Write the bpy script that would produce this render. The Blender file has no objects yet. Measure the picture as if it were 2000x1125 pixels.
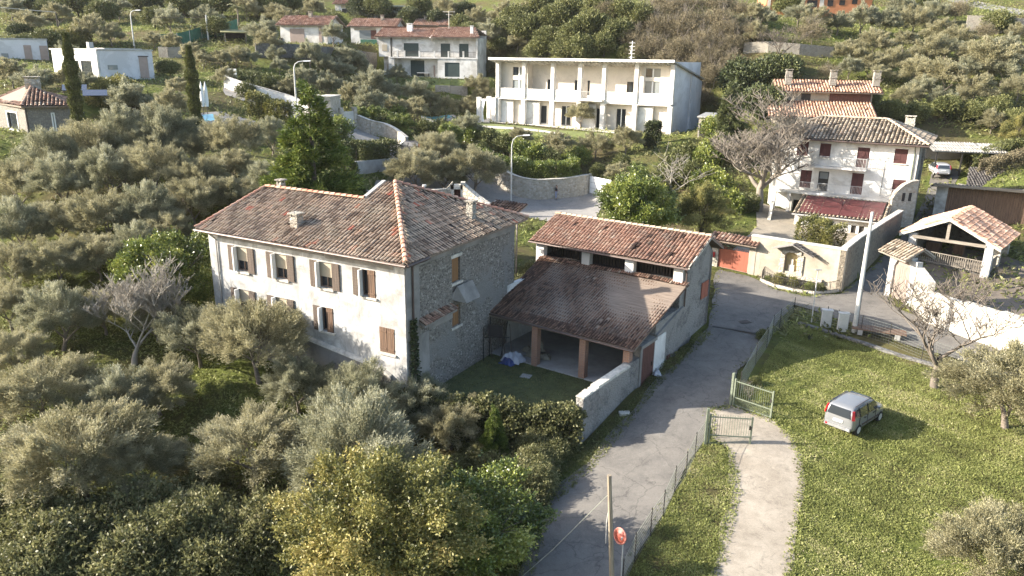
import bpy, math, random
import numpy as np
from mathutils import Vector, Matrix

# ---------------------------------------------------------------- camera, world, sun, exposure
SC = bpy.context.scene
PITCH, ROLL, HC, FPX = math.radians(16.85), math.radians(.85), 17.3, 1480.0
_f = np.array([0, math.cos(PITCH), -math.sin(PITCH)]); _x = np.array([1., 0, 0]); _u = np.cross(_x, _f)
_X = math.cos(ROLL) * _x + math.sin(ROLL) * _u; _U = -math.sin(ROLL) * _x + math.cos(ROLL) * _u
CAMP = np.array([0, 0, HC])
cam = bpy.data.cameras.new('camera'); camo = bpy.data.objects.new('camera', cam); SC.collection.objects.link(camo)
camo.matrix_world = Matrix(((_X[0], _U[0], -_f[0], 0), (_X[1], _U[1], -_f[1], 0), (_X[2], _U[2], -_f[2], HC), (0, 0, 0, 1)))
cam.sensor_width = 36; cam.lens = 36 * FPX / 2000; cam.clip_end = 3000; cam.clip_start = .5
SC.camera = camo
SUN_EL, SUN_AZ = math.radians(24), math.radians(0)      # azimuth of the light's travel, from +x towards +y
wd = bpy.data.worlds.new('World'); SC.world = wd; wd.use_nodes = True
_n = wd.node_tree; _bg = _n.nodes['Background']; _sky = _n.nodes.new('ShaderNodeTexSky')
_sky.sky_type = 'NISHITA'; _sky.sun_disc = False; _sky.sun_elevation = SUN_EL
_sky.sun_rotation = math.radians(270) ; _sky.dust_density = 2.0; _sky.air_density = 1.0
_n.links.new(_sky.outputs[0], _bg.inputs[0]); _bg.inputs[1].default_value = .13
sl = bpy.data.lights.new('sun', 'SUN'); sl.energy = 5.0; sl.angle = math.radians(.53); sl.color = (1, .93, .82)
so = bpy.data.objects.new('sun', sl); SC.collection.objects.link(so)
_d = Vector((math.cos(SUN_EL) * math.cos(SUN_AZ), math.cos(SUN_EL) * math.sin(SUN_AZ), -math.sin(SUN_EL)))
so.rotation_euler = _d.to_track_quat('-Z', 'Y').to_euler(); so.location = (-60, 20, 60)
SC.view_settings.view_transform = 'Standard'; SC.view_settings.look = 'None'; SC.view_settings.gamma = 1
SC.view_settings.exposure = 1.62
SC.cycles.max_bounces = 6; SC.cycles.diffuse_bounces = 3; SC.cycles.glossy_bounces = 2; SC.cycles.transmission_bounces = 3
SC.cycles.transparent_max_bounces = 6; SC.cycles.caustics_reflective = False; SC.cycles.caustics_refractive = False

# ---------------------------------------------------------------- rays of the survey (photo 2000x1125) used to find where things stand
def ray(px, py): return (px - 1000) / FPX * _X - (py - 562.5) / FPX * _U + _f
def az(px, py, z):
    d = ray(px, py); return CAMP + d * ((z - HC) / d[2])
def ad(px, py, D):
    d = ray(px, py); return CAMP + d * (D / d[1])
def pl(px, py, p0, yaw):
    y = math.radians(yaw); n = np.array([-math.sin(y), math.cos(y), 0]); d = ray(px, py)
    return CAMP + d * (((np.array(p0) - CAMP) @ n) / (d @ n))

# ---------------------------------------------------------------- terrain: a thin plate spline through surveyed points
_T = []
def tz(px, py, z): p = az(px, py, z); _T.append((p[0], p[1], z))
def td(px, py, D): p = ad(px, py, D); _T.append(tuple(p))
for a in [(1010,1125,-1.9),(1215,1125,-1.6),(1100,1000,-1.7),(1140,862,-1.5),(1280,900,-1.05),(1385,860,-.7),(1250,770,-.6),(1440,720,-.15),
          (1380,640,.35),(1490,660,.3),(1450,560,.7),(1550,600,.6),(1700,590,.7),(1660,650,.4),(1800,690,.3),(1980,700,.3),(1740,585,.75),
          (1465,865,-.5),(1600,870,-.6),(1660,835,-.3),(1800,900,-.5),(1950,900,-.3),(1480,1100,-1.2),(1700,1110,-1.2),(1950,1110,-1.0),(1560,670,-.15),(1700,710,-.15),
          (1850,760,.0),(1980,800,.2),(1430,535,.8),(1750,500,1.2),(1760,440,2.2),
          (1000,420,1.0),(1100,410,1.0),(1150,385,1.1),(1050,390,1.1),(1130,372,1.4),(1020,405,1.0),(870,395,1.6),(760,380,2.6)]: tz(*a)
for a in [(430,750,-.3),(600,740,-.6),(250,820,-1.6),(400,940,-2.2),(700,900,-2.2),(900,850,-2.3),(950,1000,-2.4),(600,1100,-3),(100,1100,-3),(100,900,-1.8),
          (40,640,.8),(0,760,-.2),(1000,1120,-2.1),(870,760,-1.7),(250,660,.4)]: tz(*a)
for a in [(0,480,54),(200,470,54),(330,440,56),(0,330,66),(200,340,66),(350,320,68),(60,255,74),(140,240,76),(450,300,74),(500,310,72),(600,330,70),(250,180,92),(205,158,98),(305,165,98),
          (420,225,88),(540,270,84),(650,270,90),(500,200,97),(720,262,98),(790,295,94),(640,230,100),(560,190,104),(450,160,112),(350,130,118),(300,110,125),
          (450,120,125),(260,85,132),(130,110,122),(0,100,118),(250,45,155),(450,60,145),(0,20,165),(500,0,185),(250,0,185)]: td(*a)
for a in [(760,156,147),(935,154,147),(850,156,147),(900,175,138),(770,178,138),(750,210,124),(850,225,124),(900,290,99),(1050,310,98),(1200,330,94),(1300,360,88),
          (1000,350,94),(1130,330,95),(1380,260,118),(1400,330,92),(1450,390,80),(1410,440,72),(1480,470,69),(1560,420,77),(1700,420,80),(1840,380,88),(1850,330,94),
          (650,110,138),(600,86,141),(740,90,162),(850,70,172),(1000,60,165),(1150,95,140),(1350,110,135),(1500,90,130),(1450,200,112),(1540,230,104),(1730,235,103),(1530,190,112),
          (1600,110,128),(1780,190,112),(1850,230,104),(1950,230,104),(1900,140,122),(1980,60,142),(1750,60,145),(1900,40,150),(1650,40,155),(1600,5,185),(1300,30,175),(1100,20,175),
          (700,0,205),(900,0,210),(1990,10,170),(1980,350,84),(1960,450,72),(1900,560,58),(1990,620,50)]: td(*a)
for x, y, z in [(-140,30,4),(-140,100,18),(-140,200,40),(140,30,2),(140,100,14),(140,200,45),(-60,30,-1),(-60,60,6),(60,20,-1),(0,5,-3.5),(-200,320,75),(0,320,85),(200,320,85),(-100,260,58),(100,260,64),(0,240,50),(70,40,1.5),(75,75,6)]:
    _T.append((x, y, z))
_g = ad(1310, 212, 112); _c, _s = math.cos(math.radians(-31)), math.sin(math.radians(-31))
for u, v, z in [(-36, -2, 7.2), (-26, -2, 7.2), (-13, -2, 7.1), (-1, -2, 6.9), (-36, -9, 6.7), (-24, -9, 6.6), (-12, -9, 6.4), (0, -8, 6.3), (-34, 13, 9), (-18, 14, 9.5), (-2, 14, 9)]:
    _T.append((_g[0] + u * _c - v * _s, _g[1] + u * _s + v * _c, z))
_T = np.array(_T, float)
def _tps(r2): return np.where(r2 > 1e-9, r2 * np.log(r2 + 1e-12) * .5, 0)
_S = 30.0
_P = _T[:, :2] / _S; _N = len(_P)
_K = _tps(((_P[:, None] - _P[None]) ** 2).sum(-1)) + np.eye(_N) * .004
_A = np.zeros((_N + 3, _N + 3)); _A[:_N, :_N] = _K; _A[:_N, _N] = 1; _A[:_N, _N+1:] = _P; _A[_N:, :_N] = _A[:_N, _N:].T
_W = np.linalg.solve(_A, np.r_[_T[:, 2], 0, 0, 0])
def HH(x, y):
    q = np.stack([np.ravel(x), np.ravel(y)], 1) / _S
    out = np.empty(len(q))
    for i in range(0, len(q), 20000):
        s = q[i:i+20000]
        out[i:i+20000] = _tps(((s[:, None] - _P[None]) ** 2).sum(-1)) @ _W[:_N] + _W[_N] + s @ _W[_N+1:]
    X, Y = q[:, 0] * _S, q[:, 1] * _S
    for o, yw, a0, a1, b0, b1, z, mg in PADS:
        c, s = math.cos(math.radians(yw)), math.sin(math.radians(yw)); dx, dy = X - o[0], Y - o[1]; u, v = dx * c + dy * s, -dx * s + dy * c
        d = np.hypot(np.maximum(np.maximum(a0 - u, u - a1), 0), np.maximum(np.maximum(b0 - v, v - b1), 0)); w = np.clip(1 - d / mg, 0, 1); w = w * w * (3 - 2 * w); out = out * (1 - w) + z * w
    return out.reshape(np.shape(x))
PADS = [(_g, -31, -37, 1, -5, 12, 7.15, 6)]
for (px_, py_, D_, yw_, a0_, a1_, b0_, b1_) in ((763, 150, 150, -8.9, -4, 20, -6, 9), (549, 85, 141, -10, -1, 10, -2, 8), (686, 86, 163, -8, -1, 12, -2, 8), (55, 258, 74, 27, -6, 9, -2, 9)):
    _q = ad(px_, py_, D_); PADS.append((_q, yw_, a0_, a1_, b0_, b1_, float(_q[2]) - .1, 5))
def H(x, y): return float(HH(np.array([x]), np.array([y]))[0])
_ts = np.linspace(18, 330, 1500)
def on(px, py, lift=0.0):
    """the point of the ground (plus lift) that the survey ray meets"""
    d = ray(px, py); P = CAMP + d * _ts[:, None]
    g = P[:, 2] - HH(P[:, 0], P[:, 1]) - lift
    i = np.argmax(g < 0)
    if g[i] >= 0: i = len(_ts) - 1
    a, b = (_ts[i-1], _ts[i]) if i else (_ts[0], _ts[0])
    if i: t = a + (b - a) * g[i-1] / (g[i-1] - g[i] + 1e-9)
    else: t = a
    return CAMP + d * t

# ---------------------------------------------------------------- materials
MATS = {}
def newmat(name):
    m = bpy.data.materials.new(name); m.use_nodes = True; nt = m.node_tree
    b = nt.nodes['Principled BSDF']; MATS[name] = m
    return m, nt, b
def N(nt, t, **k):
    n = nt.nodes.new('ShaderNode' + t)
    for a, v in k.items():
        if a in n.inputs.keys(): n.inputs[a].default_value = v
        else: setattr(n, a, v)
    return n
def ramp(nt, fac, stops, interp='LINEAR'):
    r = nt.nodes.new('ShaderNodeValToRGB'); r.color_ramp.interpolation = interp
    e = r.color_ramp.elements
    while len(e) > 1: e.remove(e[-1])
    for i, (p, c) in enumerate(stops):
        q = e[0] if i == 0 else e.new(p)
        q.position = p; q.color = (*c, 1) if len(c) == 3 else c
    nt.links.new(fac, r.inputs[0]); return r.outputs[0]
def mix(nt, a, b, f, mode='MIX'):
    m = nt.nodes.new('ShaderNodeMix'); m.data_type = 'RGBA'; m.blend_type = mode
    for sock, v in ((m.inputs[0], f), (m.inputs[6], a), (m.inputs[7], b)):
        if isinstance(v, (int, float)): sock.default_value = v
        elif isinstance(v, tuple): sock.default_value = (*v, 1) if len(v) == 3 else v
        else: nt.links.new(v, sock)
    return m.outputs[2]
def coords(nt, scale=(1, 1, 1), kind='Object'):
    tc = nt.nodes.new('ShaderNodeTexCoord'); mp = nt.nodes.new('ShaderNodeMapping'); mp.inputs['Scale'].default_value = scale
    nt.links.new(tc.outputs[kind], mp.inputs[0]); return mp.outputs[0]
def noise(nt, co, scale, detail=4, rough=.6, dist=0):
    n = N(nt, 'TexNoise', Scale=scale, Detail=detail, Roughness=rough, Distortion=dist); nt.links.new(co, n.inputs['Vector']); return n.outputs[0]
def bump(nt, b, h, strength, dist=.05):
    u = N(nt, 'Bump', Strength=strength, Distance=dist); nt.links.new(h, u.inputs['Height']); nt.links.new(u.outputs[0], b.inputs['Normal'])
def plain(name, c, rough=.6, metal=0, vary=.25, scale=3, bmp=.1):
    m, nt, b = newmat(name); co = coords(nt)
    k = noise(nt, co, scale, 5, .65)
    dark = tuple(x * (1 - vary) for x in c); lite = tuple(min(1, x * (1 + vary)) for x in c)
    nt.links.new(ramp(nt, k, [(.3, dark), (.7, lite)]), b.inputs['Base Color'])
    b.inputs['Roughness'].default_value = rough; b.inputs['Metallic'].default_value = metal
    if bmp: bump(nt, b, noise(nt, co, scale * 9, 3), bmp, .02)
    return m
def plaster(name, c, dirt, amount=.5, stain=.5, scale=.5):
    m, nt, b = newmat(name); co = coords(nt)
    k = noise(nt, co, scale, 7, .68, .4)
    col = ramp(nt, k, [(.5 - amount * .22, dirt), (.5 - amount * .02, tuple(x * .55 + y * .45 for x, y in zip(c, dirt))), (.62, c)])
    co2 = coords(nt, (2.2, 2.2, .22)); s = noise(nt, co2, 1.6, 5, .7)
    col = mix(nt, col, dirt, ramp(nt, s, [(.56, (0, 0, 0)), (.8, (stain,) * 3)]))
    f = noise(nt, co, scale * 22, 3); col = mix(nt, col, tuple(x * .82 for x in c), ramp(nt, f, [(.5, (0, 0, 0)), (.75, (.35,) * 3)]))
    nt.links.new(col, b.inputs['Base Color']); b.inputs['Roughness'].default_value = .92
    bump(nt, b, noise(nt, co, 14, 6, .7), .35, .03)
    return m
def stone(name, cols, mortar, scale=5.5, patch=None, pscale=.35, pamt=.5, bm=.8, edge=.06):
    m, nt, b = newmat(name); co = coords(nt, (1, 1, 1.35))
    w = noise(nt, co, 2.5, 3)
    v = N(nt, 'TexVoronoi', Scale=scale, Randomness=1.0); nt.links.new(co, v.inputs['Vector'])
    ve = N(nt, 'TexVoronoi', Scale=scale, Randomness=1.0, feature='DISTANCE_TO_EDGE'); nt.links.new(co, ve.inputs['Vector'])
    hs = N(nt, 'SeparateColor'); nt.links.new(v.outputs['Color'], hs.inputs[0])
    n = len(cols); col = ramp(nt, hs.outputs[0], [((i + .5) / n, c) for i, c in enumerate(cols)])
    col = mix(nt, col, tuple(x * .6 for x in cols[0]), ramp(nt, noise(nt, co, 18, 4), [(.45, (0, 0, 0)), (.8, (.5,) * 3)]))
    ef = ramp(nt, ve.outputs['Distance'], [(0, (1, 1, 1)), (edge, (.85,) * 3), (edge * 2, (0, 0, 0))])
    col = mix(nt, col, mortar, ef)
    h = ve.outputs['Distance']
    if patch:
        pf = ramp(nt, noise(nt, coords(nt), pscale, 6, .65, .5), [(.5 + (.5 - pamt) * .4, (0, 0, 0)), (.54 + (.5 - pamt) * .4, (1, 1, 1))])
        pc = mix(nt, patch, tuple(x * .7 for x in patch), noise(nt, co, 3, 6))
        col = mix(nt, col, pc, pf)
    nt.links.new(col, b.inputs['Base Color']); b.inputs['Roughness'].default_value = .95
    hh = ramp(nt, h, [(0, (0, 0, 0)), (edge * 2.5, (1, 1, 1))])
    bump(nt, b, mix(nt, hh, noise(nt, co, 20, 4), .25), bm, .06)
    return m
def rndmat(name, stops, rough=.85, lich=None, lamt=.4, lscale=.6, trans=0, spec=.3, bscale=0):
    """colour of each tile or leaf from its own value"""
    m, nt, b = newmat(name)
    a = N(nt, 'Attribute', attribute_name='rnd'); col = ramp(nt, a.outputs['Fac'], stops)
    if lich:
        co = coords(nt); k = noise(nt, co, lscale, 6, .7)
        gate_ = ramp(nt, a.outputs['Fac'], [(.025, (0, 0, 0)), (.04, (1, 1, 1))]); lf = N(nt, 'Math', operation='MULTIPLY'); nt.links.new(gate_, lf.inputs[0]); nt.links.new(ramp(nt, k, [(.5 - lamt * .2, (0, 0, 0)), (.5 + .18, (.6,) * 3)]), lf.inputs[1])
        col = mix(nt, col, lich, lf.outputs[0])
        k2 = noise(nt, co, 9, 4, .7); col = mix(nt, col, tuple(x * .35 for x in lich), ramp(nt, k2, [(.52, (0, 0, 0)), (.72, (.6,) * 3)]))
    nt.links.new(col, b.inputs['Base Color']); b.inputs['Roughness'].default_value = rough; b.inputs['Specular IOR Level'].default_value = spec
    if bscale: bump(nt, b, noise(nt, coords(nt), bscale, 3), .3, .02)
    if trans:
        t = N(nt, 'BsdfTranslucent'); nt.links.new(col, t.inputs[0]); ms = N(nt, 'MixShader'); ms.inputs[0].default_value = trans
        nt.links.new(b.outputs[0], ms.inputs[1]); nt.links.new(t.outputs[0], ms.inputs[2]); nt.links.new(ms.outputs[0], nt.nodes['Material Output'].inputs[0])
    return m
def wood(name, c, c2, scale=1.0, axis='z'):
    m, nt, b = newmat(name); sc = {'z': (14, 14, .8), 'x': (.8, 14, 14), 'y': (14, .8, 14)}[axis]
    co = coords(nt, sc); k = noise(nt, co, scale, 6, .7)
    nt.links.new(ramp(nt, k, [(.32, c2), (.62, c)]), b.inputs['Base Color']); b.inputs['Roughness'].default_value = .8
    bump(nt, b, k, .4, .02); return m
def flat(name, c, rough=.5, metal=0, emit=None):
    m, nt, b = newmat(name); b.inputs['Base Color'].default_value = (*c, 1); b.inputs['Roughness'].default_value = rough; b.inputs['Metallic'].default_value = metal
    return m
def glass(name='window_glass', c=(.03, .035, .04)):
    m, nt, b = newmat(name); b.inputs['Base Color'].default_value = (*c, 1); b.inputs['Roughness'].default_value = .06; b.inputs['Specular IOR Level'].default_value = .8
    bump(nt, b, noise(nt, coords(nt), 2.0, 2), .05, .05); return m

white_old = plaster('old_white_plaster', (.53, .52, .495), (.15, .138, .125), 1.1, .95, .75)
grey_plaster = plaster('grey_lime_plaster', (.29, .27, .245), (.15, .14, .125), .8, .6, .5)
cream = plaster('cream_plaster', (.42, .375, .30), (.24, .20, .15), .7, .8, .5)
clean_white = plaster('clean_white_render', (.76, .735, .69), (.50, .47, .42), .3, .35, .4)
warm_render = plaster('warm_pale_render', (.72, .65, .56), (.6, .54, .46), .2, .15, .3)
pale_shade_grey = plaster('pale_shade_grey_render', (.66, .65, .66), (.54, .53, .53), .2, .25, .3)  # shade put into the grey for unlit walls of white houses
cap_stone = plain('coping_stone', (.50, .46, .39), .9, 0, .4, 2.5, .5)
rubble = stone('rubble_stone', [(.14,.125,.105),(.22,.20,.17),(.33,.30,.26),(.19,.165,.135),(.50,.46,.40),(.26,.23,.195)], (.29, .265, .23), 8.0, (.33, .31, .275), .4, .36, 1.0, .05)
barn_stone = stone('barn_rubble', [(.16,.155,.15),(.23,.215,.195),(.29,.275,.25),(.18,.165,.15)], (.24, .225, .205), 4.5, (.34, .32, .29), .45, .55, .8)
pale_stone = stone('pale_garden_stone', [(.36,.31,.24),(.48,.43,.35),(.55,.50,.43),(.40,.36,.30)], (.42, .38, .31), 3.2, None, .5, .5, .9, .05)
wall_stone = stone('weathered_wall_stone', [(.24,.21,.17),(.33,.30,.25),(.41,.375,.32),(.27,.24,.20)], (.29, .26, .22), 4.2, (.38, .345, .285), .5, .5, .8)
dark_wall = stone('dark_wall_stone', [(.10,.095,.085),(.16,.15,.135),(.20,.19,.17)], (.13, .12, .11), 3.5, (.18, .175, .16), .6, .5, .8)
brick = None
def brickmat(name, c1, c2, mo, scale=1.0, axes=('x', 'z')):
    m, nt, b = newmat(name); tc = N(nt, 'TexCoord'); s = N(nt, 'SeparateXYZ'); nt.links.new(tc.outputs['Object'], s.inputs[0])
    ad_ = N(nt, 'Math', operation='ADD'); nt.links.new(s.outputs[0], ad_.inputs[0]); nt.links.new(s.outputs[1], ad_.inputs[1])
    c = N(nt, 'CombineXYZ'); nt.links.new(ad_.outputs[0], c.inputs[0]); nt.links.new(s.outputs[2], c.inputs[1])
    br = N(nt, 'TexBrick', Scale=scale); br.inputs['Brick Width'].default_value = .25; br.inputs['Row Height'].default_value = .07; br.inputs['Mortar Size'].default_value = .012
    br.inputs['Color1'].default_value = (*c1, 1); br.inputs['Color2'].default_value = (*c2, 1); br.inputs['Mortar'].default_value = (*mo, 1)
    nt.links.new(c.outputs[0], br.inputs['Vector']); nt.links.new(br.outputs[0], b.inputs['Base Color']); b.inputs['Roughness'].default_value = .9
    bump(nt, b, br.outputs['Fac'], -.5, .01); return m
brick = brickmat('orange_brick', (.36, .17, .09), (.28, .13, .075), (.25, .21, .18))
tile_old = rndmat('old_roof_tiles', [(0, (.045, .03, .024)), (.03, (.045, .03, .024)), (.05, (.13, .09, .065)), (.3, (.27, .195, .14)), (.6, (.42, .325, .24)), (.85, (.47, .33, .23)), (.95, (.46, .22, .14)), (1, (.46, .15, .10))], .95, (.46, .39, .29), .05, .5)
tile_red = rndmat('red_roof_tiles', [(0, (.05, .028, .02)), (.03, (.05, .028, .02)), (.05, (.14, .085, .06)), (.3, (.25, .145, .10)), (.65, (.34, .19, .13)), (.88, (.42, .27, .19)), (1, (.46, .38, .29))], .92, (.28, .23, .18), .0, 1.2)
tile_dark = rndmat('brown_roof_tiles', [(0, (.055, .032, .022)), (.4, (.14, .078, .05)), (.75, (.21, .12, .078)), (.95, (.26, .155, .10)), (1, (.38, .31, .25))], .95, (.15, .12, .10), .2, .8)
tile_buff = rndmat('buff_roof_tiles', [(0, (.10, .08, .06)), (.04, (.10, .08, .06)), (.06, (.20, .155, .11)), (.4, (.34, .27, .195)), (.8, (.46, .38, .29)), (1, (.42, .27, .18))], .95, (.40, .34, .25), .1, .6)
tile_orange = rndmat('pale_orange_roof_tiles', [(0, (.26, .14, .09)), (.4, (.46, .27, .18)), (.8, (.58, .37, .26)), (1, (.62, .45, .34))], .9, (.45, .33, .25), -.2, .8)
tile_brown = rndmat('dark_slate_tiles', [(0, (.045, .04, .038)), (1, (.12, .11, .10))], .95)
pan = plain('dark_channel_tiles', (.07, .05, .04), .95, 0, .4, 4, .2)
shutter_wood = wood('weathered_brown_shutter', (.125, .092, .07), (.05, .036, .028))
shutter_pale = wood('pale_brown_shutter', (.17, .10, .06), (.075, .045, .03))  # paler, redder brown for the planked leaves
oxblood = wood('oxblood_shutter_paint', (.085, .028, .026), (.055, .019, .018))
gate_red = wood('brick_red_gate_paint', (.33, .105, .06), (.26, .075, .045))
door_brown = wood('brown_plank_door', (.13, .055, .04), (.075, .03, .022))
plank = wood('weathered_vertical_planks', (.19, .115, .075), (.075, .045, .03))
pale_plank = wood('bleached_plank_door', (.30, .24, .20), (.17, .13, .105))
beam = wood('old_timber_beam', (.30, .26, .21), (.12, .10, .08), 1, 'x')
eave_wood = wood('eave_board', (.26, .20, .15), (.12, .09, .07), 1, 'x')
gutter_m = plain('brown_metal_gutter', (.10, .07, .06), .5, .3, .2, 4, 0)
zinc = plain('grey_zinc', (.36, .35, .33), .5, .4, .2, 4, 0)
concrete = plain('grey_concrete', (.33, .32, .30), .9, 0, .2, 1.2, .3)
pole_conc = plain('pale_concrete_pole', (.50, .49, .46), .85, 0, .15, 2, .2)
pale_metal = plain('pale_galvanised_metal', (.52, .51, .48), .5, .2, .12, 3, 0)
dark_metal = plain('dark_iron', (.05, .045, .04), .6, .5, .3, 6, 0)
green_metal = plain('grey_green_painted_iron', (.15, .17, .12), .6, 0, .25, 8, .1)
white_paint = plain('white_paint', (.78, .77, .74), .6, 0, .06, 2, 0)
blind_m = plain('beige_blind', (.40, .34, .25), .8, 0, .08, 5, 0)
green_shutter = plain('dark_green_shutter', (.035, .055, .05), .6, 0, .15, 3, 0)
green_net = plain('green_shade_net', (.04, .13, .08), .8, 0, .35, 1.5, 0)
taupe = plain('taupe_panel', (.34, .26, .22), .7, 0, .1, 2, 0)
glass_m = glass(); glass_pale = glass('curtained_glass', (.22, .24, .24))
pv = flat('dark_photovoltaic', (.05, .055, .075), .15)
pv_red = plain('red_solar_film', (.095, .03, .03), .35, 0, .15, 2, 0)
water = flat('pool_water', (.16, .42, .48), .08)
black_void = plain('dark_interior', (.035, .03, .028), .95, 0, .3, 2, 0)  # near-black standing in for shade inside rooms and openings; also black trim
lawn = None

# ---------------------------------------------------------------- building blocks
C = SC.collection
random.seed(7)
class MB:
    def __init__(s): s.v = []; s.f = []; s.r = []; s.cur = None
    def q(s, *p):
        i = len(s.v); s.v += [tuple(map(float, a)) for a in p]; s.f.append(tuple(range(i, i + len(p)))); s.r.append(random.random() if s.cur is None else s.cur); return s
    def box(s, x0, x1, y0, y1, z0, z1):
        if x0 > x1: x0, x1 = x1, x0
        if y0 > y1: y0, y1 = y1, y0
        if z0 > z1: z0, z1 = z1, z0
        return s.hexa([(x0,y0,z0),(x1,y0,z0),(x1,y1,z0),(x0,y1,z0),(x0,y0,z1),(x1,y0,z1),(x1,y1,z1),(x0,y1,z1)])
    def hexa(s, p):
        i = len(s.v); s.v += [tuple(map(float, a)) for a in p]; c = random.random() if s.cur is None else s.cur
        for f in ((3,2,1,0),(4,5,6,7),(0,1,5,4),(1,2,6,5),(2,3,7,6),(3,0,4,7)): s.f.append(tuple(i + k for k in f)); s.r.append(c)
        return s
    def prism(s, pts, z0, z1):
        """vertical prism over pts [(x,y) or (x,y,ztop)]"""
        n = len(pts); i = len(s.v); c = random.random()
        s.v += [(p[0], p[1], z0) for p in pts] + [(p[0], p[1], p[2] if len(p) > 2 else z1) for p in pts]
        s.f.append(tuple(range(i + n - 1, i - 1, -1))); s.f.append(tuple(range(i + n, i + 2 * n)))
        for k in range(n): s.f.append((i + k, i + (k + 1) % n, i + n + (k + 1) % n, i + n + k))
        s.r += [c] * (n + 2); return s
    def side(s, pts, y0, y1, ax='y'):
        """polygon in the xz plane (ax y) or the yz plane (ax x), given thickness"""
        n = len(pts); i = len(s.v); c = random.random()
        g = (lambda a, b, t: (a, t, b)) if ax == 'y' else (lambda a, b, t: (t, a, b))
        s.v += [g(p[0], p[1], y0) for p in pts] + [g(p[0], p[1], y1) for p in pts]
        s.f.append(tuple(range(i, i + n))); s.f.append(tuple(range(i + 2 * n - 1, i + n - 1, -1)))
        for k in range(n): s.f.append((i + (k + 1) % n, i + k, i + n + k, i + n + (k + 1) % n))
        s.r += [c] * (n + 2); return s
    def tube(s, pts, rad, n=6, cap=True):
        pts = [Vector(p) for p in pts]; m = len(pts)
        if not isinstance(rad, (list, tuple)): rad = [rad] * m
        i0 = len(s.v); c = random.random(); up = Vector((0, 0, 1)); prev = None
        for k, p in enumerate(pts):
            d = (pts[min(k + 1, m - 1)] - pts[max(k - 1, 0)]).normalized()
            if prev is None: a = d.cross(up if abs(d.z) < .95 else Vector((1, 0, 0))).normalized()
            else: a = (prev - d * prev.dot(d)).normalized()
            prev = a; b = d.cross(a)
            for j in range(n):
                t = 2 * math.pi * j / n; s.v.append(tuple(p + (a * math.cos(t) + b * math.sin(t)) * rad[k]))
        for k in range(m - 1):
            for j in range(n):
                a0 = i0 + k * n + j; a1 = i0 + k * n + (j + 1) % n
                s.f.append((a0, a1, a1 + n, a0 + n)); s.r.append(c)
        if cap:
            s.f.append(tuple(i0 + j for j in range(n - 1, -1, -1))); s.f.append(tuple(i0 + (m - 1) * n + j for j in range(n))); s.r += [c, c]
        return s
    def gridwall(s, L, z0, z1, t, holes, ax='x', off=0, start=0):
        """a wall along ax from start to L, thickness t behind the front plane at off, with rectangular openings (a0,a1,z0,z1)"""
        A = sorted({start, L, *[h[0] for h in holes], *[h[1] for h in holes]}); Z = sorted({z0, z1, *[h[2] for h in holes], *[h[3] for h in holes]})
        A = [a for a in A if start - 1e-6 <= a <= L + 1e-6]; Z = [z for z in Z if z0 - 1e-6 <= z <= z1 + 1e-6]
        def solid(i, j):
            if not (0 <= i < len(A) - 1 and 0 <= j < len(Z) - 1): return False
            a, z = (A[i] + A[i+1]) / 2, (Z[j] + Z[j+1]) / 2
            return not any(h[0] < a < h[1] and h[2] < z < h[3] for h in holes)
        g = (lambda a, d, z: (a, off + d, z)) if ax == 'x' else (lambda a, d, z: (off - d, a, z))
        for i in range(len(A) - 1):
            for j in range(len(Z) - 1):
                if not solid(i, j): continue
                a0, a1, b0, b1 = A[i], A[i+1], Z[j], Z[j+1]
                s.q(g(a0,0,b0), g(a1,0,b0), g(a1,0,b1), g(a0,0,b1)); s.q(g(a1,t,b0), g(a0,t,b0), g(a0,t,b1), g(a1,t,b1))
                if not solid(i-1, j): s.q(g(a0,t,b0), g(a0,0,b0), g(a0,0,b1), g(a0,t,b1))
                if not solid(i+1, j): s.q(g(a1,0,b0), g(a1,t,b0), g(a1,t,b1), g(a1,0,b1))
                if not solid(i, j-1): s.q(g(a0,t,b0), g(a1,t,b0), g(a1,0,b0), g(a0,0,b0))
                if not solid(i, j+1): s.q(g(a0,0,b1), g(a1,0,b1), g(a1,t,b1), g(a0,t,b1))
        return s
    def build(s, name, mat, parent=None, smooth=False):
        me = bpy.data.meshes.new(name); me.from_pydata(s.v, [], s.f); me.update()
        a = me.attributes.new('rnd', 'FLOAT', 'FACE'); a.data.foreach_set('value', s.r)
        if smooth: me.polygons.foreach_set('use_smooth', [True] * len(s.f))
        if mat: me.materials.append(mat)
        o = bpy.data.objects.new(name, me); C.objects.link(o); o.parent = parent
        return o
def tag(o, label=None, cat=None, group=None, kind=None):
    if label: o['label'] = label
    if cat: o['category'] = cat
    if group: o['group'] = group
    if kind: o['kind'] = kind
    return o
def thing(name, label, cat, loc=(0, 0, 0), yaw=0, group=None):
    o = bpy.data.objects.new(name, None); C.objects.link(o); o.empty_display_size = .3
    o.location = tuple(map(float, loc)); o.rotation_euler = (0, 0, math.radians(yaw)); return tag(o, label, cat, group)
def struct(o, kind='structure'): o['kind'] = kind; return o
def copy_tree(o, parent=None):
    c = o.copy(); C.objects.link(c); c.parent = parent
    for ch in list(o.children): copy_tree(ch, c)
    return c
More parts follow.
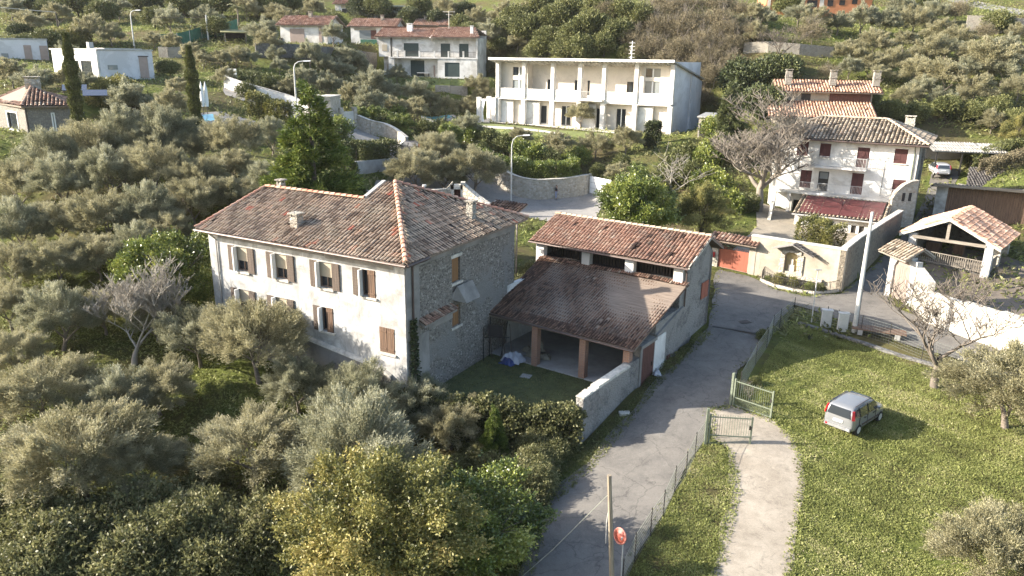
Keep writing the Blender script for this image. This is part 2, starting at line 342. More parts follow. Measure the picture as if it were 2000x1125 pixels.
# roof covering: rows of barrel tiles up the slope
def tiles(mb, P0, e, up, poly, w=.24, L=.42, r=.074, skip=0.0, jit=.012, seg=4, tone=None):
    """P0 corner, e unit along the eave, up unit up the slope, poly [(a,b)] in those coordinates"""
    P0, e, up = Vector(P0), Vector(e).normalized(), Vector(up).normalized(); n = e.cross(up).normalized()
    if n.z < 0: n = -n
    i = len(mb.v); mb.v += [tuple(P0 + e * a + up * b + n * .015) for a, b in poly]; mb.f.append(tuple(range(i, i + len(poly)))); mb.r.append(.02)
    amin, amax = min(p[0] for p in poly), max(p[0] for p in poly)
    k = 0; rng = random.Random(int(amax * 100) + 3)
    a = amin + w * .5
    while a < amax:
        xs = []
        for j in range(len(poly)):
            (x0, y0), (x1, y1) = poly[j], poly[(j + 1) % len(poly)]
            if (x0 - a) * (x1 - a) < 0: xs.append(y0 + (y1 - y0) * (a - x0) / (x1 - x0))
        xs.sort()
        rowtone = rng.uniform(-.06, .06); ja0 = rng.uniform(-.012, .012)
        for b0, b1 in zip(xs[::2], xs[1::2]):
            b = b0 + rng.uniform(-.05, .02); b_end = b1
            while b < b_end - .05:
                l = min(L, b_end - b)
                if rng.random() < .012: b += L; continue
                ja = rng.uniform(-jit, jit); jz = rng.uniform(0, jit); sk = rng.uniform(-.02, .02)
                c = rng.random(); c = min(1, max(0, (c if tone is None else tone(a, b, c)) + rowtone))
                i = len(mb.v)
                for bb, rr, lift in ((b - .03, r, .03 + jz), (b + l + .02, r * .82, .005)):
                    for q in range(seg + 1):
                        t = math.pi * q / seg
                        mb.v.append(tuple(P0 + n * (.035 * math.sin(a * .9 + 1) * math.sin(bb * .8 + a * .2) + .012 * math.sin(a * 3.1 + bb * 2.3)) + e * (a + ja + ja0 + (sk if bb > b else 0) - math.cos(t) * rr) + up * bb + n * (lift + math.sin(t) * rr * 1.05)))
                for q in range(seg): mb.f.append((i + q, i + q + 1, i + seg + 2 + q, i + seg + 1 + q)); mb.r.append(c)
                b += L
        a += w; k += 1
    return mb
def ridge_caps(mb, a, b, r=.13, L=.42):
    a, b = Vector(a), Vector(b); d = b - a; n = max(1, int(d.length / L)); d2 = d.normalized(); sd = d2.cross(Vector((0, 0, 1))).normalized(); up = sd.cross(d2)
    for k in range(n):
        p, q = a + d * (k / n), a + d * ((k + 1.08) / n); i = len(mb.v); c = .55 + .45 * random.random()
        for P, rr, lf in ((p, r, .06), (q, r * .8, .03)):
            for j in range(6):
                t = math.pi * j / 5; mb.v.append(tuple(P - sd * math.cos(t) * rr + up * (lf + math.sin(t) * rr)))
        for j in range(5): mb.f.append((i + j, i + j + 1, i + 7 + j, i + 6 + j)); mb.r.append(c)
    return mb
def slab(mb, pts, th=.12):
    """a slab under a roof plane given by its corners (anticlockwise from above)"""
    n = len(pts); i = len(mb.v)
    mb.v += [tuple(p) for p in pts] + [(p[0], p[1], p[2] - th) for p in pts]
    mb.f.append(tuple(range(i, i + n))); mb.f.append(tuple(range(i + 2 * n - 1, i + n - 1, -1))); mb.r += [.3, .3]
    for k in range(n): mb.f.append((i + (k + 1) % n, i + k, i + n + k, i + n + (k + 1) % n)); mb.r.append(.3)
    return mb
def roofplane(tmb, smb, corners, w=.24, L=.42, r=.074, th=.12, tone=None, seg=4):
    """corners: first two along the eave"""
    c = [Vector(p) for p in corners]; e = (c[1] - c[0]).normalized(); n = e.cross(c[-1] - c[0]).normalized()
    if n.z < 0: n = -n
    up = n.cross(e).normalized()
    if up.dot(c[-1] - c[0]) < 0: up = -up
    poly = [((p - c[0]).dot(e), (p - c[0]).dot(up)) for p in c]
    tiles(tmb, c[0], e, up, poly, w, L, r, tone=tone, seg=seg)
    if smb is not None: slab(smb, corners, th)
def gutter(mb, a, b, r=.07):
    return mb.tube([a, b], r, 7)
# ---------------------------------------------------------------- ground
from mathutils.geometry import delaunay_2d_cdt
def inpoly(X, Y, poly):
    X = np.asarray(X, float); Y = np.asarray(Y, float); r = np.zeros(X.shape, bool); n = len(poly)
    for i in range(n):
        x0, y0 = poly[i][:2]; x1, y1 = poly[(i + 1) % n][:2]
        if y0 == y1: continue
        c = ((y0 > Y) != (y1 > Y)) & (X < (x1 - x0) * (Y - y0) / (y1 - y0) + x0); r ^= c
    return r
def pxpoly(l): return [on(a, b)[:2] for a, b in l]
lane_px = [(985,1300),(1015,1125),(1045,1010),(1085,950),(1150,905),(1185,850),(1240,800),(1285,738),(1305,722),(1345,683),(1384,640),(1396,575),(1398,533),(1405,527),(1462,540),(1480,548),(1515,566),(1575,580),(1642,574),
           (1690,535),(1722,505),(1745,492),(1752,560),(1733,584),(1758,606),(1800,622),(1860,650),(1930,672),(2010,700),(2060,735),
           (2020,745),(1900,712),(1790,680),(1700,652),(1645,628),(1590,606),(1549,596),(1530,620),(1498,655),(1466,700),(1438,725),(1430,790),(1384,800),(1384,852),(1350,900),(1300,985),(1255,1060),(1222,1125),(1190,1300)]
drive_px = [(1384,856),(1384,800),(1432,792),(1505,818),(1545,850),(1566,890),(1572,960),(1562,1030),(1545,1125),(1530,1300),(1370,1300),(1392,1125),(1412,1040),(1430,970),(1432,920),(1415,880)]
back_road_px = [(1010,420),(1150,452),(1180,400),(1190,378),(1150,376),(1138,382),(1060,388),(1000,378),(955,345),(940,320),(880,330),(800,345),(735,352),(690,368),(660,372),(662,390),(700,430),(900,450)]
upper_road_px = [(800,345),(830,312),(800,290),(740,268),(690,248),(640,230),(560,205),(500,190),(455,176),(430,168),(440,186),(500,206),(560,228),(640,252),(690,272),(722,300),(770,312),(790,330)]
def densify(p, st=.5, jit=0.0):
    out = []
    for i in range(len(p)):
        a, b = np.array(p[i][:2], float), np.array(p[(i + 1) % len(p)][:2], float); n = max(1, int(np.linalg.norm(b - a) / st))
        for k in range(n): out.append(a + (b - a) * k / n)
    rg = np.random.RandomState(3)
    if jit:
        o = np.array(out); nz = rg.randn(*o.shape) * jit; nz = (nz + np.roll(nz, 1, 0) * .7 + np.roll(nz, -1, 0) * .7)
        out = list(o + nz)
    return out
def sheet(name, poly, mat, lift=.03, st=.7, jit=.0, flatz=None, kind='structure'):
    b = densify(poly, st, jit); n = len(b); xs = [p[0] for p in b]; ys = [p[1] for p in b]
    gx, gy = np.meshgrid(np.arange(min(xs), max(xs), st), np.arange(min(ys), max(ys), st)); gx = gx.ravel(); gy = gy.ravel()
    m = inpoly(gx, gy, b); pts = [Vector((float(p[0]), float(p[1]))) for p in b] + [Vector((float(x), float(y))) for x, y in zip(gx[m], gy[m])]
    r = delaunay_2d_cdt(pts, [(i, (i + 1) % n) for i in range(n)], [], 1, 1e-4)
    v = np.array([(p.x, p.y) for p in r[0]]); z = HH(v[:, 0], v[:, 1]) + lift if flatz is None else np.full(len(v), flatz)
    me = bpy.data.meshes.new(name); me.from_pydata([(a[0], a[1], c) for a, c in zip(v, z)], [], [tuple(f) for f in r[2]]); me.update()
    me.polygons.foreach_set('use_smooth', [True] * len(me.polygons)); me.materials.append(mat)
    o = bpy.data.objects.new(name, me); C.objects.link(o); o['kind'] = kind
    return o
# materials of the ground
def groundmat():
    m, nt, b = newmat('hillside_ground'); co = coords(nt)
    k = noise(nt, co, .09, 6, .65); col = ramp(nt, k, [(.34, (.115, .085, .05)), (.47, (.125, .115, .045)), (.56, (.12, .145, .035)), (.7, (.155, .18, .04))])
    k2 = noise(nt, co, 1.3, 6, .75); col = mix(nt, col, (.075, .07, .035), ramp(nt, k2, [(.45, (0, 0, 0)), (.68, (.8,) * 3)]))
    k3 = noise(nt, co, 5, 4, .7); col = mix(nt, col, (.22, .23, .07), ramp(nt, k3, [(.55, (0, 0, 0)), (.8, (.55,) * 3)]))
    nt.links.new(col, b.inputs['Base Color']); b.inputs['Roughness'].default_value = 1; b.inputs['Specular IOR Level'].default_value = .1
    bump(nt, b, noise(nt, co, 4, 8, .8), 1, .25); return m
def asphaltmat(name, c, c2, crack=.6, scale=1.0):
    m, nt, b = newmat(name); co = coords(nt); wob = noise(nt, co, 1.2, 4, .7)
    k = noise(nt, co, .35 * scale, 6, .7); col = ramp(nt, k, [(.35, c2), (.6, c)])
    st = noise(nt, co, 1.1 * scale, 7, .8, .8); col = mix(nt, col, tuple(x * .58 for x in c2), ramp(nt, st, [(.52, (0, 0, 0)), (.68, (.75,) * 3)])); col = mix(nt, col, tuple(min(1, x * 1.25) for x in c), ramp(nt, st, [(.3, (.8,) * 3), (.44, (0, 0, 0))]))
    g = noise(nt, co, 22, 5, .85); col = mix(nt, col, tuple(min(1, x * 1.5) for x in c), ramp(nt, g, [(.5, (0, 0, 0)), (.75, (.7,) * 3)])); col = mix(nt, col, tuple(x * .55 for x in c), ramp(nt, g, [(.28, (.7,) * 3), (.46, (0, 0, 0))]))
    if crack:
        wv = N(nt, 'VectorMath', operation='ADD'); sc = N(nt, 'VectorMath', operation='SCALE'); sc.inputs['Scale'].default_value = 1.3
        nz = N(nt, 'TexNoise', Scale=.9, Detail=5.); nt.links.new(co, nz.inputs['Vector']); nt.links.new(nz.outputs['Color'], sc.inputs[0]); nt.links.new(co, wv.inputs[0]); nt.links.new(sc.outputs[0], wv.inputs[1])
        for s_, w_, a_ in ((.42, .022, crack), (1.9, .03, crack * .75)):
            v = N(nt, 'TexVoronoi', Scale=s_, feature='DISTANCE_TO_EDGE'); nt.links.new(wv.outputs[0], v.inputs['Vector'])
            ln = ramp(nt, v.outputs['Distance'], [(0, (a_,) * 3), (w_ * (1 if s_ > 1 else .5), (0, 0, 0))])
            if s_ > 1: ln = mix(nt, (0, 0, 0), ln, ramp(nt, noise(nt, co, .25, 4), [(.48, (0, 0, 0)), (.6, (1, 1, 1))]))
            col = mix(nt, col, tuple(x * .3 for x in c), ln)
    nt.links.new(col, b.inputs['Base Color']); b.inputs['Roughness'].default_value = .93
    bump(nt, b, g, .5, .02); return m
ground_m = groundmat()
asphalt = asphaltmat('cracked_old_asphalt', (.165, .15, .13), (.10, .092, .082), .6)
asphalt2 = asphaltmat('pale_worn_asphalt', (.27, .25, .225), (.20, .19, .175), .35)
gravel = asphaltmat('pale_dusty_gravel', (.33, .285, .225), (.22, .185, .14), 0, 1.6)
yard_m = asphaltmat('beige_courtyard_paving', (.33, .28, .21), (.24, .21, .16), .2)
dirt_grass = ground_m
lawn = plain('short_lawn', (.13, .15, .04), 1, 0, .3, 1.2, .4)
mossy = plain('dark_mossy_turf', (.075, .085, .03), 1, 0, .4, 1.5, .6)  # dark green base tone of the courtyard turf

lane = pxpoly(lane_px); drive = pxpoly(drive_px); back_road = pxpoly(back_road_px); upper_road = pxpoly(upper_road_px)
MO = np.array([-5.48, 37.02, 0]); MY = -28.9
BO = np.array([13.19, 48.41, 0]); BY = -35
def fr(o, yaw, u, v, z=0):
    y = math.radians(yaw); return np.array([o[0] + u * math.cos(y) - v * math.sin(y), o[1] + u * math.sin(y) + v * math.cos(y), z])
YZ = -.58
yard = [fr(BO, BY, 0, -16.4), fr(BO, BY, 0, -3), fr(BO, BY, -11.2, -3), fr(MO, MY, 0, 11), fr(MO, MY, -.2, -.2)]
EO = np.array([27.06, 80, 0]); EY = -31
SO = np.array([19.16, 59.46, 0]); SY = -38.5
cc = fr(SO, SY, 7.31, 0); cg = fr(SO, SY, -3.0, 0)
courtyard = [cg, cc, on(1752, 452)[:2], fr(EO, EY, 12, -1), fr(EO, EY, -1, -1), on(1478, 442)[:2]]
GO = None
pads = [(yard, YZ), ([fr(MO, MY, *p) for p in ((-14.6, 0), (0, 0), (0, 11.5), (-14.6, 9))], .0), ([fr(EO, EY, *p) for p in ((-.2, 0), (13.4, 0), (13.4, 9), (-.2, 9))], 1.0)]
xs = np.r_[np.arange(-240, -62, 6), np.arange(-62, 66, .55), np.arange(66, 244, 6)]
ys = np.r_[np.arange(8, 16, 2), np.arange(16, 128, .55), np.arange(128, 340, 2.5)]
GO_ = ad(1310, 212, 112)
pads += [([fr(GO_, -31, *p) for p in ((-36, -1.5), (1.5, -1.5), (1.5, 13), (-36, 13))], 7.1)]
for (px, py, D_, yw, a0, a1, b0, b1) in ((199, 156, 98, 55, -2, 10, -3, 12), (1535, 300, 98, -12, -2, 14, -1, 11)):
    q_ = ad(px, py, D_); pads.append(([fr(q_, yw, *p) for p in ((a0, b0), (a1, b0), (a1, b1), (a0, b1))], q_[2] if px != 1535 else 6))
GX, GY = np.meshgrid(xs, ys); GZ = HH(GX, GY)
rg = np.random.RandomState(5)
for p in (lane, drive, back_road, upper_road): GZ = np.where(inpoly(GX, GY, p), GZ - .12, GZ + 0)
for p, z in pads: GZ = np.where(inpoly(GX, GY, p), np.minimum(GZ, z - .15), GZ)
ny, nx = GX.shape; idx = np.arange(nx * ny).reshape(ny, nx)
F4 = np.stack([idx[:-1, :-1], idx[:-1, 1:], idx[1:, 1:], idx[1:, :-1]], -1).reshape(-1, 4)
def quadmesh(name, V, F, mat, rnd=None, smooth=False):
    me = bpy.data.meshes.new(name); me.vertices.add(len(V)); me.vertices.foreach_set('co', np.asarray(V, np.float32).ravel())
    nf = len(F); me.loops.add(nf * 4); me.loops.foreach_set('vertex_index', np.asarray(F, np.int32).ravel()); me.polygons.add(nf)
    me.polygons.foreach_set('loop_start', np.arange(0, nf * 4, 4, dtype=np.int32))
    if smooth: me.polygons.foreach_set('use_smooth', np.ones(nf, bool))
    if rnd is not None: a = me.attributes.new('rnd', 'FLOAT', 'FACE'); a.data.foreach_set('value', np.asarray(rnd, np.float32))
    me.update(calc_edges=True); me.materials.append(mat); return me
o = bpy.data.objects.new('ground', quadmesh('ground', np.stack([GX, GY, GZ], -1).reshape(-1, 3), F4, ground_m, smooth=True)); C.objects.link(o); o['kind'] = 'structure'
sheet('lane', lane, asphalt, .03, .8, .05)
sheet('gravel_driveway', drive, gravel, .025, .8, .1)
sheet('junction_road', back_road, asphalt2, .03, 1.0, .05)
sheet('hillside_road', upper_road, asphalt2, .035, 1.2, .05)
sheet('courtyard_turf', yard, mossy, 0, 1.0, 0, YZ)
sheet('paved_courtyard', courtyard, yard_m, .05, .9)
sheet('alley', pxpoly([(1722,508),(1745,492),(1785,430),(1812,370),(1822,325),(1880,330),(1862,365),(1838,405),(1805,450),(1778,500),(1755,560)]), asphaltmat('dark_alley_paving', (.15, .135, .115), (.10, .09, .075), .3), .05, 1.0)
sheet('barn_yard', pxpoly([(1775,560),(1800,525),(1850,480),(1960,500),(2080,540),(2080,730),(1990,690),(1860,640)]), asphaltmat('brown_yard_dirt', (.17, .135, .10), (.10, .08, .06), 0), .06, 1.0)

# ---------------------------------------------------------------- leaves
def leafmesh(name, P, D, Lg, Wd, rnd, mat, rg, bend=.0):
    """one pointed leaf-sized face at each P along D"""
    n = len(P); D = D / (np.linalg.norm(D, axis=1, keepdims=True) + 1e-9); R = rg.randn(n, 3); S = np.cross(D, R); S /= (np.linalg.norm(S, axis=1, keepdims=True) + 1e-9)
    Lg = np.broadcast_to(Lg, n)[:, None]; Wd = np.broadcast_to(Wd, n)[:, None]
    V = np.stack([P, P + D * Lg * .45 + S * Wd * .5, P + D * Lg, P + D * Lg * .45 - S * Wd * .5], 1).reshape(-1, 3)
    return quadmesh(name, V, np.arange(4 * n).reshape(n, 4), mat, np.clip(rnd, 0, 1))
def unit(rg, n, up=0.0):
    d = rg.randn(n, 3); d[:, 2] += up; return d / np.linalg.norm(d, axis=1, keepdims=True)
def shoots(rg, P, D, k, step, spread):
    """k leaves along a shoot from each P along D"""
    n = len(P); t = np.tile(np.arange(k), n); Pr = np.repeat(P, k, 0); Dr = np.repeat(D, k, 0)
    d = Dr * 1.0 + rg.randn(n * k, 3) * spread
    return Pr + Dr * (t[:, None] * step), d
def crown(name, seed, lobes, n, k, ll, lw, mat, up=.5, shell=.5, spread=.6, step=None, tone=.22, droop=0, fill=.12):
    """lobes [(x,y,z,rx,ry,rz)]; n shoots of k leaves"""
    rg = np.random.RandomState(seed); lo = np.array(lobes, float); wt = (lo[:, 3] * lo[:, 4] + lo[:, 3] * lo[:, 5]); wt /= wt.sum()
    i = rg.choice(len(lo), n, p=wt); d = unit(rg, n, .25); r = shell + (1.08 - shell) * rg.rand(n) ** .6
    far = rg.rand(n) < fill; r[far] *= .5
    bl = np.sin(d[:, 0] * 5 + i * 1.3 + seed) * np.sin(d[:, 1] * 5.5 + i) * np.sin(d[:, 2] * 5 + seed); r = r * (1 + .38 * np.clip(bl - .15, 0, 1))
    P = lo[i, :3] + d * lo[i, 3:6] * r[:, None]
    # gaps: drop shoots where a coarse noise is low
    q = P * 2.1; g = np.sin(q[:, 0] * 1.7 + seed) * np.sin(q[:, 1] * 1.9 + 2 * seed) * np.sin(q[:, 2] * 1.6 + seed * .5)
    keep = g > -.42; P, d, i = P[keep], d[keep], i[keep]
    D = d + np.array([0, 0, up - droop]) + rg.randn(len(P), 3) * .35; D /= np.linalg.norm(D, axis=1, keepdims=True)
    lt = rg.rand(len(lo)); base = .5 + (lt[i] - .5) * tone + g[keep] * .12
    PP, DD = shoots(rg, P, D, k, step or ll * .55, spread)
    rn = np.repeat(base, k) + rg.randn(len(PP)) * .17
    return leafmesh(name, PP, DD, ll * (.7 + .6 * rg.rand(len(PP))), lw * (.7 + .6 * rg.rand(len(PP))), rn, mat, rg)
def plume_crown(name, seed, w, h, zc, vs, nb, n, k, ll, lw, mat, fat=.42, up=.5, step=.07, tone=.4, spread=.35, low=-.35, uneven=.22):
    """a crown of many separate leafy boughs fanning out from the limbs"""
    rg = np.random.RandomState(seed); d = unit(rg, nb, .35); d[:, 2] = np.maximum(d[:, 2], low + .3 * rg.rand(nb)); d /= np.linalg.norm(d, axis=1, keepdims=True)
    R = np.stack([np.full(nb, w / 2), np.full(nb, w / 2), np.full(nb, vs)], 1); lump = 1 + uneven * np.sin(d[:, 0] * 3.1 + seed) * np.sin(d[:, 1] * 2.7 + seed * 2) + rg.uniform(-.16, .12, nb)
    tip = d * R * lump[:, None]; base = tip * rg.uniform(.25, .5, nb)[:, None]; ln = np.linalg.norm(tip - base, axis=1); i = rg.choice(nb, n, p=ln / ln.sum())
    t = rg.rand(n) ** .62; ax = (tip - base)[i]; P = base[i] + ax * t[:, None] + rg.randn(n, 3) * (fat * (1.05 - .72 * t))[:, None] * np.array([1, 1, .85]); P[:, 2] += zc
    D = ax / np.linalg.norm(ax, axis=1, keepdims=True) * .8 + np.array([0, 0, up]) + rg.randn(n, 3) * .34; D /= np.linalg.norm(D, axis=1, keepdims=True)
    PP, DD = shoots(rg, P, D, k, step, spread); lt = rg.rand(nb); rn = np.repeat(.42 + (lt[i] - .5) * tone + .12 * t, k) + rg.randn(len(PP)) * .15
    return leafmesh(name, PP, DD, ll * (.7 + .6 * rg.rand(len(PP))), lw * (.7 + .6 * rg.rand(len(PP))), rn, mat, rg)
olive_leaf = rndmat('olive_leaves', [(0, (.09, .09, .048)), (.3, (.225, .22, .13)), (.6, (.335, .33, .215)), (.85, (.41, .40, .285)), (1, (.51, .50, .39))], .6, trans=.4, spec=.3)
olive_warm = rndmat('olive_leaves_warm', [(0, (.095, .088, .045)), (.3, (.24, .22, .12)), (.6, (.355, .33, .195)), (.85, (.43, .395, .26)), (1, (.52, .48, .355))], .6, trans=.4, spec=.3)
laurel_leaf = rndmat('glossy_green_leaves', [(0, (.035, .05, .014)), (.35, (.12, .155, .032)), (.7, (.25, .28, .058)), (.9, (.39, .39, .09)), (1, (.48, .44, .15))], .35, trans=.2, spec=.6)
yellow_leaf = rndmat('yellow_green_leaves', [(0, (.04, .045, .014)), (.3, (.12, .125, .035)), (.6, (.23, .215, .065)), (.85, (.33, .29, .09)), (1, (.42, .34, .13))], .5, trans=.25, spec=.4)
mid_leaf = rndmat('mid_green_leaves', [(0, (.035, .04, .014)), (.4, (.11, .12, .04)), (.75, (.19, .195, .07)), (1, (.30, .28, .12))], .55, trans=.15, spec=.3)
dark_leaf = rndmat('dark_evergreen_leaves', [(0, (.02, .028, .012)), (.5, (.065, .08, .032)), (.85, (.12, .135, .05)), (1, (.20, .20, .07))], .55, trans=.1, spec=.3)
cedar_leaf = rndmat('cedar_needles', [(0, (.02, .03, .008)), (.4, (.06, .09, .02)), (.75, (.13, .165, .035)), (1, (.26, .28, .06))], .6, trans=.12, spec=.2)
brown_leaf = rndmat('dry_brown_leaves', [(0, (.07, .06, .035)), (.5, (.20, .17, .105)), (1, (.33, .28, .19))], .8, trans=.15, spec=.1)
bramble_leaf = rndmat('bramble_leaves', [(0, (.04, .042, .018)), (.4, (.14, .145, .06)), (.75, (.26, .25, .11)), (1, (.42, .38, .21))], .5, trans=.35, spec=.3)
grass_leaf = rndmat('grass_blades', [(0, (.09, .085, .035)), (.3, (.17, .19, .055)), (.62, (.275, .295, .095)), (.88, (.38, .375, .155)), (1, (.46, .40, .25))], .6, trans=.3, spec=.2)
bark = plain('grey_brown_bark', (.17, .14, .11), .95, 0, .4, 6, .8)
dark_bark = plain('dark_bark', (.085, .07, .055), .95, 0, .4, 6, .8)
pale_twig = plain('pale_bare_twigs', (.30, .27, .225), .9, 0, .25, 3, .2)
dark_twig = plain('dark_bare_branches', (.15, .125, .10), .9, 0, .3, 3, .4)
twig_brown = plain('brown_bare_twigs', (.21, .18, .145), .9, 0, .25, 3, .2)
def limbs(seed, h, spread, r0, levels=3, fork=3, up=.55, lean=0.0, sub=5, shrink=.68, trunk=.35, wig=.18, minr=.012):
    """bare woody skeleton; returns an MB"""
    rnd = random.Random(seed); mb = MB()
    def grow(p, d, ln, r, lv):
        pts = [p]; rad = [r]; q = Vector(p); dd = Vector(d)
        ns = 4 if lv > 1 else 3
        for s_ in range(ns):
            dd = (dd + Vector((rnd.uniform(-1, 1), rnd.uniform(-1, 1), rnd.uniform(-.6, .8))) * wig).normalized(); q = q + dd * (ln / ns)
            pts.append(q.copy()); rad.append(max(minr * .6, r * (1 - .5 * (s_ + 1) / ns)))
        mb.tube(pts, rad, sub if lv >= levels - 1 else (4 if lv > 1 else 3), cap=False)
        if lv <= 0: return
        for f_ in range(fork + (1 if lv < levels else 0)):
            k = rnd.choice(range(2, len(pts))) if f_ else len(pts) - 1
            a = rnd.uniform(0, 2 * math.pi) if lv != levels else 2 * math.pi * f_ / (fork) + rnd.uniform(-.5, .5)
            side = Vector((math.cos(a), math.sin(a), 0)); nd = (dd * .55 + side * spread + Vector((0, 0, up * rnd.uniform(.4, 1.2)))).normalized()
            grow(pts[k], nd, ln * shrink * rnd.uniform(.8, 1.2) * (1.5 if lv == levels else 1), max(minr, rad[k] * .72), lv - 1)
    grow(Vector((0, 0, -.2)), Vector((lean, 0, 1)).normalized(), h * trunk, r0, levels); return mb
# ---------------------------------------------------------------- plant prototypes (unit scale in metres), then placement
PROTO = {}
def proto(kind, crowns, trunk_mb, trunk_mat, H0, W0, cfrac=.6, crown_name='crown', trunk_name='trunk'):
    if crowns is not None:
        c_ = np.empty(len(crowns.vertices) * 3, np.float32); crowns.vertices.foreach_get('co', c_); c_ = c_.reshape(-1, 3)
        lo_, hi_ = np.percentile(c_, 1, 0), np.percentile(c_, 99, 0); W0 = float((hi_ - lo_)[:2].mean()); H0 = float(hi_[2]); cfrac = float((hi_[2] + lo_[2]) / 2 / H0)
    PROTO.setdefault(kind, []).append(dict(crown=crowns, trunk=trunk_mb, tm=trunk_mat, H=H0, W=W0, c=cfrac, cn=crown_name, tn=trunk_name, tmesh=None))
def olive_lobes(seed, w, h, n=15):
    r = random.Random(seed); L = [(0, 0, h * .55, w * .27, w * .27, h * .24)]
    for i in range(n):
        a = 2.4 * i + r.uniform(-.5, .5); ring = .31 if i < n * .62 else .15; rr = w * ring * r.uniform(.7, 1.25)
        z = h * (r.uniform(.40, .62) if i < n * .62 else r.uniform(.64, .80)); s = w * r.uniform(.10, .17)
        L.append((math.cos(a) * rr, math.sin(a) * rr, z, s, s * r.uniform(.8, 1.2), s * r.uniform(1.0, 1.6)))
    return L
for s_ in range(6):
    w, h = 6.2, 5.4
    proto('olive', plume_crown('olive_crown', s_ + 1, w, h, 3.2, 2.35, 66 + 4 * s_, 10500, 7, .14, .042, olive_leaf if s_ % 2 == 0 else olive_warm, .36, .55), limbs(s_, h, .8, .22, 2, 4, .5, .1), bark, h, w, .56)
for s_ in range(5):   # for the far slope: fewer and larger leaves
    w, h = 6.2, 5.2
    proto('far_olive', plume_crown('far_olive_crown', s_ + 11, w, h, 3.1, 2.3, 46, 4200, 5, .26, .085, olive_leaf if s_ % 2 else olive_warm, .42, .5, .12), limbs(s_ + 9, h, .8, .22, 1, 4, .5), bark, h, w, .56)
for s_ in range(2):
    L = olive_lobes(90 + s_, 6, 5.5, 16)
    L = [(a, b, c * .86 - .1, d * 1.25, e * 1.2, f * .95) for a, b, c, d, e, f in L]
    proto('laurel', plume_crown('laurel_crown', s_ + 21, 6, 5.5, 2.9, 2.5, 60, 13000, 4, .16, .08, laurel_leaf, .5, .3, .08, .6, .9, -.8), limbs(s_ + 19, 5.5, .7, .2, 2, 4), dark_bark, 5.5, 6.0, .55)
    proto('yellow_bush', plume_crown('yellow_crown', s_ + 31, 6, 5.5, 2.9, 2.4, 75, 20000, 4, .10, .052, yellow_leaf, .42, .5, .06, .75, .8, -.8, .3), limbs(s_ + 29, 5.5, .7, .2, 2, 4), dark_bark, 5.5, 6.0, .55)
    proto('green_tree', crown('green_crown', s_ + 41, L, 4200, 4, .32, .17, mid_leaf, .35, .55, .8, tone=.5), limbs(s_ + 39, 5.5, .7, .2, 1, 4), dark_bark, 5.5, 6.0, .55)
    proto('dark_tree', crown('dark_crown', s_ + 51, L, 4200, 4, .32, .17, dark_leaf, .25, .6, .8, tone=.4), limbs(s_ + 49, 5.5, .7, .2, 1, 4), dark_bark, 5.5, 6.0, .55)
    proto('brown_tree', crown('brown_crown', s_ + 61, L, 2300, 4, .26, .06, brown_leaf, .8, .4, .5, tone=.4), limbs(s_ + 59, 5.6, .55, .12, 3, 4, .9, 0, 4, .7), twig_brown, 5.5, 6.0, .55)
    B = [(random.Random(i + 7 * s_).uniform(-2.6, 2.6), random.Random(i * 3 + s_).uniform(-1.6, 1.6), random.Random(i * 5 + s_).uniform(.5, 1.5), 1.1, 1.0, .9) for i in range(12)]
    proto('bramble', crown('bramble_crown', s_ + 71, B, 8000, 5, .17, .085, bramble_leaf, .25, .55, .9, tone=.6), limbs(s_ + 69, 1.6, 1.2, .05, 2, 5, .2), dark_bark, 2.6, 6.6, .45)
    S = [(0, 0, .9, .8, .8, .75), (.5, .2, .7, .6, .55, .6), (-.5, .1, .75, .6, .6, .6), (0, -.5, .6, .6, .5, .5)]
    proto('shrub', crown('shrub_crown', s_ + 81, S, 1100, 4, .17, .09, mid_leaf if s_ else laurel_leaf, .4, .55, .8, tone=.6), limbs(s_ + 79, 1.2, .8, .05, 1, 4), dark_bark, 1.7, 2.1, .5)
    proto('bright_shrub', crown('bright_shrub_crown', s_ + 91, S, 1300, 4, .17, .09, yellow_leaf, .4, .55, .8, tone=.6), limbs(s_ + 79, 1.2, .8, .05, 1, 4), dark_bark, 1.7, 2.1, .5)
# cedar: layered drooping boughs
def conifer(seed, h, w, mat, n=7000, ll=.24, lw=.06):
    rg = np.random.RandomState(seed); lay = []; z = .12 * h
    while z < .97 * h:
        R = w * .5 * (1 - z / h) ** 1.0 + .06; nb = int(5 + 9 * (1 - z / h))
        for j in range(nb): lay.append((z + rg.uniform(-.2, .2), rg.rand() * 2 * math.pi, R * rg.uniform(.7, 1.08)))
        z += .62 * (1 - .4 * z / h)
    lay = np.array(lay); i = rg.choice(len(lay), n, p=lay[:, 2] / lay[:, 2].sum()); t = rg.rand(n) ** .6
    rr = lay[i, 2] * t; a = lay[i, 1] + rg.randn(n) * .11 / (t + .25)
    P = np.stack([np.cos(a) * rr, np.sin(a) * rr, lay[i, 0] + .32 * rr * (1 - .75 * t) * 1.0 + rg.randn(n) * .07 - .12 * rr], 1)
    D = np.stack([np.cos(a), np.sin(a), .25 + rg.randn(n) * .35], 1) + rg.randn(n, 3) * .25; D /= np.linalg.norm(D, axis=1, keepdims=True)
    PP, DD = shoots(rg, P, D, 4, ll * .45, .5); rn = np.repeat(.28 + .5 * t + rg.randn(n) * .1, 4) + rg.randn(len(PP)) * .1
    return leafmesh('conifer_crown', PP, DD, ll * (.7 + .6 * rg.rand(len(PP))), lw, rn, mat, rg)
tr = MB().tube([(0, 0, -.2), (0, 0, 3), (0, 0, 7.6)], [.22, .14, .03], 7)
proto('cedar', conifer(5, 8, 6.4, cedar_leaf, 11000), tr, dark_bark, 8, 6.4, .45)
proto('cedar', conifer(6, 8, 5.2, dark_leaf, 9000), tr, dark_bark, 8, 5.2, .45)
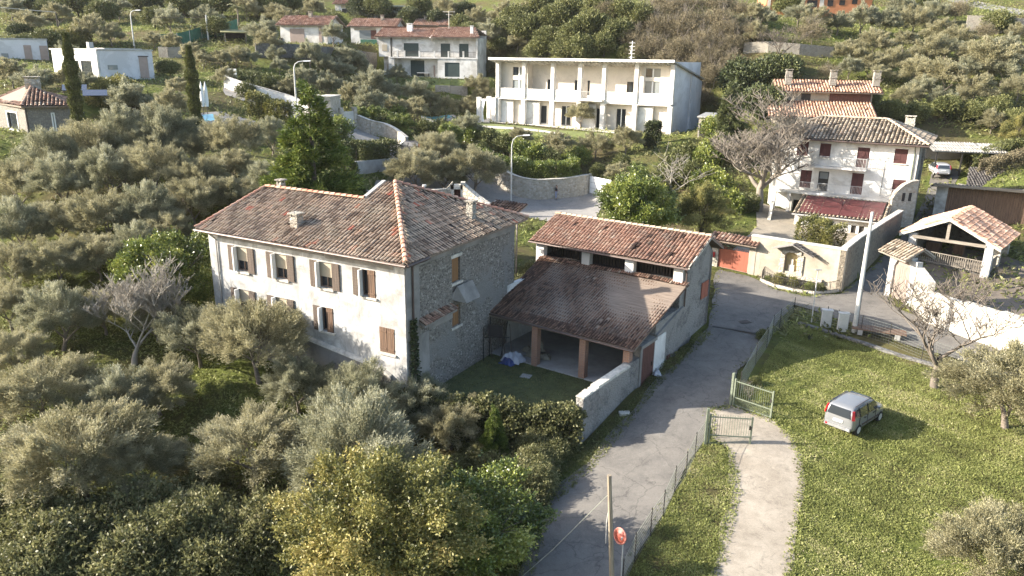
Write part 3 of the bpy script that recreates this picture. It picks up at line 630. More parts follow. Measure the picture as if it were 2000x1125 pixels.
def column(seed, h, w, mat, n):
    rg = np.random.RandomState(seed); z = rg.rand(n) ** .85 * h; a = rg.rand(n) * 2 * math.pi
    R = w * .5 * np.clip(np.minimum(1, (h - z) / (h * .35) + .12) * (.8 + .2 * np.sin(z * 3 + seed)), .05, 1) * (.75 + .3 * rg.rand(n))
    P = np.stack([np.cos(a) * R, np.sin(a) * R, z], 1); D = np.stack([np.cos(a) * .5, np.sin(a) * .5, np.ones(n)], 1)
    PP, DD = shoots(rg, P, D, 3, .1, .45); return leafmesh('cypress_crown', PP, DD, .26, .09, .45 + .2 * np.sin(PP[:, 2] * 4) * .6 + rg.randn(len(PP)) * .16, mat, rg)
proto('cypress', column(3, 12, 1.5, mid_leaf, 5500), MB().tube([(0, 0, -.3), (0, 0, 6), (0, 0, 11)], [.16, .1, .03], 6), dark_bark, 12, 1.5, .5)
# bare trees
def bare(kind, seed, h, w, mat, r0, levels, fork, up, spread, minr, lean=0, wig=.2, shrink=.68, trunk=.3):
    mb = limbs(seed, h, spread, r0, levels, fork, up, lean, 6, shrink, trunk, wig, minr)
    a = np.array(mb.v); W = max(np.ptp(a[:, 0]), np.ptp(a[:, 1])); Hh = a[:, 2].max()
    proto(kind, None, mb, mat, float(Hh), float(W), .62, trunk_name='branches')
bare('fig_tree', 3, 4.6, 5, pale_twig, .11, 6, 3, .75, .7, .009, wig=.16, trunk=.16, shrink=.74)
bare('walnut_tree', 11, 6, 6, twig_brown, .26, 5, 4, .45, .85, .016, .15, .25)
bare('bare_tree', 21, 6, 6, dark_twig, .24, 5, 3, .5, .8, .017, .05, .24)
bare('spiky_tree', 31, 4, 5, pale_twig, .14, 3, 4, .3, 1.0, .022, .0, .2, .8)
bare('thin_bare_tree', 41, 6, 5, twig_brown, .10, 4, 3, .9, .5, .013, 0, .15)
CNT = {}
ORD = ['first', 'second', 'third', 'fourth', 'fifth', 'sixth', 'seventh', 'eighth', 'ninth', 'tenth', 'eleventh', 'twelfth', 'thirteenth', 'fourteenth', 'fifteenth', 'sixteenth']
ROOTS = {}
def plant(kind, name, label, cat, px, py, wpx, group=None, k=1.0, stretch=1.0, var=None, D=None, zoff=0.0, yaw=None, base=None):
    """a tree whose crown centre the survey ray (px,py) meets and whose crown is wpx wide there"""
    ps = PROTO[kind]; r = random.Random(hash((round(px), round(py), kind)) & 0xffff if False else int(px * 7 + py * 13)); j = r.randrange(len(ps)) if var is None else var; p = ps[j]
    d = ray(px, py); hw = p['H'] / p['W'] * k * p['c']
    if base is not None:
        B = on(*base); sc = wpx * float((B - CAMP) @ _f) / FPX / p['W']; X, Y, Z = B
    else:
        P = CAMP + d * _ts[:, None]; g = P[:, 2] - HH(P[:, 0], P[:, 1]) - hw * wpx * _ts / FPX
        i = int(np.argmax(g < 0)); t = _ts[i] if g[i] < 0 else _ts[-1]
        Q = CAMP + d * t; X, Y = Q[0], Q[1]; Z = H(X, Y); sc = wpx * t / FPX / p['W']
    ex = ROOTS.get((kind, j))
    if ex is None:
        o = thing(name, label, cat, (X, Y, Z)); ROOTS[(kind, j)] = o
        if p['trunk'] is not None:
            q = p['trunk'].build(p['tn'], p['tm'], o, smooth=True)
        if p['crown'] is not None:
            q = bpy.data.objects.new(p['cn'], p['crown']); C.objects.link(q); q.parent = o
    else:
        o = copy_tree(ex); o.name = name; o['label'] = label; o['category'] = cat; o.location = (X, Y, Z)
        for ch in o.children: ch.name = ch.name.split('.')[0]
    if 'group' in o: del o['group']
    if group: o['group'] = group
    o.scale = (sc * stretch, sc, sc * k); o.rotation_euler = (0, 0, r.uniform(0, 6.28) if yaw is None else math.radians(yaw))
    o.location.z = Z - .03 + zoff
    return o
def row(kind, name, adj, where, pts, group, k=1.0, cat='tree'):
    """pts from left to right along one row"""
    pts = sorted(pts)
    for i, p in enumerate(pts):
        lab = f'{ORD[i]} {adj} from the left {where}' if len(pts) > 1 else f'{adj} {where}'
        plant(kind, name, lab, cat, p[0], p[1], p[2] * (.99 if 'olive' in kind else 1.0), group, k=p[3] if len(p) > 3 else k)
G1 = 'olive trees of the grove beside the farmhouse'
row('olive', 'olive_tree', 'grey green olive tree', 'in the front rank above the brambles', [(84,750,175),(150,870,260),(262,900,180),(490,860,225),(695,860,280)], G1, k=.85)
row('olive', 'olive_tree', 'silvery olive tree', 'in the rank just below the farmhouse facade', [(230,765,150),(305,750,150),(580,738,125),(700,765,165),(810,775,150),(880,820,140)], G1, k=.85)
row('olive', 'olive_tree', 'leafy olive tree', 'screening the lower windows of the farmhouse', [(385,640,135),(498,645,185)], G1)
row('olive', 'olive_tree', 'pale crowned olive tree', 'in the grove rank around the bare fig', [(15,585,110),(110,600,135),(200,600,110),(300,600,110),(30,680,120)], G1)
row('olive', 'olive_tree', 'dense olive tree', 'in the grove rank level with the laurel', [(20,510,110),(105,500,115),(190,490,115),(270,470,105),(330,440,100)], G1)
row('olive', 'olive_tree', 'rounded olive tree', 'in the grove rank level with the farmhouse ridge', [(25,430,120),(110,425,115),(200,410,120),(290,395,110),(375,385,105),(450,372,95),(515,350,90)], G1)
row('olive', 'olive_tree', 'bushy olive tree', 'in the grove rank below the stone bungalow', [(35,350,110),(115,345,115),(205,325,125),(300,315,120),(385,335,100),(450,320,85)], G1)
row('olive', 'olive_tree', 'tall spreading olive tree', 'in the top grove rank beside the cypresses', [(90,290,110),(165,275,120),(240,250,115),(320,245,110),(285,285,100),(360,285,80)], G1)
plant('olive', 'olive_tree', 'large dark olive tree next to the pool of the umbrellas', 'tree', 452, 262, 110)
plant('olive', 'olive_tree', 'sparse grey olive tree on the lawn strip behind the cedar', 'tree', 530, 255, 70)
row('olive', 'olive_tree', 'broad olive tree', 'behind the tiled roof beside the ruined stone wall', [(812,322,110),(855,285,95),(865,335,90),(925,325,112)], 'olive trees behind the farmhouse roof')
G2 = 'olive trees in the villa gardens'
row('far_olive', 'olive_tree', 'garden olive tree', 'in the rank below the white villa', [(596,146,50),(641,158,58),(688,178,60),(721,190,66),(812,172,58),(809,208,62),(915,203,52),(913,238,56),(932,162,50),(758,175,45)], G2)
row('far_olive', 'olive_tree', 'clipped olive tree', 'in the rank behind the street lamp', [(540,101,38),(604,98,55),(545,124,35),(635,122,46),(681,107,50),(722,152,62),(668,132,42)], G2)
row('far_olive', 'olive_tree', 'small olive tree', 'on the lawn of the white colonnaded building', [(1015,262,46),(1057,207,44),(1091,275,60),(1136,216,54),(1164,278,65),(1223,265,60)], G2)
plant('far_olive', 'olive_tree', 'low pale olive shrub above the white driveway gate', 'tree', 1211, 332, 50)
G3 = 'olive trees on the terraced slope'
row('far_olive', 'olive_tree', 'hillside olive tree', 'in the lowest rank above the terrace roofs', [(1775,182,58),(1793,132,68),(1846,138,82),(1910,168,66),(1993,165,64),(1940,230,50)], G3)
row('far_olive', 'olive_tree', 'hillside olive tree', 'in the middle rank of the terraces', [(1661,94,58),(1743,114,62),(1767,74,48),(1820,90,62),(1937,104,86),(1993,106,60),(1708,76,60)], G3)
row('far_olive', 'olive_tree', 'hillside olive tree', 'in the top rank below the orange house', [(1561,20,48),(1597,32,52),(1638,38,48),(1685,28,60),(1726,34,60),(1787,32,72),(1837,55,54),(1869,68,62),(1963,82,50),(1480,20,50),(1440,45,45)], G3)
row('far_olive', 'olive_tree', 'meadow olive tree', 'around the grassy bank', [(60,38,60),(110,20,50),(175,48,60),(215,60,46),(330,30,55),(400,28,55),(335,78,40),(375,95,44),(395,112,36),(430,110,40),(460,105,50),(490,108,40),(510,55,56),(300,75,40),(130,95,46),(440,145,42)][:16], 'olive trees around the grassy bank')
row('far_olive', 'olive_tree', 'grey olive tree', 'beside the white cube houses', [(20,135,60),(65,150,60),(120,150,50),(165,155,55),(245,185,80),(330,195,60),(350,165,50)], 'olive trees beside the white cube houses')
row('far_olive', 'olive_tree', 'hazy olive tree', 'on the skyline slope above the small villas', [(20,10,50),(230,8,50),(480,8,50),(540,20,46),(610,12,46),(870,15,50),(960,60,52),(985,20,50),(1010,80,40),(930,30,46)], 'olive trees on the top slope')
row('dark_tree', 'evergreen_tree', 'dark evergreen tree', 'on the hedge line above the small villas', [(800,30,44),(850,35,42),(905,20,44),(700,8,40),(40,60,40),(290,12,40)], 'dark evergreens on the hedge line')
row('green_tree', 'leafy_tree', 'leafy green tree', 'in the wood behind the colonnaded building', [(1030,50,60),(1075,75,60),(1085,30,60),(1140,90,60),(1150,45,65),(1205,60,60),(1225,100,40),(1250,30,60)], 'trees of the wood behind the colonnaded building')
row('brown_tree', 'leafless_tree', 'brown leafless tree', 'in the wood above the evergreen', [(1240,75,60),(1275,90,64),(1290,50,64),(1330,95,70),(1345,45,70),(1380,80,66),(1400,40,66),(1370,125,60),(1430,85,50),(1310,20,60),(1450,20,50),(1190,20,50),(1350,160,50)], 'leafless trees of the wood')
row('dark_tree', 'evergreen_tree', 'dense holm oak', 'beside the terrace roofs', [(1455,150,95),(1515,135,80),(1490,195,80),(1545,125,40)], 'holm oaks beside the terrace roofs')
plant('cedar', 'conifer', 'yellowish green conifer beside the white side wall', 'tree', 1425, 235, 75, var=1, k=1.0)
row('green_tree', 'leafy_shrub', 'leafy shrub', 'between the tiled house and the terraces', [(1740,215,50),(1790,215,44),(1850,205,50),(1900,215,50),(1950,205,50),(1700,190,36),(1985,230,50)], 'shrubs below the terraces', cat='shrub')
plant('yellow_bush', 'golden_tree', 'golden yellow tree above the clipped hedges', 'tree', 1988, 255, 60)
plant('bright_shrub', 'climbing_shrub', 'lime green creeper mound beside the stone chimney', 'shrub', 1782, 225, 34)
row('brown_tree', 'leafless_tree', 'leafless hillside tree', 'on the bank beside the terraces', [(1588,62,62),(1620,140,40),(1925,60,40),(1870,20,50),(1470,60,50)], 'leafless trees on the bank')
plant('bare_tree', 'bare_tree', 'spreading bare tree in front of the pale terrace wall', 'tree', 1529, 75, 90)
plant('laurel', 'laurel_tree', 'big glossy laurel tree behind the barn roof', 'tree', 1243, 398, 165)
plant('yellow_bush', 'citrus_tree', 'lime yellow leafy tree beside the walled gate', 'tree', 1370, 412, 100)
plant('laurel', 'laurel_tree', 'glossy laurel tree against the drainpipe end of the farmhouse', 'tree', 345, 522, 180, k=1.05)
plant('cedar', 'cedar_tree', 'large yellow tipped cedar behind the farmhouse ridge', 'tree', 612, 326, 205, var=0, k=.95)
plant('cedar', 'cedar_tree', 'small dark cedar leaning beside the larger one', 'tree', 678, 355, 80, var=1)
plant('fig_tree', 'fig_tree', 'pale bare fig tree standing in the olive grove', 'tree', 240, 620, 215, k=.9, base=(262, 712))
plant('walnut_tree', 'walnut_tree', 'big bare walnut tree beside the balcony house', 'tree', 1450, 325, 215, base=(1480, 412), k=.9)
plant('spiky_tree', 'pruned_tree', 'pale pruned tree with long bare shoots', 'tree', 1310, 325, 140, base=(1315, 385))
plant('bare_tree', 'bare_tree', 'crooked bare tree at the corner of the meadow', 'tree', 1840, 600, 270, base=(1826, 758), k=1.05)
plant('bare_tree', 'bare_tree', 'pale bare tree growing behind the arched gate', 'tree', 1856, 555, 120, base=(1850, 640), k=.9)
plant('olive', 'olive_tree', 'wide olive tree at the edge of the meadow', 'tree', 1985, 740, 240, k=.8)
plant('olive', 'olive_tree', 'low silvery olive at the bottom of the meadow', 'tree', 1960, 1055, 215)
plant('yellow_bush', 'bay_tree', 'huge yellow green bay tree at the foot of the lane', 'tree', 730, 1020, 350, var=0, k=.85)
plant('laurel', 'bay_tree', 'broad dark green bay tree beside the lane verge', 'tree', 915, 1015, 270, var=1, k=.8)
row('bramble', 'bramble_thicket', 'tangled bramble thicket', 'along the bottom of the olive grove', [(60,1010,200),(190,1050,240),(360,1010,230),(500,1060,230),(330,1090,240),(100,1110,230)], 'bramble thickets below the grove', cat='bush')
row('bramble', 'leafy_bush', 'wild leafy bush', 'below the ivy wall', [(1050,890,120),(1010,940,150),(940,900,110)], 'wild bushes below the ivy wall', cat='bush')
plant('cedar', 'young_conifer', 'young light green conifer in front of the ivy wall', 'tree', 965, 850, 60, var=0, k=1.3)
row('shrub', 'garden_shrub', 'green garden shrub', 'along the garden wall behind the street lamp', [(955,268,40),(985,280,40),(1015,290,42),(1045,300,44),(1075,312,44),(1110,316,40),(1135,305,40),(920,262,40),(890,252,40),(860,248,36),(940,290,36)], 'shrubs along the garden wall', cat='shrub')
row('shrub', 'garden_shrub', 'round garden shrub', 'beside the villa road wall', [(665,250,50),(640,262,50),(520,165,44),(560,170,44),(490,160,40),(775,225,40),(750,240,40),(830,250,36),(585,175,36),(480,175,36)], 'shrubs beside the road wall', cat='shrub')
row('bright_shrub', 'yellow_shrub', 'yellow leafed shrub', 'around the white cube houses', [(205,175,46),(235,168,44),(190,190,40),(260,172,30),(115,75,44),(150,70,44),(80,95,30)], 'yellow shrubs by the cube houses', cat='shrub')
plant('far_olive', 'olive_tree', 'low grey olive beside the yellow shrubs', 'tree', 262, 192, 60)
row('far_olive', 'olive_tree', 'crowded olive tree', 'in the band above the white villas', [(650,60,46),(560,30,46),(520,75,50),(660,135,44),(775,140,40),(700,118,40),(940,100,40),(955,125,44),(945,180,46),(870,205,50),(840,190,44),(770,205,50),(575,150,40),(560,165,44)], 'crowded olive trees among the villas')
row('green_tree', 'leafy_tree', 'highest bushy tree', 'on the skyline bank', [(40,4,60),(150,2,60),(200,20,50),(280,2,60),(360,6,56),(430,2,60),(500,2,60),(560,2,50),(90,15,50),(1540,6,50),(1590,4,50),(1800,4,50),(1950,40,50)], 'highest bushy trees on the skyline bank')
row('far_olive', 'olive_tree', 'backmost olive tree', 'along the top of the slope', [(1480,60,50),(1500,30,40),(1620,5,44),(1680,2,44),(1760,8,50),(1830,15,50),(1850,85,50),(1900,95,56),(1960,130,60),(1890,130,56),(1800,165,50),(1840,185,50),(1990,60,50),(1700,120,50),(1720,140,44),(1660,125,44)], 'backmost olive trees of the terraces')
row('green_tree', 'leafy_tree', 'tall wood tree', 'in the wood above the colonnade roof', [(1010,30,56),(1060,10,60),(1115,12,60),(1120,65,60),(1170,10,60),(1180,85,50),(1215,20,60),(1105,95,50),(1050,95,44),(990,50,50),(975,85,40),(1240,110,46)], 'tall trees of the wood')
row('brown_tree', 'leafless_tree', 'scrubby leafless tree', 'on the brown bank below the terraces', [(1260,30,60),(1300,120,60),(1330,140,56),(1340,10,60),(1390,110,60),(1390,10,60),(1420,60,60),(1395,145,54),(1430,120,50),(1420,10,50),(1290,5,50),(1360,100,60),(1330,60,60),(1250,105,54),(1370,190,50)], 'scrubby leafless trees on the bank')
row('green_tree', 'leafy_tree', 'bushy green tree', 'beside the awning villas', [(650,40,44),(790,60,40),(900,45,44),(920,60,44),(740,10,50),(820,10,50),(620,60,40),(530,10,50),(90,75,50),(45,85,50),(330,130,40),(300,30,46),(420,50,46)], 'bushy green trees beside the villas')
row('shrub', 'hillside_shrub', 'rough hillside shrub', 'on the rough bank behind the walnut', [(1320,320,60),(1350,340,60),(1385,350,60),(1300,345,50),(1410,360,50),(1340,300,50),(1375,310,50),(1400,290,60),(1395,250,50),(1450,300,50)], 'rough shrubs on the bank', cat='shrub')
row('laurel', 'garden_bush', 'rounded laurel bush', 'around the villa road', [(650,205,40),(738,225,44),(700,222,40),(780,240,50),(880,262,50),(1500,250,40),(1490,270,40)], 'rounded laurel bushes by the villa road', cat='bush')
for i, (bx, by, tx, ty, nm) in enumerate([(150, 232, 128, 68, 'tall ivy clad cypress beside the stone bungalow roof'), (398, 285, 368, 92, 'slender cypress beside the folded pool umbrellas')]):
    D_ = 74 + 6 * i; B = ad(bx, by, D_); z = H(B[0], B[1]); T_ = ad(tx, ty, D_)
    o = plant('cypress', 'cypress', nm, 'tree', bx, by, 30); hgt = T_[2] - z; o.location = (T_[0], T_[1], z); o.scale = (.78, .78, hgt / 12)
row('shrub', 'wild_shrub', 'small wild shrub', 'behind the white driveway gate', [(1168,332,30),(1250,345,40),(1385,385,60),(1430,395,50),(1290,370,44),(1215,315,34)], 'wild shrubs behind the gate', cat='shrub')
# ---------------------------------------------------------------- the stone farmhouse (local u along the white facade, v to the back)
fh = thing('farmhouse', 'long old farmhouse with white facade, brown shutters and mossy hipped tile roof', 'house', MO, MY)
HL, HW, EZ = 14.45, 11.6, 7.35
wz0 = -1.5
def opening_z(l): return l
top_w = [(-12.25, -11.25), (-9.15, -8.15), (-5.85, -4.85), (-2.85, -1.9)]
low_w = [(-12.35, -11.4), (-9.35, -8.35), (-5.85, -4.95)]
holes = [(a, b, 5.15, 6.6) for a, b in top_w] + [(a, b, 2.62, 4.0) for a, b in low_w] + [(-1.75, -.75, 2.2, 3.6), (-7.85, -7.45, .75, 1.25), (-5.55, -5.2, .4, .9), (-6.55, -6.3, 2.75, 3.05)]
w = MB().gridwall(0, wz0, EZ, .45, holes, start=-HL)
w.build('front_wall', white_old, fh)
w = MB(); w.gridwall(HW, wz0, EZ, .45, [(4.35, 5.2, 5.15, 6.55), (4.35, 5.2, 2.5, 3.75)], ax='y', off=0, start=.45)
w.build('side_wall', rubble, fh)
w = MB(); w.box(-HL, -HL + .45, .45, 9.0, wz0, EZ); w.box(-HL + .45, -5.6, 8.55, 9.0, wz0, EZ); w.box(-6.05, -5.6, 9.0, HW, wz0, EZ); w.box(-5.6, -.45, HW - .45, HW, wz0, EZ)
w.side([(-HL + .45, EZ), (-5.6, EZ), (-5.6, EZ + 1.2), (-HL + .45, EZ + 1.0)], 4.2, 4.5)
w.side([(.6, EZ), (11.3, EZ), (6.3, 9.9), (4.3, 9.0)], -5.95, -5.75, 'x')
w.build('back_wall', grey_plaster, fh)
# battered base and its ledge on the facade
w = MB(); pts = [(-9.5, 2.35), (-6.2, 1.85), (-1.75, 1.25), (-1.0, .9), (-1.0, wz0), (-HL, wz0), (-HL, 2.4)]
w.side(pts, -.14, 0); w.build('battered_base', grey_plaster, fh)
lg = MB()
for (a, za), (b, zb) in zip(pts[:3], pts[1:4]): lg.hexa([(a, -.24, za-.05), (b, -.24, zb-.05), (b, .0, zb-.05), (a, .0, za-.05), (a, -.2, za+.06), (b, -.2, zb+.06), (b, .0, zb+.12), (a, .0, za+.12)])
lg.build('stone_ledge', cap_stone, fh)
gr = MB()                                   # grey painted band under the eaves
for a, b in ((-13.6, -5.35), (-5.25, -.7)): gr.box(a, b, -.03, 0, 6.95 if a < -6 else 6.85, EZ)
gr.build('eaves_band', grey_plaster, fh)
bh = MB()
for a, b in top_w + low_w + [(-1.75, -.75), (-7.85, -7.45), (-5.55, -5.2), (-6.55, -6.3)]: pass
bh.box(-HL + .5, -.5, 1.0, 1.06, 0, EZ); bh.box(-1.2, -1.14, 1.06, HW - .6, 0, EZ); bh.build('dark_backing', black_void, fh)  # added near-black sheets stand in for the unlit rooms behind the windows
def leaf(par, a0, a1, z0, z1, y, mat, nm='shutter', slats=True, face=1):
    s = MB(); s.box(a0, a1, y - .045, y, z0, z1)
    if slats:
        k = z0 + .08
        while k < z1 - .05: s.box(a0 + .03, a1 - .03, y - .06, y - .045, k, k + .1); k += .15
    else:
        for q in range(4): aa = a0 + (a1 - a0) * q / 4; s.box(aa + .008, aa + (a1 - a0) / 4 - .008, y - .055, y - .045, z0 + .01, z1 - .01)
        for zz in (z0 + .18, z1 - .25): s.box(a0 + .02, a1 - .02, y - .085, y - .055, zz, zz + .07)
    return s.build(nm, mat, par)
def window(par, a, b, z0, z1, state, blind=True, wood_=shutter_wood):
    wn = MB(); t = .06
    wn.box(a, b, .16, .2, z0, z0 + t); wn.box(a, b, .16, .2, z1 - t, z1); wn.box(a, a + t, .16, .2, z0 + t, z1 - t); wn.box(b - t, b, .16, .2, z0 + t, z1 - t)
    m_ = (a + b) / 2; wn.box(m_ - .03, m_ + .03, .16, .2, z0 + t, z1 - t)
    f = wn.build('window', wood('window_frame_wood', (.25, .17, .12), (.12, .08, .06)) if 'window_frame_wood' not in MATS else MATS['window_frame_wood'], par)
    MB().box(a + t, b - t, .21, .22, z0 + t, z1 - t).build('pane', glass_m, f)
    if blind: MB().box(a + .02, b - .02, .10, .125, z0 + (z1 - z0) * .42, z1 - .02).build('roller_blind', blind_m, f)
    sw = (b - a) * .52
    if state in ('open', 'half'):
        leaf(par, a - sw - .03, a - .03, z0 - .03, z1 + .03, -.03, wood_)
        s = MB().box(a + .02, a + .10, -.28, .0, z0, z1); s.build('jamb_leaf', white_paint, f)
    if state == 'open': leaf(par, b + .03, b + sw + .03, z0 - .03, z1 + .03, -.03, wood_)
    if state == 'half': leaf(par, b - sw, b - .01, z0 - .02, z1 + .02, .02, shutter_pale, slats=False)
    if state == 'shut': leaf(par, a + .01, m_ - .01, z0, z1, .03, shutter_pale, slats=False); leaf(par, m_ + .01, b - .01, z0, z1, .03, shutter_pale, slats=False)
    MB().box(a - .1, b + .1, -.12, 0, z0 - .12, z0 - .02).build('window_sill', cap_stone, par)
for i, (a, b) in enumerate(top_w): window(fh, a, b, 5.15, 6.6, 'half' if i == 3 else 'open', i != 3)
for i, (a, b) in enumerate(low_w): window(fh, a, b, 2.62, 4.0, 'half' if i == 2 else 'open', i != 2)
window(fh, -1.75, -.75, 2.2, 3.6, 'shut', False)
# side wall details
def vleaf(par, y0, y1, z0, z1, x, mat, nm='shutter'):
    s = MB(); s.box(x, x + .05, y0, y1, z0, z1); n = 5
    for q in range(n): yy = y0 + (y1 - y0) * q / n; s.box(x + .05, x + .06, yy + .01, yy + (y1 - y0) / n - .01, z0, z1)
    return s.build(nm, mat, par)
honey = wood('honey_brown_shutter', (.27, .14, .055), (.19, .095, .04))
vleaf(fh, 4.36, 5.19, 5.15, 6.55, -.18, honey); vleaf(fh, 4.36, 5.19, 2.5, 3.75, -.18, honey)
MB().box(0, .1, 4.2, 5.35, 5.0, 5.14).build('window_sill', cap_stone, fh); MB().box(0, .06, 4.2, 5.35, 6.58, 6.78).build('window_lintel', cap_stone, fh); MB().box(0, .08, 4.2, 5.35, 2.36, 2.49).build('window_sill', cap_stone, fh)
tm = MB(); roofplane(tm, None, [(.0, 1.0, 3.92), (.0, 4.3, 4.05), (-.02, 4.3, 4.12), (-.02, 1.0, 3.98)], .2, .3)
can = MB(); can.hexa([(0, 1.1, 3.72), (.42, 1.1, 3.55), (.42, 4.25, 3.62), (0, 4.25, 3.8), (0, 1.1, 3.92), (.42, 1.1, 3.72), (.42, 4.25, 3.8), (0, 4.25, 4.0)])
cn = can.build('brick_drip_course', grey_plaster, fh); tm = MB(); roofplane(tm, None, [(.5, 1.05, 3.72), (.5, 4.3, 3.8), (.0, 4.3, 4.02), (.0, 1.05, 3.94)], .2, .3, .08); tm.build('course_tiles', tile_red, cn)
st_ = MB(); st_.hexa([(0, 4.4, 4.15), (.75, 4.7, 4.0), (.75, 6.2, 4.0), (0, 6.4, 4.15), (0, 4.3, 4.45), (.2, 4.6, 4.95), (.2, 6.2, 4.95), (0, 6.5, 4.6)]); st_.build('stone_chimney_breast', grey_plaster, fh)
MB().box(0, .06, .05, 1.2, 3.0, EZ - .1).box(0, .04, .1, 2.0, wz0, 3.1).box(0, .03, 2.0, 4.35, 3.1, 3.55).box(0, .03, .05, HW, 6.9, EZ).build('plaster_patch', grey_plaster, fh)
iv = np.random.RandomState(4); n_ = 1300; zz_ = iv.rand(n_) ** .8 * 5.0 - .8; P_ = np.stack([.06 + iv.rand(n_) * .16, .35 + (iv.rand(n_) - .3) * (.9 - .12 * zz_), zz_], 1); D_ = iv.randn(n_, 3) + [1, 0, .2]
q = bpy.data.objects.new('ivy', leafmesh('ivy', P_, D_, .14, .11, .35 + .2 * iv.randn(n_), dark_leaf, iv)); C.objects.link(q); q.parent = fh
# roof
A_ = (.5, -.5, EZ + .05); ap = (-5.2, 6.2, 10.1); ap2 = (-5.95, 6.2, 10.1); rl = (-13.9, 4.25, 9.15); rr_ = (-5.95, 4.25, 9.15)
def mosstone(a, b, c): 
    t = .5 + .5 * math.sin(a * .9 + 1.3) * math.sin(b * 1.1 + a * .35); return c * (.55 + .25 * t) + (.32 if (math.sin(a * 2.3) * math.sin(b * 1.7 + 1) > .72) else .08)
tm, sm = MB(), MB()
fz = lambda v: EZ + .05 + (v + .5) * (ap[2] - EZ - .05) / (ap[1] + .5)
roofplane(tm, sm, [(-14.9, -.5, EZ + .05), (.5, -.5, EZ + .05), (ap[0], ap[1], ap[2]), (ap2[0], ap2[1], ap2[2]), (-5.95, 4.25, fz(4.25)), (-13.9, 4.25, fz(4.25))], tone=mosstone)
roofplane(tm, sm, [(.5, -.5, EZ + .05), (.5, 12.4, EZ + .2), ap], tone=lambda a, b, c: min(1, mosstone(a, b, c) + .12 * (b > 1)))
roofplane(tm, sm, [(.5, 12.4, EZ + .2), (-5.95, 12.4, EZ + .2), ap2, ap], tone=mosstone)
roofplane(tm, sm, [(-5.95, 9.3, EZ), (-14.9, 9.3, EZ), (-13.9, 4.25, fz(4.25)), (-5.95, 4.25, fz(4.25))], tone=mosstone)
roofplane(tm, sm, [(-14.9, 9.3, EZ), (-14.9, -.5, EZ + .05), (-13.9, 4.25, fz(4.25))], tone=mosstone)
rf = sm.build('roof', eave_wood, fh); tm.build('roof_tiles', tile_old, rf)
rterr = rndmat('ridge_terracotta', [(0, (.25, .12, .08)), (.6, (.45, .21, .14)), (1, (.50, .33, .24))], .9, (.35, .28, .22), -.3, 1)
for a_, b_, r_ in (((.5, -.5, EZ + .12), (ap[0], ap[1], ap[2] + .08), .16), ((-5.95, 4.25, fz(4.25) + .05), (-13.9, 4.25, fz(4.25) + .05), .13), ((.5, 12.4, EZ + .25), (ap[0], ap[1], ap[2] + .05), .12), ((-14.9, -.5, EZ + .1), (-13.9, 4.25, fz(4.25) + .05), .1)):
    ridge_caps(MB(), a_, b_, r_).build('ridge_tiles', rterr, rf)
MB().hexa([(-6.2, 4.25, fz(4.25)), (-5.9, 4.25, fz(4.25)), (-5.9, 6.2, 10.1), (-6.2, 6.2, 10.1), (-6.2, 4.25, fz(4.25) + .12), (-5.9, 4.25, fz(4.25) + .16), (-5.9, 6.2, 10.22), (-6.2, 6.2, 10.2)]).build('verge_flashing', zinc, rf)
g = MB(); gutter(g, (-14.9, -.6, EZ + .0), (.55, -.6, EZ - .02)); gutter(g, (.6, -.5, EZ - .02), (.6, 1.4, EZ + .02)); g.build('gutter', gutter_m, fh)
dp = MB(); dp.tube([(-13.75, -.55, EZ - .05), (-13.75, -.08, EZ - .5), (-13.75, -.07, .0)], .05, 6); dp.build('drainpipe', zinc, fh)
dp = MB(); dp.tube([(.55, 1.25, EZ - .05), (.12, 1.2, EZ - .25), (.12, .55, EZ - .3), (.12, .5, .0)], .055, 6); dp.build('drainpipe', gutter_m, fh)
def chimney(par, u, v, zb, w_, d_, h, mat=wall_stone, cap='slab', nm='chimney'):
    c = MB(); c.box(u - w_/2, u + w_/2, v - d_/2, v + d_/2, zb, zb + h)
    c.box(u - w_/2 - .05, u + w_/2 + .05, v - d_/2 - .05, v + d_/2 + .05, zb + h * .55, zb + h * .62)
    if cap == 'slab':
        for sx in (-1, 1):
            for sy in (-1, 1): c.box(u + sx * (w_/2 - .06) - .05, u + sx * (w_/2 - .06) + .05, v + sy * (d_/2 - .06) - .05, v + sy * (d_/2 - .06) + .05, zb + h, zb + h + .16)
        c.box(u - w_/2 - .08, u + w_/2 + .08, v - d_/2 - .08, v + d_/2 + .08, zb + h + .16, zb + h + .24)
    return c.build(nm, mat, par)
def on_roof(px, py, v): p = pl(px, py, fr(MO, MY, 0, v), MY); d = p - MO; y = math.radians(MY); return d[0] * math.cos(y) + d[1] * math.sin(y), p[2]
u_, z_ = on_roof(581, 455, 1.1); chimney(fh, u_, 1.1, fz(1.1) - .2, .55, .5, .75)
chimney(fh, -.95, 7.9, 8.15 - .3, .42, .42, 1.15)
u_, z_ = on_roof(545, 372, 5.0); chimney(fh, u_, 5.2, 8.6, .4, .4, .9)
u_, z_ = on_roof(829, 380, 7.6); MB().tube([(u_, 7.6, 8.6), (u_, 7.6, z_ + .55)], .06, 8).tube([(u_, 7.6, z_ + .5), (u_, 7.6, z_ + .6)], .13, 8).build('flue', pale_metal, fh)

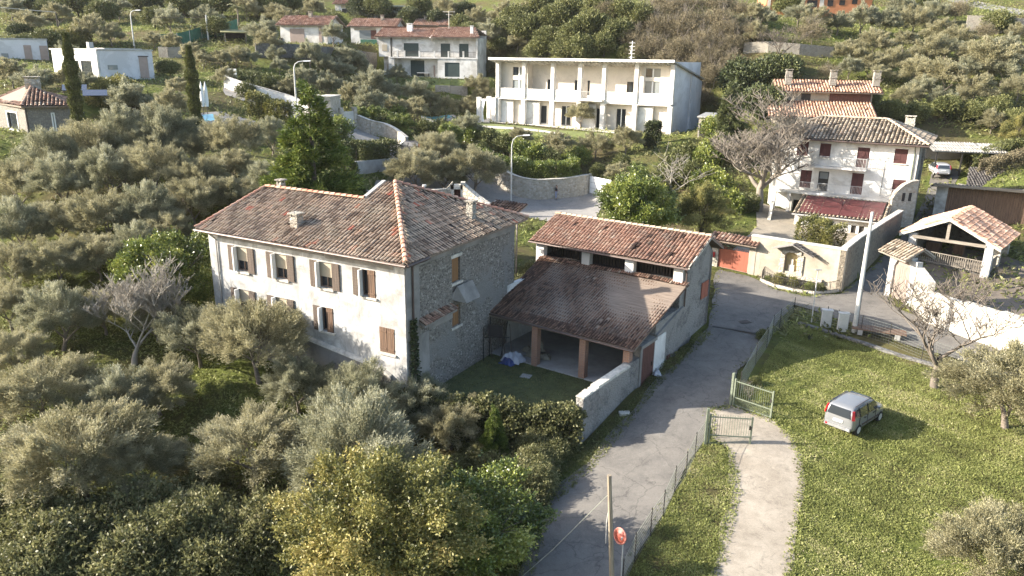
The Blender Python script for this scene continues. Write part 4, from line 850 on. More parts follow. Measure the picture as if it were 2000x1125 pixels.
# ---------------------------------------------------------------- the barn (local u along the open front, v up the lane)
bn = thing('barn', 'stone barn with two tiled roofs, open brick pillared porch and lane side door', 'barn', BO, BY)
w = MB()
w.side([(-16.0, -2.2), (-16.0, -2.2), (.0, -1.0), (.0, 5.35), (-1.45, 6.45), (-4.3, 5.25), (-4.3, 4.2), (-5.1, 3.95), (-5.1, 2.75), (-8.3, 2.62), (-8.3, 1.9), (-10.1, 1.85), (-10.1, -1.6)][3:] + [(-10.1, -1.6), (0, -1.0)], -.45, 0, 'x')
w.build('lane_wall', barn_stone, bn)
w = MB(); w.box(-11.1, 0, -.45, 0, -1, 5.4); w.box(-11.1, -10.7, -4.3, -.45, -1, 5.2); w.build('back_wall', barn_stone, bn)
w = MB(); w.box(-10.7, -.45, -4.35, -4.05, -1, 4.15); w.build('middle_wall', grey_plaster, bn)
w = MB(); w.box(-10.2, -9.9, -10.9, -4.35, -1, 3.4); w.build('porch_end_wall', clean_white, bn)
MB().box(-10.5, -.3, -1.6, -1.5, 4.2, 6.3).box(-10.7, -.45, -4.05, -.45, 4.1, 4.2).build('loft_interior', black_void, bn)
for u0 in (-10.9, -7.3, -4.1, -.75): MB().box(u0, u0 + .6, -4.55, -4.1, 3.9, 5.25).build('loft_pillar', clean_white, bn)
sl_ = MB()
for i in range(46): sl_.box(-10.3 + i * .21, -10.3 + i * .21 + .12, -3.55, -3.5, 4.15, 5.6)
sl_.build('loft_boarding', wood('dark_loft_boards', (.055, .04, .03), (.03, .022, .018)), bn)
tm, sm = MB(), MB()
dt = lambda a, b, c: .25 + .7 * c if math.sin(a * 1.1 + 2) + math.sin(a * .4) > -.2 else c * .6
roofplane(tm, sm, [(-11.35, -4.8, 5.3), (.3, -4.8, 5.3), (.3, -1.4, 6.62), (-11.35, -1.4, 6.62)], .235, .42, .1, tone=dt)
roofplane(tm, sm, [(.3, 1.1, 5.45), (-11.35, 1.1, 5.45), (-11.35, -1.4, 6.62), (.3, -1.4, 6.62)], .235, .42, .1, tone=dt)
rf = sm.build('upper_roof', eave_wood, bn); tm.build('roof_tiles', tile_red, rf); rc = MB(); ridge_caps(rc, (.3, -1.4, 6.66), (-11.35, -1.4, 6.66), .12); rc.build('ridge_tiles', tile_buff, rf)
MB().box(.28, .36, -4.85, -4.8, 5.2, 5.3).hexa([(.3, -4.8, 5.22), (.36, -4.8, 5.22), (.36, -1.4, 6.54), (.3, -1.4, 6.54), (.3, -4.8, 5.4), (.36, -4.8, 5.4), (.36, -1.4, 6.74), (.3, -1.4, 6.74)]).build('verge_board', cap_stone, rf)
tm, sm = MB(), MB(); roofplane(tm, sm, [(-9.75, -11.5, 2.2), (.2, -11.5, 2.05), (.2, -4.4, 4.22), (-10.6, -4.4, 4.25)], .17, .34, .06, tone=lambda a, b, c: c * .8 + (.12 if b > 6.9 else 0))
rf = sm.build('porch_roof', eave_wood, bn); tm.build('roof_tiles', tile_dark, rf)
tm = MB(); roofplane(tm, None, [(-10.6, -4.78, 4.17), (.2, -4.78, 4.14), (.2, -4.38, 4.27), (-10.6, -4.38, 4.3)], .17, .3, .062); tm.build('flashing_tiles', tile_red, rf)
g = MB(); gutter(g, (-9.75, -11.6, 2.14), (.2, -11.6, 1.99), .06); gutter(g, (-11.35, -4.9, 5.25), (.3, -4.9, 5.22), .06); g.tube([(.1, -4.85, 5.2), (.1, -4.5, 4.9), (.08, -4.45, 2.7)], .05, 6)
g.build('gutter', gutter_m, bn)
MB().box(-9.7, .1, -11.35, -11.1, 1.88, 2.08).box(-9.7, .0, -8.2, -8.0, 2.8, 3.0).build('roof_beam', beam, bn)
for u0, v0, z0 in ((-6.42, -11.4, YZ), (-3.14, -11.35, YZ), (-.35, -11.3, 1.0)): MB().box(u0 - .2, u0 + .2, v0, v0 + .4, z0, 2.0).build('brick_pillar', brick, bn)
MB().box(-.45, 0, -11.5, -10.1, -1.8, 1.15).build('wall_pier', barn_stone, bn)
MB().box(-9.9, -.46, -11.35, -4.35, YZ - .3, YZ + .06).build('porch_floor', concrete, bn)
d_ = MB(); d_.box(-.1, .03, -10.05, -8.42, -.75, 1.65)
for q in range(8): d_.box(.03, .045, -10.05 + q * .203, -10.05 + q * .203 + .19, -.75, 1.65)
dd = d_.build('barn_door', door_brown, bn); MB().box(.045, .09, -8.75, -8.65, .2, .45).build('handle', dark_metal, dd)
MB().box(0, .06, -8.4, -6.9, -1.2, 1.75).build('white_wall_patch', clean_white, bn)
MB().box(.0, .07, -10.3, -10.06, -1.2, 1.75).box(-.46, .1, -10.3, -8.2, 1.66, 1.86).build('door_surround', grey_plaster, bn)
MB().box(.07, .1, -6.55, -6.1, -.75, .1).build('meter_door', door_brown, bn)
s = MB(); s.box(.02, .07, -1.62, -.5, 2.45, 3.55); s.box(.02, .08, -1.08, -1.04, 2.45, 3.55); s.build('shutter', oxblood if False else gate_red, bn)
MB().hexa([(-1.9, -8.35, 1.9), (.14, -8.35, 1.88), (.14, -4.6, 2.7), (-1.9, -4.6, 2.7), (-1.9, -8.35, 2.0), (.14, -8.35, 1.98), (.14, -4.6, 2.8), (-1.9, -4.6, 2.8)]).build('lean_to_slab', grey_plaster, bn)
MB().box(-.4, -.05, -5.1, -4.75, 2.6, 4.0).build('corner_post', clean_white, bn)

# ---------------------------------------------------------------- yard walls, stored things
w = MB(); n = 10; base = [fr(BO, BY, 0, -16.6), fr(BO, BY, 0, -11.5)]
yw = thing('yard_wall', 'rough stone yard wall with broken pale coping along the lane', 'wall', fr(BO, BY, 0, -16.6), BY + 90)
w = MB()
rr = random.Random(3)
for i in range(10):
    a, b = i * .51, (i + 1) * .51; w.hexa([(a, 0, -2.6), (b, 0, -2.6), (b, .42, -2.6), (a, .42, -2.6), (a, 0, 1.0), (b, 0, 1.0), (b, .42, 1.0), (a, .42, 1.0)])
w.build('wall_body', barn_stone, yw)
w = MB()
for i in range(17):
    a = i * .3; t = 0 if i > 5 else rr.uniform(-.1, .02); w.hexa([(a, -.05 + rr.uniform(-.02, .02), 1.0), (a + .3, -.05, 1.0), (a + .3, .47, 1.0), (a, .47, 1.0), (a, -.02, 1.13 + t), (a + .3, -.02, 1.13 + t), (a + .3, .44, 1.13 + t), (a, .44, 1.13 + t)])
w.build('coping', cap_stone, yw)
# ivy covered retaining wall between the yard and the grove
i0, i1 = fr(BO, BY, -.1, -16.6), fr(MO, MY, -1.0, -.25)
L_ = float(np.linalg.norm(i1 - i0)); ya = math.degrees(math.atan2(*(i1 - i0)[[1, 0]]))
ivw = thing('ivy_wall', 'ivy smothered retaining wall closing the shady yard', 'wall', i0, ya)
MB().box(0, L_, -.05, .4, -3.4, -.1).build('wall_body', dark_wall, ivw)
rg = np.random.RandomState(8); n = 15000; t = rg.rand(n); side = rg.rand(n) < .62
x_ = rg.rand(n) * (L_ + .6) - .2; h_ = np.where(side, -3.0 + 3.1 * rg.rand(n), rg.rand(n) * .45 - .1)
yy_ = np.where(side, .42 + rg.rand(n) * .4 * (1 + .5 * np.sin(x_ * 2.2) * np.sin(h_ * 2 + x_)), rg.rand(n) * 1.1 - .35)
h_ = h_ + .18 * np.sin(x_ * 1.7) + .1 * np.sin(x_ * 4.1)
P_ = np.stack([x_, yy_, h_], 1); D_ = rg.randn(n, 3) * .7 + np.stack([0 * x_, side * .8, np.where(side, .1, .9)], 1)
PP, DD = shoots(rg, P_, D_ / np.linalg.norm(D_, axis=1, keepdims=True), 2, .08, .6)
q = bpy.data.objects.new('ivy', leafmesh('ivy', PP, DD, .15, .12, .38 + .2 * rg.randn(len(PP)) + .14 * np.repeat(np.sin(x_ * 3) * np.sin(h_ * 4), 2), bramble_leaf, rg)); C.objects.link(q); q.parent = ivw
# things under the porch
b0 = fr(BO, BY, -9.0, -12.2, YZ)
tp = thing('tarpaulin_heap', 'white and blue tarpaulin thrown over a low heap', 'tarpaulin', fr(BO, BY, -7.75, -11.6, YZ), BY)
def drape(seed, lx, ly, hz, n=18):
    rg_ = np.random.RandomState(seed); m = MB(); m.cur = .5; P = {}
    for i in range(n):
        for j in range(n):
            x, y = (i / (n - 1) - .5) * lx, (j / (n - 1) - .5) * ly; rr = max(abs(2 * x / lx), abs(2 * y / ly)); z = hz * (1 - rr ** 3) + .07 * math.sin(7 * x + seed) * math.sin(6 * y) + .04 * math.sin(17 * x + 9 * y)
            P[i, j] = (x * (1 + .06 * math.sin(9 * y)), y * (1 + .06 * math.sin(8 * x)), max(.01, z))
    for i in range(n - 1):
        for j in range(n - 1): m.q(P[i, j], P[i + 1, j], P[i + 1, j + 1], P[i, j + 1])
    return m
q = drape(1, 1.3, 1.0, .5).build('white_sheet', plain('white_tarpaulin', (.38, .39, .42), .6, 0, .12, 3, .4), tp, True); q.location.z = .1
q = drape(4, 1.0, .7, .35).build('blue_sheet', plain('blue_tarpaulin', (.03, .05, .15), .5, 0, .2, 4, .3), tp, True); q.location = (-.1, -.5, .03)
sk = thing('sack_pile', 'slumped pile of old grey sacks behind the brick pillar', 'sacks', fr(BO, BY, -7.3, -10.3, YZ + .06), BY)
for i, (a, b, c) in enumerate([(0, 0, 0), (.8, .1, 0), (.3, .3, .3), (.2, .5, .6), (-.5, .4, .05)]):
    q = drape(10 + i, .95, .6, .36, 10).build('sack', plain('old_sacking', (.22, .20, .15), .95, 0, .3, 5, .6) if i == 0 else MATS['old_sacking'], sk, True); q.location = (a, b, c); q.rotation_euler.z = i * .7
tools = [(-9.6, -12.2, .35, 2.3), (-9.5, -11.8, .15, 2.5), (-9.2, -11.9, .5, 2.2), (-8.9, -11.4, -.3, 2.4), (-8.6, -11.3, .6, 2.0), (-9.35, -12.6, .2, 2.1), (-8.2, -11.2, .4, 2.1)]
for i, (a, b, le, hh) in enumerate(tools):
    t = thing('leaning_pole', ['dark pole', 'rusty bar', 'thin stake'][i % 3] + ' propped against the farmhouse corner by the tarpaulin', 'pole', fr(BO, BY, a, b, YZ), BY, 'poles propped by the tarpaulin')
    t['label'] = 'long dark pole propped against the wall beside the tarpaulin heap'
    MB().tube([(0, 0, 0), (-le, .3, hh)], .028, 5).build('shaft', dark_metal if i % 2 else shutter_wood, t)
t = thing('hanging_board', 'square dark panel hung on a frame above the propped poles', 'panel', fr(BO, BY, -8.9, -12.0, YZ), BY + 20)
MB().box(-.45, .45, -.03, .03, 1.5, 2.25).build('board', black_void, t); MB().tube([(-1.3, 0, 1.35), (.9, 0, 1.55)], .03, 5).tube([(.45, 0, 0), (.45, 0, 2.3)], .03, 5).tube([(-.9, 0, 0), (-.9, 0, 1.4)], .025, 5).build('frame', dark_metal, t)
t = thing('stepping_slab', 'single pale stone slab lying in the shaded yard', 'slab', fr(BO, BY, -5.9, -13.0, YZ), BY + 12)
MB().box(-.3, .3, -.25, .25, -.02, .05).build('slab_top', concrete, t)
t = thing('kerb_stone', 'loose pale block on the verge under the yard wall', 'stone', (*on(1219, 809)[:2], on(1219, 809)[2]), 10)
MB().prism([(-.3, -.16), (.28, -.2), (.33, .15), (-.25, .2)], -.02, .12).build('block', cap_stone, t)
t = thing('white_bag', 'small white bag slumped beside the barn door', 'bag', (*on(1283, 733)[:2], on(1283, 733)[2]), 10)
q = drape(7, .5, .4, .3, 9).build('bag_body', MATS['white_tarpaulin'], t, True)
# ---------------------------------------------------------------- the balcony house
def shut_leafs(par, a, b, z0, z1, y, mat, nm='shutter'):
    m_ = (a + b) / 2
    for x0, x1 in ((a, m_ - .01), (m_ + .01, b)):
        s = MB(); s.box(x0, x1, y - .05, y, z0, z1)
        for zz in (z0 + .2, z1 - .25): s.box(x0 + .03, x1 - .03, y - .07, y - .05, zz, zz + .06)
        s.build(nm, mat, par)
def railing(mb, a, b, z, h=1.0, st=.13, r=.012, top=.025):
    a = Vector((*a, z)) if len(a) == 2 else Vector(a); b = Vector((*b, z)) if len(b) == 2 else Vector(b); L = (b - a).length; n = int(L / st); up = Vector((0, 0, h))
    mb.tube([a + up, b + up], top, 5); mb.tube([a + Vector((0, 0, .08)), b + Vector((0, 0, .08))], top * .8, 4)
    for i in range(n + 1): p = a + (b - a) * i / n; mb.tube([p + Vector((0, 0, .0)), p + up], r if i % 12 else r * 2, 4, cap=False)
    return mb
eh = thing('balcony_house', 'white three storey house with oxblood shutters, balcony and hipped buff tile roof', 'house', EO, EY)
EW, EDp, EE = 13.5, 9.0, 9.85
up_w = [(2.35, 3.45, 8.2, 9.6), (4.55, 5.6, 8.15, 9.55), (8.1, 9.2, 7.45, 9.4), (11.4, 12.55, 8.1, 9.5)]
lo_w = [(3.0, 4.1, 4.95, 6.75), (4.75, 5.75, 4.75, 6.75), (7.9, 9.0, 4.75, 6.85), (11.65, 12.8, 4.95, 6.55)]
w = MB().gridwall(EW, .2, EE, .4, up_w + lo_w + [(2.6, 4.6, 1.0, 3.6)]); w.gridwall(EDp, .2, EE, .4, [(3, 3.9, 5, 6.4), (3, 3.9, 8, 9.3)], ax='y', off=EW, start=.4)
w.build('front_wall', clean_white, eh)
w = MB(); w.box(0, .4, .4, EDp, .2, EE); w.box(.4, EW - .4, EDp - .4, EDp, .2, EE); w.build('back_wall', clean_white, eh)
MB().box(EW, EW + .03, 0.1, EDp, .2, EE - .1).box(EW, EW + .25, 4.2, 4.9, .2, EE).build('side_render', barn_stone, eh)
MB().box(.5, EW - .5, .8, .86, .3, EE).build('dark_backing', black_void, eh)  # near-black sheet painting the dark of the rooms
for a, b, c, d in up_w + lo_w[:1] + lo_w[2:]: shut_leafs(eh, a + .01, b - .01, c, d, .1, oxblood)
a, b, c, d = lo_w[1]; f = MB().box(a, b, .18, .22, c, d).build('glazed_door', dark_metal, eh); MB().box(a + .1, b - .1, .16, .18, d - .75, d - .1).build('pane', glass_pale, f)
vleaf(eh, 3.02, 3.88, 5, 6.4, EW - .1, oxblood); vleaf(eh, 3.02, 3.88, 8, 9.3, EW - .1, oxblood)
for a, b, c, d in (up_w[0], up_w[1], up_w[3]): MB().box(a - .1, b + .1, -.12, 0, c - .1, c).build('window_sill', cap_stone, eh)
tm, sm = MB(), MB(); q0, q1, o_ = -.8, EDp + .8, .8; zr = 11.85; ze = EE + .12
bt = lambda a, b, c: c * .9
rA, rB = (3.75, 4.5, zr), (9.95, 4.5, zr)
roofplane(tm, sm, [(-o_, q0, ze), (EW + o_, q0, ze), rB, rA], .36, .5, .15, tone=bt)
roofplane(tm, sm, [(EW + o_, q0, ze), (EW + o_, q1, ze), rB], .36, .5, .15, tone=bt)
roofplane(tm, sm, [(EW + o_, q1, ze), (-o_, q1, ze), rA, rB], .36, .5, .15, tone=bt)
roofplane(tm, sm, [(-o_, q1, ze), (-o_, q0, ze), rA], .36, .5, .15, tone=bt)
rf = sm.build('roof', eave_wood, eh); tm.build('roof_tiles', tile_buff, rf)
for p, q in (((-o_, q0, ze + .06), (rA[0], rA[1], rA[2] + .05)), ((rA[0], rA[1], rA[2] + .05), (rB[0], rB[1], rB[2] + .05)), ((EW + o_, q0, ze + .06), (rB[0], rB[1], rB[2] + .05)), ((EW + o_, q1, ze + .06), (rB[0], rB[1], rB[2] + .05))): ridge_caps(MB(), p, q, .17).build('ridge_tiles', tile_buff, rf)
g = MB(); gutter(g, (-o_, q0 - .08, ze - .05), (EW + o_, q0 - .08, ze - .05), .08); g.build('gutter', gutter_m, eh)
MB().tube([(EW - .35, q0 - .05, ze - .1), (EW - .35, -.08, ze - .8), (EW - .35, -.08, 4.9)], .06, 6).build('drainpipe', green_metal, eh)
MB().tube([(.35, q0 - .05, ze - .1), (.35, -.08, ze - .8), (.35, -.08, 4.9)], .06, 6).build('drainpipe', pale_metal, eh)
chimney(eh, 2.3, 1.0, 10.3, .8, .6, 1.3); chimney(eh, 11.8, 7.3, 10.6, .9, .7, 1.4, pale_stone)
b_ = MB().box(4.05, 9.2, -1.15, 0, 7.2, 7.38).build('balcony', clean_white, eh)
rl_ = MB(); railing(rl_, (4.1, -1.1), (9.15, -1.1), 7.38); railing(rl_, (4.1, -1.1), (4.1, -.05), 7.38); railing(rl_, (9.15, -1.1), (9.15, -.05), 7.38)
rl_.build('railing', pale_metal, b_)
t_ = MB().box(.3, 12.4, -1.45, 0, 4.5, 4.72).build('terrace', clean_white, eh)
rl_ = MB(); railing(rl_, (.4, -1.4), (12.3, -1.4), 4.72); railing(rl_, (.4, -1.4), (.4, -.05), 4.72); rl_.build('railing', pale_metal, t_)
for u in (.7, 2.2): MB().box(u, u + .35, -1.4, -1.05, .6, 4.5).build('pillar', clean_white, eh)
MB().tube([(10.7, -.06, 4.8), (10.7, -.06, 8.3)], .02, 4).build('cable', dark_metal, eh)
# lean-to with red solar film
lt = thing('lean_to', 'low lean-to whose tiled roof carries dark red solar panels', 'outbuilding', fr(EO, EY, 3.8, -5.6), EY)
tm, sm = MB(), MB(); E0 = 3.2; E1 = 4.42
lz = lambda y: E0 + (E1 - E0) * y / 4.2
roofplane(tm, sm, [(-.1, -.1, E0), (8.25, -.1, E0), (8.25, 4.15, E1), (-.1, 4.15, E1)], .36, .5, .14, .1)
rf = sm.build('roof', eave_wood, lt); tm.build('roof_tiles', tile_buff, rf)
for i in range(4):
    for j in range(3):
        a, b = .45 + i * 1.83, .25 + j * 1.17; p = MB()
        p.hexa([(a, b, lz(b) + .15), (a + 1.79, b, lz(b) + .15), (a + 1.79, b + 1.13, lz(b + 1.13) + .15), (a, b + 1.13, lz(b + 1.13) + .15), (a, b, lz(b) + .2), (a + 1.79, b, lz(b) + .2), (a + 1.79, b + 1.13, lz(b + 1.13) + .2), (a, b + 1.13, lz(b + 1.13) + .2)]); p.build('solar_panel', pv_red, lt)
w = MB().gridwall(8.1, .3, E0 - .12, .3, [(5.3, 5.75, 1.7, 2.6), (6.0, 6.45, 1.7, 2.6)], off=.35, start=.1); w.box(7.8, 8.1, .65, 4.1, .3, E0); w.build('wall', clean_white, lt)
for a in (5.3, 6.0): MB().box(a + .02, a + .43, .5, .54, 1.72, 2.58).build('window', dark_metal, lt)
MB().box(.2, 7.8, 1.2, 1.26, .4, E0 - .1).build('dark_backing', black_void, lt)  # near-black sheet in place of the lean-to's inner shade
gutter(MB(), (0, 0, 0), (1, 0, 0)); MB().tube([(-.1, -.2, E0 - .06), (8.25, -.2, E0 - .06)], .09, 7).build('gutter', zinc, lt)
# curved stone wing wall beside the terrace
cw = thing('wing_wall', 'curved stone wing wall pierced with openings beside the terrace', 'wall', fr(EO, EY, 12.0, -2.0), EY + 42)
w = MB(); top = [(0, 4.95), (.5, 5.7), (1.1, 6.2), (1.8, 6.5), (2.6, 6.6)]
w.side([(0, .4)] + top + [(2.6, .4)], 0, .45); w.build('wall_body', pale_stone, cw)
w = MB()
for (a, za), (b, zb) in zip(top, top[1:]): w.hexa([(a, -.05, za), (b, -.05, zb), (b, .5, zb), (a, .5, za), (a, -.05, za + .1), (b, -.05, zb + .1), (b, .5, zb + .1), (a, .5, za + .1)])
w.build('coping', pale_stone, cw)
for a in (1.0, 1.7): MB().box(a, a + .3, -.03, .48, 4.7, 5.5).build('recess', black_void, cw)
# garden stairs
stp = thing('stone_stairs', 'shadowed stone steps with a plastered cheek wall', 'stairs', fr(EO, EY, .1, -7.0), EY + 8)
w = MB()
for i in range(9): w.box(-.2, 1.5, i * .38, 3.9, .6 + i * .2, .6 + (i + 1) * .2)
w.build('treads', pale_stone, stp); MB().side([(-.3, .5), (3.9, .5), (3.9, 3.7), (2.6, 3.6), (-.3, 1.3)], 1.5, 1.8, 'x').build('cheek_wall', cap_stone, stp)
# ---------------------------------------------------------------- courtyard wall with gate and shrine
CT = 3.95
cw = thing('courtyard_wall', 'tall plastered courtyard wall with rounded coping and shrine niche', 'wall', SO, SY)
w = MB().gridwall(7.3, 0, CT, .45, [(2.85, 3.85, 1.6, 3.15)]); w.box(-.02, .5, -.03, 0, .3, 3.3).build('front_wall', cream, cw)
w = MB(); w.box(0, 7.35, -.06, .5, CT, CT + .1); w.build('coping', cap_stone, cw)
n_ = MB(); n_.box(2.85, 3.85, .43, .44, 1.6, 3.15); nn = n_.build('shrine_niche', plain('ochre_niche_plaster', (.52, .40, .20), .9, 0, .25, 3, .3), cw)
s = MB(); s.side([(2.85, 2.9), (2.9, 3.02), (3.1, 3.12), (3.35, 3.16), (3.35, 3.3), (2.6, 3.3), (2.6, 2.9)], -.1, .06); s.side([(3.35, 3.16), (3.6, 3.12), (3.8, 3.02), (3.85, 2.9), (4.1, 2.9), (4.1, 3.3), (3.35, 3.3)], -.1, .06)
s.box(2.45, 2.85, -.1, 0, 1.3, 3.0); s.box(3.85, 4.3, -.1, 0, 1.3, 3.0); s.build('shrine_surround', pale_stone, nn)
s = MB(); s.box(3.1, 3.55, .2, .42, 1.6, 2.1); s.box(3.22, 3.44, .26, .38, 2.1, 2.55); s.build('carved_figure_stone', cap_stone, nn)
MB().box(2.4, 5.9, -.32, 0, 1.2, 1.45).build('shrine_shelf', pale_stone, cw)
ht = MB(); sl2 = MB()
for a, b in (((2.0, 3.35), (3.55, 3.85)), ((3.55, 3.85), (5.15, 3.15))):
    sl2.hexa([(a[0], -.75, a[1]), (b[0], -.75, b[1]), (b[0], 0, b[1]), (a[0], 0, a[1]), (a[0], -.75, a[1] + .08), (b[0], -.75, b[1] + .08), (b[0], 0, b[1] + .08), (a[0], 0, a[1] + .08)])
hd = sl2.build('shrine_hood', plain('grey_slate_hood', (.24, .22, .20), .9, 0, .3, 3, .3), cw)
roofplane(ht, None, [(3.6, -.78, 3.93), (3.6, 0, 3.93), (5.2, 0, 3.23), (5.2, -.78, 3.23)][::-1], .2, .3, .08); ht.build('roof_tiles', tile_brown, hd)
w = MB(); rw = SY + 90 + 1.0
sw_ = thing('side_yard_wall', 'long stone wall running uphill beside the shaded alley', 'wall', fr(SO, SY, 7.3, 0), 53)
w = MB(); w.side([(0, 0), (0, 4.05), (4, 4.2), (9, 4.15), (14, 4.1), (20, 4.0), (20, .5)], -.4, 0) ; 
for v in (): pass
q = w.build('wall_body', stone('alley_wall_stone', [(.15,.125,.09),(.23,.19,.14),(.29,.25,.19),(.19,.16,.12)], (.22, .185, .14), 4.5, (.28, .235, .17), .5, .45, .8), sw_)
q.location.y = .4
MB().side([(0, 4.05), (4, 4.2), (9, 4.15), (14, 4.1), (20, 4.0), (20, 4.1), (14, 4.2), (9, 4.25), (4, 4.3), (0, 4.15)][::-1], -.05, .45).build('coping', cap_stone, sw_)
gt = thing('red_yard_gate', 'brick red double gate with spiked top under a small tiled roof', 'gate', fr(SO, SY, -2.65, .12), SY)
for a in (0, 1.28):
    l = MB(); l.box(a, a + 1.26, 0, .06, .75, 2.5)
    for i in range(8): l.tube([(a + .1 + i * .15, .03, 2.5), (a + .1 + i * .15, .03, 2.75)], .014, 4)
    l.build('gate_leaf', gate_red, gt)
tm, sm = MB(), MB(); roofplane(tm, sm, [(-.75, -.75, 3.3), (3.35, -.75, 3.25), (3.35, .35, 3.65), (-.75, .35, 3.7)], .3, .45, .13, .1); roofplane(tm, sm, [(3.35, 1.2, 3.3), (-.75, 1.2, 3.3), (-.75, .35, 3.7), (3.35, .35, 3.65)], .3, .45, .13, .1)
rf = sm.build('gate_roof', eave_wood, gt); tm.build('roof_tiles', tile_red, rf)
MB().box(-.65, 3.2, -.4, -.3, 3.0, 3.18).build('lintel_beam', beam, gt)
MB().box(-.55, -.02, -.15, .4, .3, 3.1).build('gate_pillar', pale_stone, gt); MB().box(2.58, 2.64, -.1, .4, .3, 3.1).build('gate_pillar', pale_stone, gt)
lb = thing('letter_box', 'small red letter box on the gate pillar', 'letter box', fr(SO, SY, -3.05, -.05, 1.75), SY); MB().box(-.15, .15, -.14, 0, 0, .38).build('box_body', flat('red_enamel', (.4, .03, .03), .4), lb)
# planter in front of the shrine
pk = [on(*p) for p in ((1492, 541), (1487, 550), (1510, 560), (1550, 570), (1590, 575), (1620, 573), (1636, 570))]
pb = thing('shrine_planter', 'curved stone edged planting bed at the foot of the shrine wall', 'planter', (0, 0, 0))
m = MB()
for a, b in zip(pk, pk[1:]): m.tube([(a[0], a[1], a[2] + .1), (b[0], b[1], b[2] + .1)], .16, 6)
m.build('stone_edging', pale_stone, pb)
pe = [fr(SO, SY, .9, -.35), fr(SO, SY, 6.8, -.35)]
m = MB(); m.prism([tuple(p[:2]) for p in pk] + [tuple(pe[1][:2]), tuple(pe[0][:2])], .4, .85); m.build('soil_bed', plain('dark_planting_soil', (.09, .075, .05), 1, 0, .4, 4, .8), pb)
fc = thing('shrine_fence', 'low curved iron picket fence around the shrine planting bed', 'fence', (0, 0, 0)); m = MB()
for a, b in zip(pk, pk[1:]): railing(m, (a[0], a[1], a[2] + .15), (b[0], b[1], b[2] + .15), 0, .75, .12, .014, .02)
m.build('pickets', dark_metal, fc)
row('bright_shrub', 'bed_shrub', 'lime green shrub', 'in the bed of the shrine', [(1522, 545, 26), (1549, 550, 22)], 'lime green shrubs in the shrine bed', cat='shrub')
row('shrub', 'bed_shrub', 'dark low shrub', 'in the bed of the shrine', [(1582, 560, 22), (1603, 563, 22), (1500, 545, 14)], 'low shrubs in the shrine bed', cat='shrub')
# clipped shrub in the courtyard
rg = np.random.RandomState(77)
def hedge(name, label, pxs, w_, h_, mat, n, zoff=0, group=None, ll=.16, cat='hedge', up=.4, world=None, cname='foliage'):
    pts = [on(*p) for p in pxs] if world is None else world; rg = np.random.RandomState(int(abs(pts[0][0] * 10)) + 1)
    seg = [np.linalg.norm(b[:2] - a[:2]) for a, b in zip(pts, pts[1:])]; tot = sum(seg); t = rg.rand(n) * tot; P = np.zeros((n, 3)); Dn = np.zeros((n, 3)); acc = 0; rem = np.ones(n, bool)
    for (a, b), s in zip(zip(pts, pts[1:]), seg):
        m_ = rem & (t <= acc + s); f = ((t[m_] - acc) / s)[:, None]; P[m_] = a + (b - a) * f; d = (b - a)[:2] / s; Dn[m_] = (-d[1], d[0], 0); rem &= ~m_; acc += s
    sd = rg.rand(n); x = np.where(sd < .4, -1, np.where(sd < .8, 1, rg.uniform(-1, 1, n))) * (w_ / 2) * (.85 + .2 * rg.rand(n)); z = np.where(sd < .8, rg.rand(n) * h_, h_ * (.95 + .1 * rg.rand(n)))
    wob = 1 + .16 * np.sin(t * 2.1) + .08 * np.sin(t * 5)
    Q = P + Dn * (x * wob)[:, None]; Q[:, 2] += z * (1 + .07 * np.sin(t * 1.7) + .05 * np.sin(t * 4.3)) + zoff
    D = Dn * np.sign(x)[:, None] * (sd < .8)[:, None] + np.array([0, 0, up]) + rg.randn(n, 3) * .5; D /= np.linalg.norm(D, axis=1, keepdims=True)
    PP, DD = shoots(rg, Q, D, 3, ll * .5, .6); o0 = pts[0]
    me = leafmesh(cname, PP - o0, DD, ll * (.7 + .6 * rg.rand(len(PP))), ll * .5, .42 + .18 * rg.randn(len(PP)) + .1 * np.repeat(np.sin(t * 3 + z * 3), 3), mat, rg)
    th = thing(name, label, cat, o0, 0, group); q = bpy.data.objects.new(cname, me); C.objects.link(q); q.parent = th
    st = MB()
    for i in range(max(2, int(tot / .8))):
        f = (i + .5) / max(2, int(tot / .8)) * tot; acc = 0
        for (a, b), s in zip(zip(pts, pts[1:]), seg):
            if f <= acc + s: p = a + (b - a) * ((f - acc) / s) - o0; st.tube([(p[0], p[1], -.2 + zoff), (p[0] + .1, p[1], h_ * .7 + zoff)], .03, 4); break
            acc += s
    st.build('stems', dark_bark, th); return th
hedge('courtyard_bush', 'lime green clipped bush in the walled courtyard', None, 2.4, 3.0, yellow_leaf, 5200, .05, cat='bush', world=[np.array([*ad(1568, 450, 66)[:2], .9]), np.array([*ad(1640, 462, 63.5)[:2], .9])])
# ---------------------------------------------------------------- arched gateway and long wall towards the meadow
ag = thing('arched_gateway', 'white arched gateway with bleached plank door and tiny tiled roof', 'gateway', (27.94, 53.87, 0), -70)
ag.location = tuple(fr((27.94, 53.87, 0), -75, 0, .1))
ag.rotation_euler.z = math.radians(-75)
w = MB(); w.box(-.35, .15, -.12, .35, .3, 3.9); w.box(1.75, 2.3, -.12, .35, .3, 3.95)
w.side([(.15, 3.2), (.35, 3.6), (.7, 3.85), (1.1, 3.9), (1.5, 3.75), (1.75, 3.4), (1.75, 4.15), (.15, 4.15)], -.12, .35); w.build('arch_surround', white_old, ag)
d_ = MB(); d_.side([(.15, .4), (1.75, .4), (1.75, 3.4), (1.5, 3.75), (1.1, 3.9), (.7, 3.85), (.35, 3.6), (.15, 3.2)], .05, .12)
for i in range(9): d_.box(.17 + i * .175, .17 + i * .175 + .16, .035, .05, .45, 3.3)
d_.build('plank_door', pale_plank, ag)
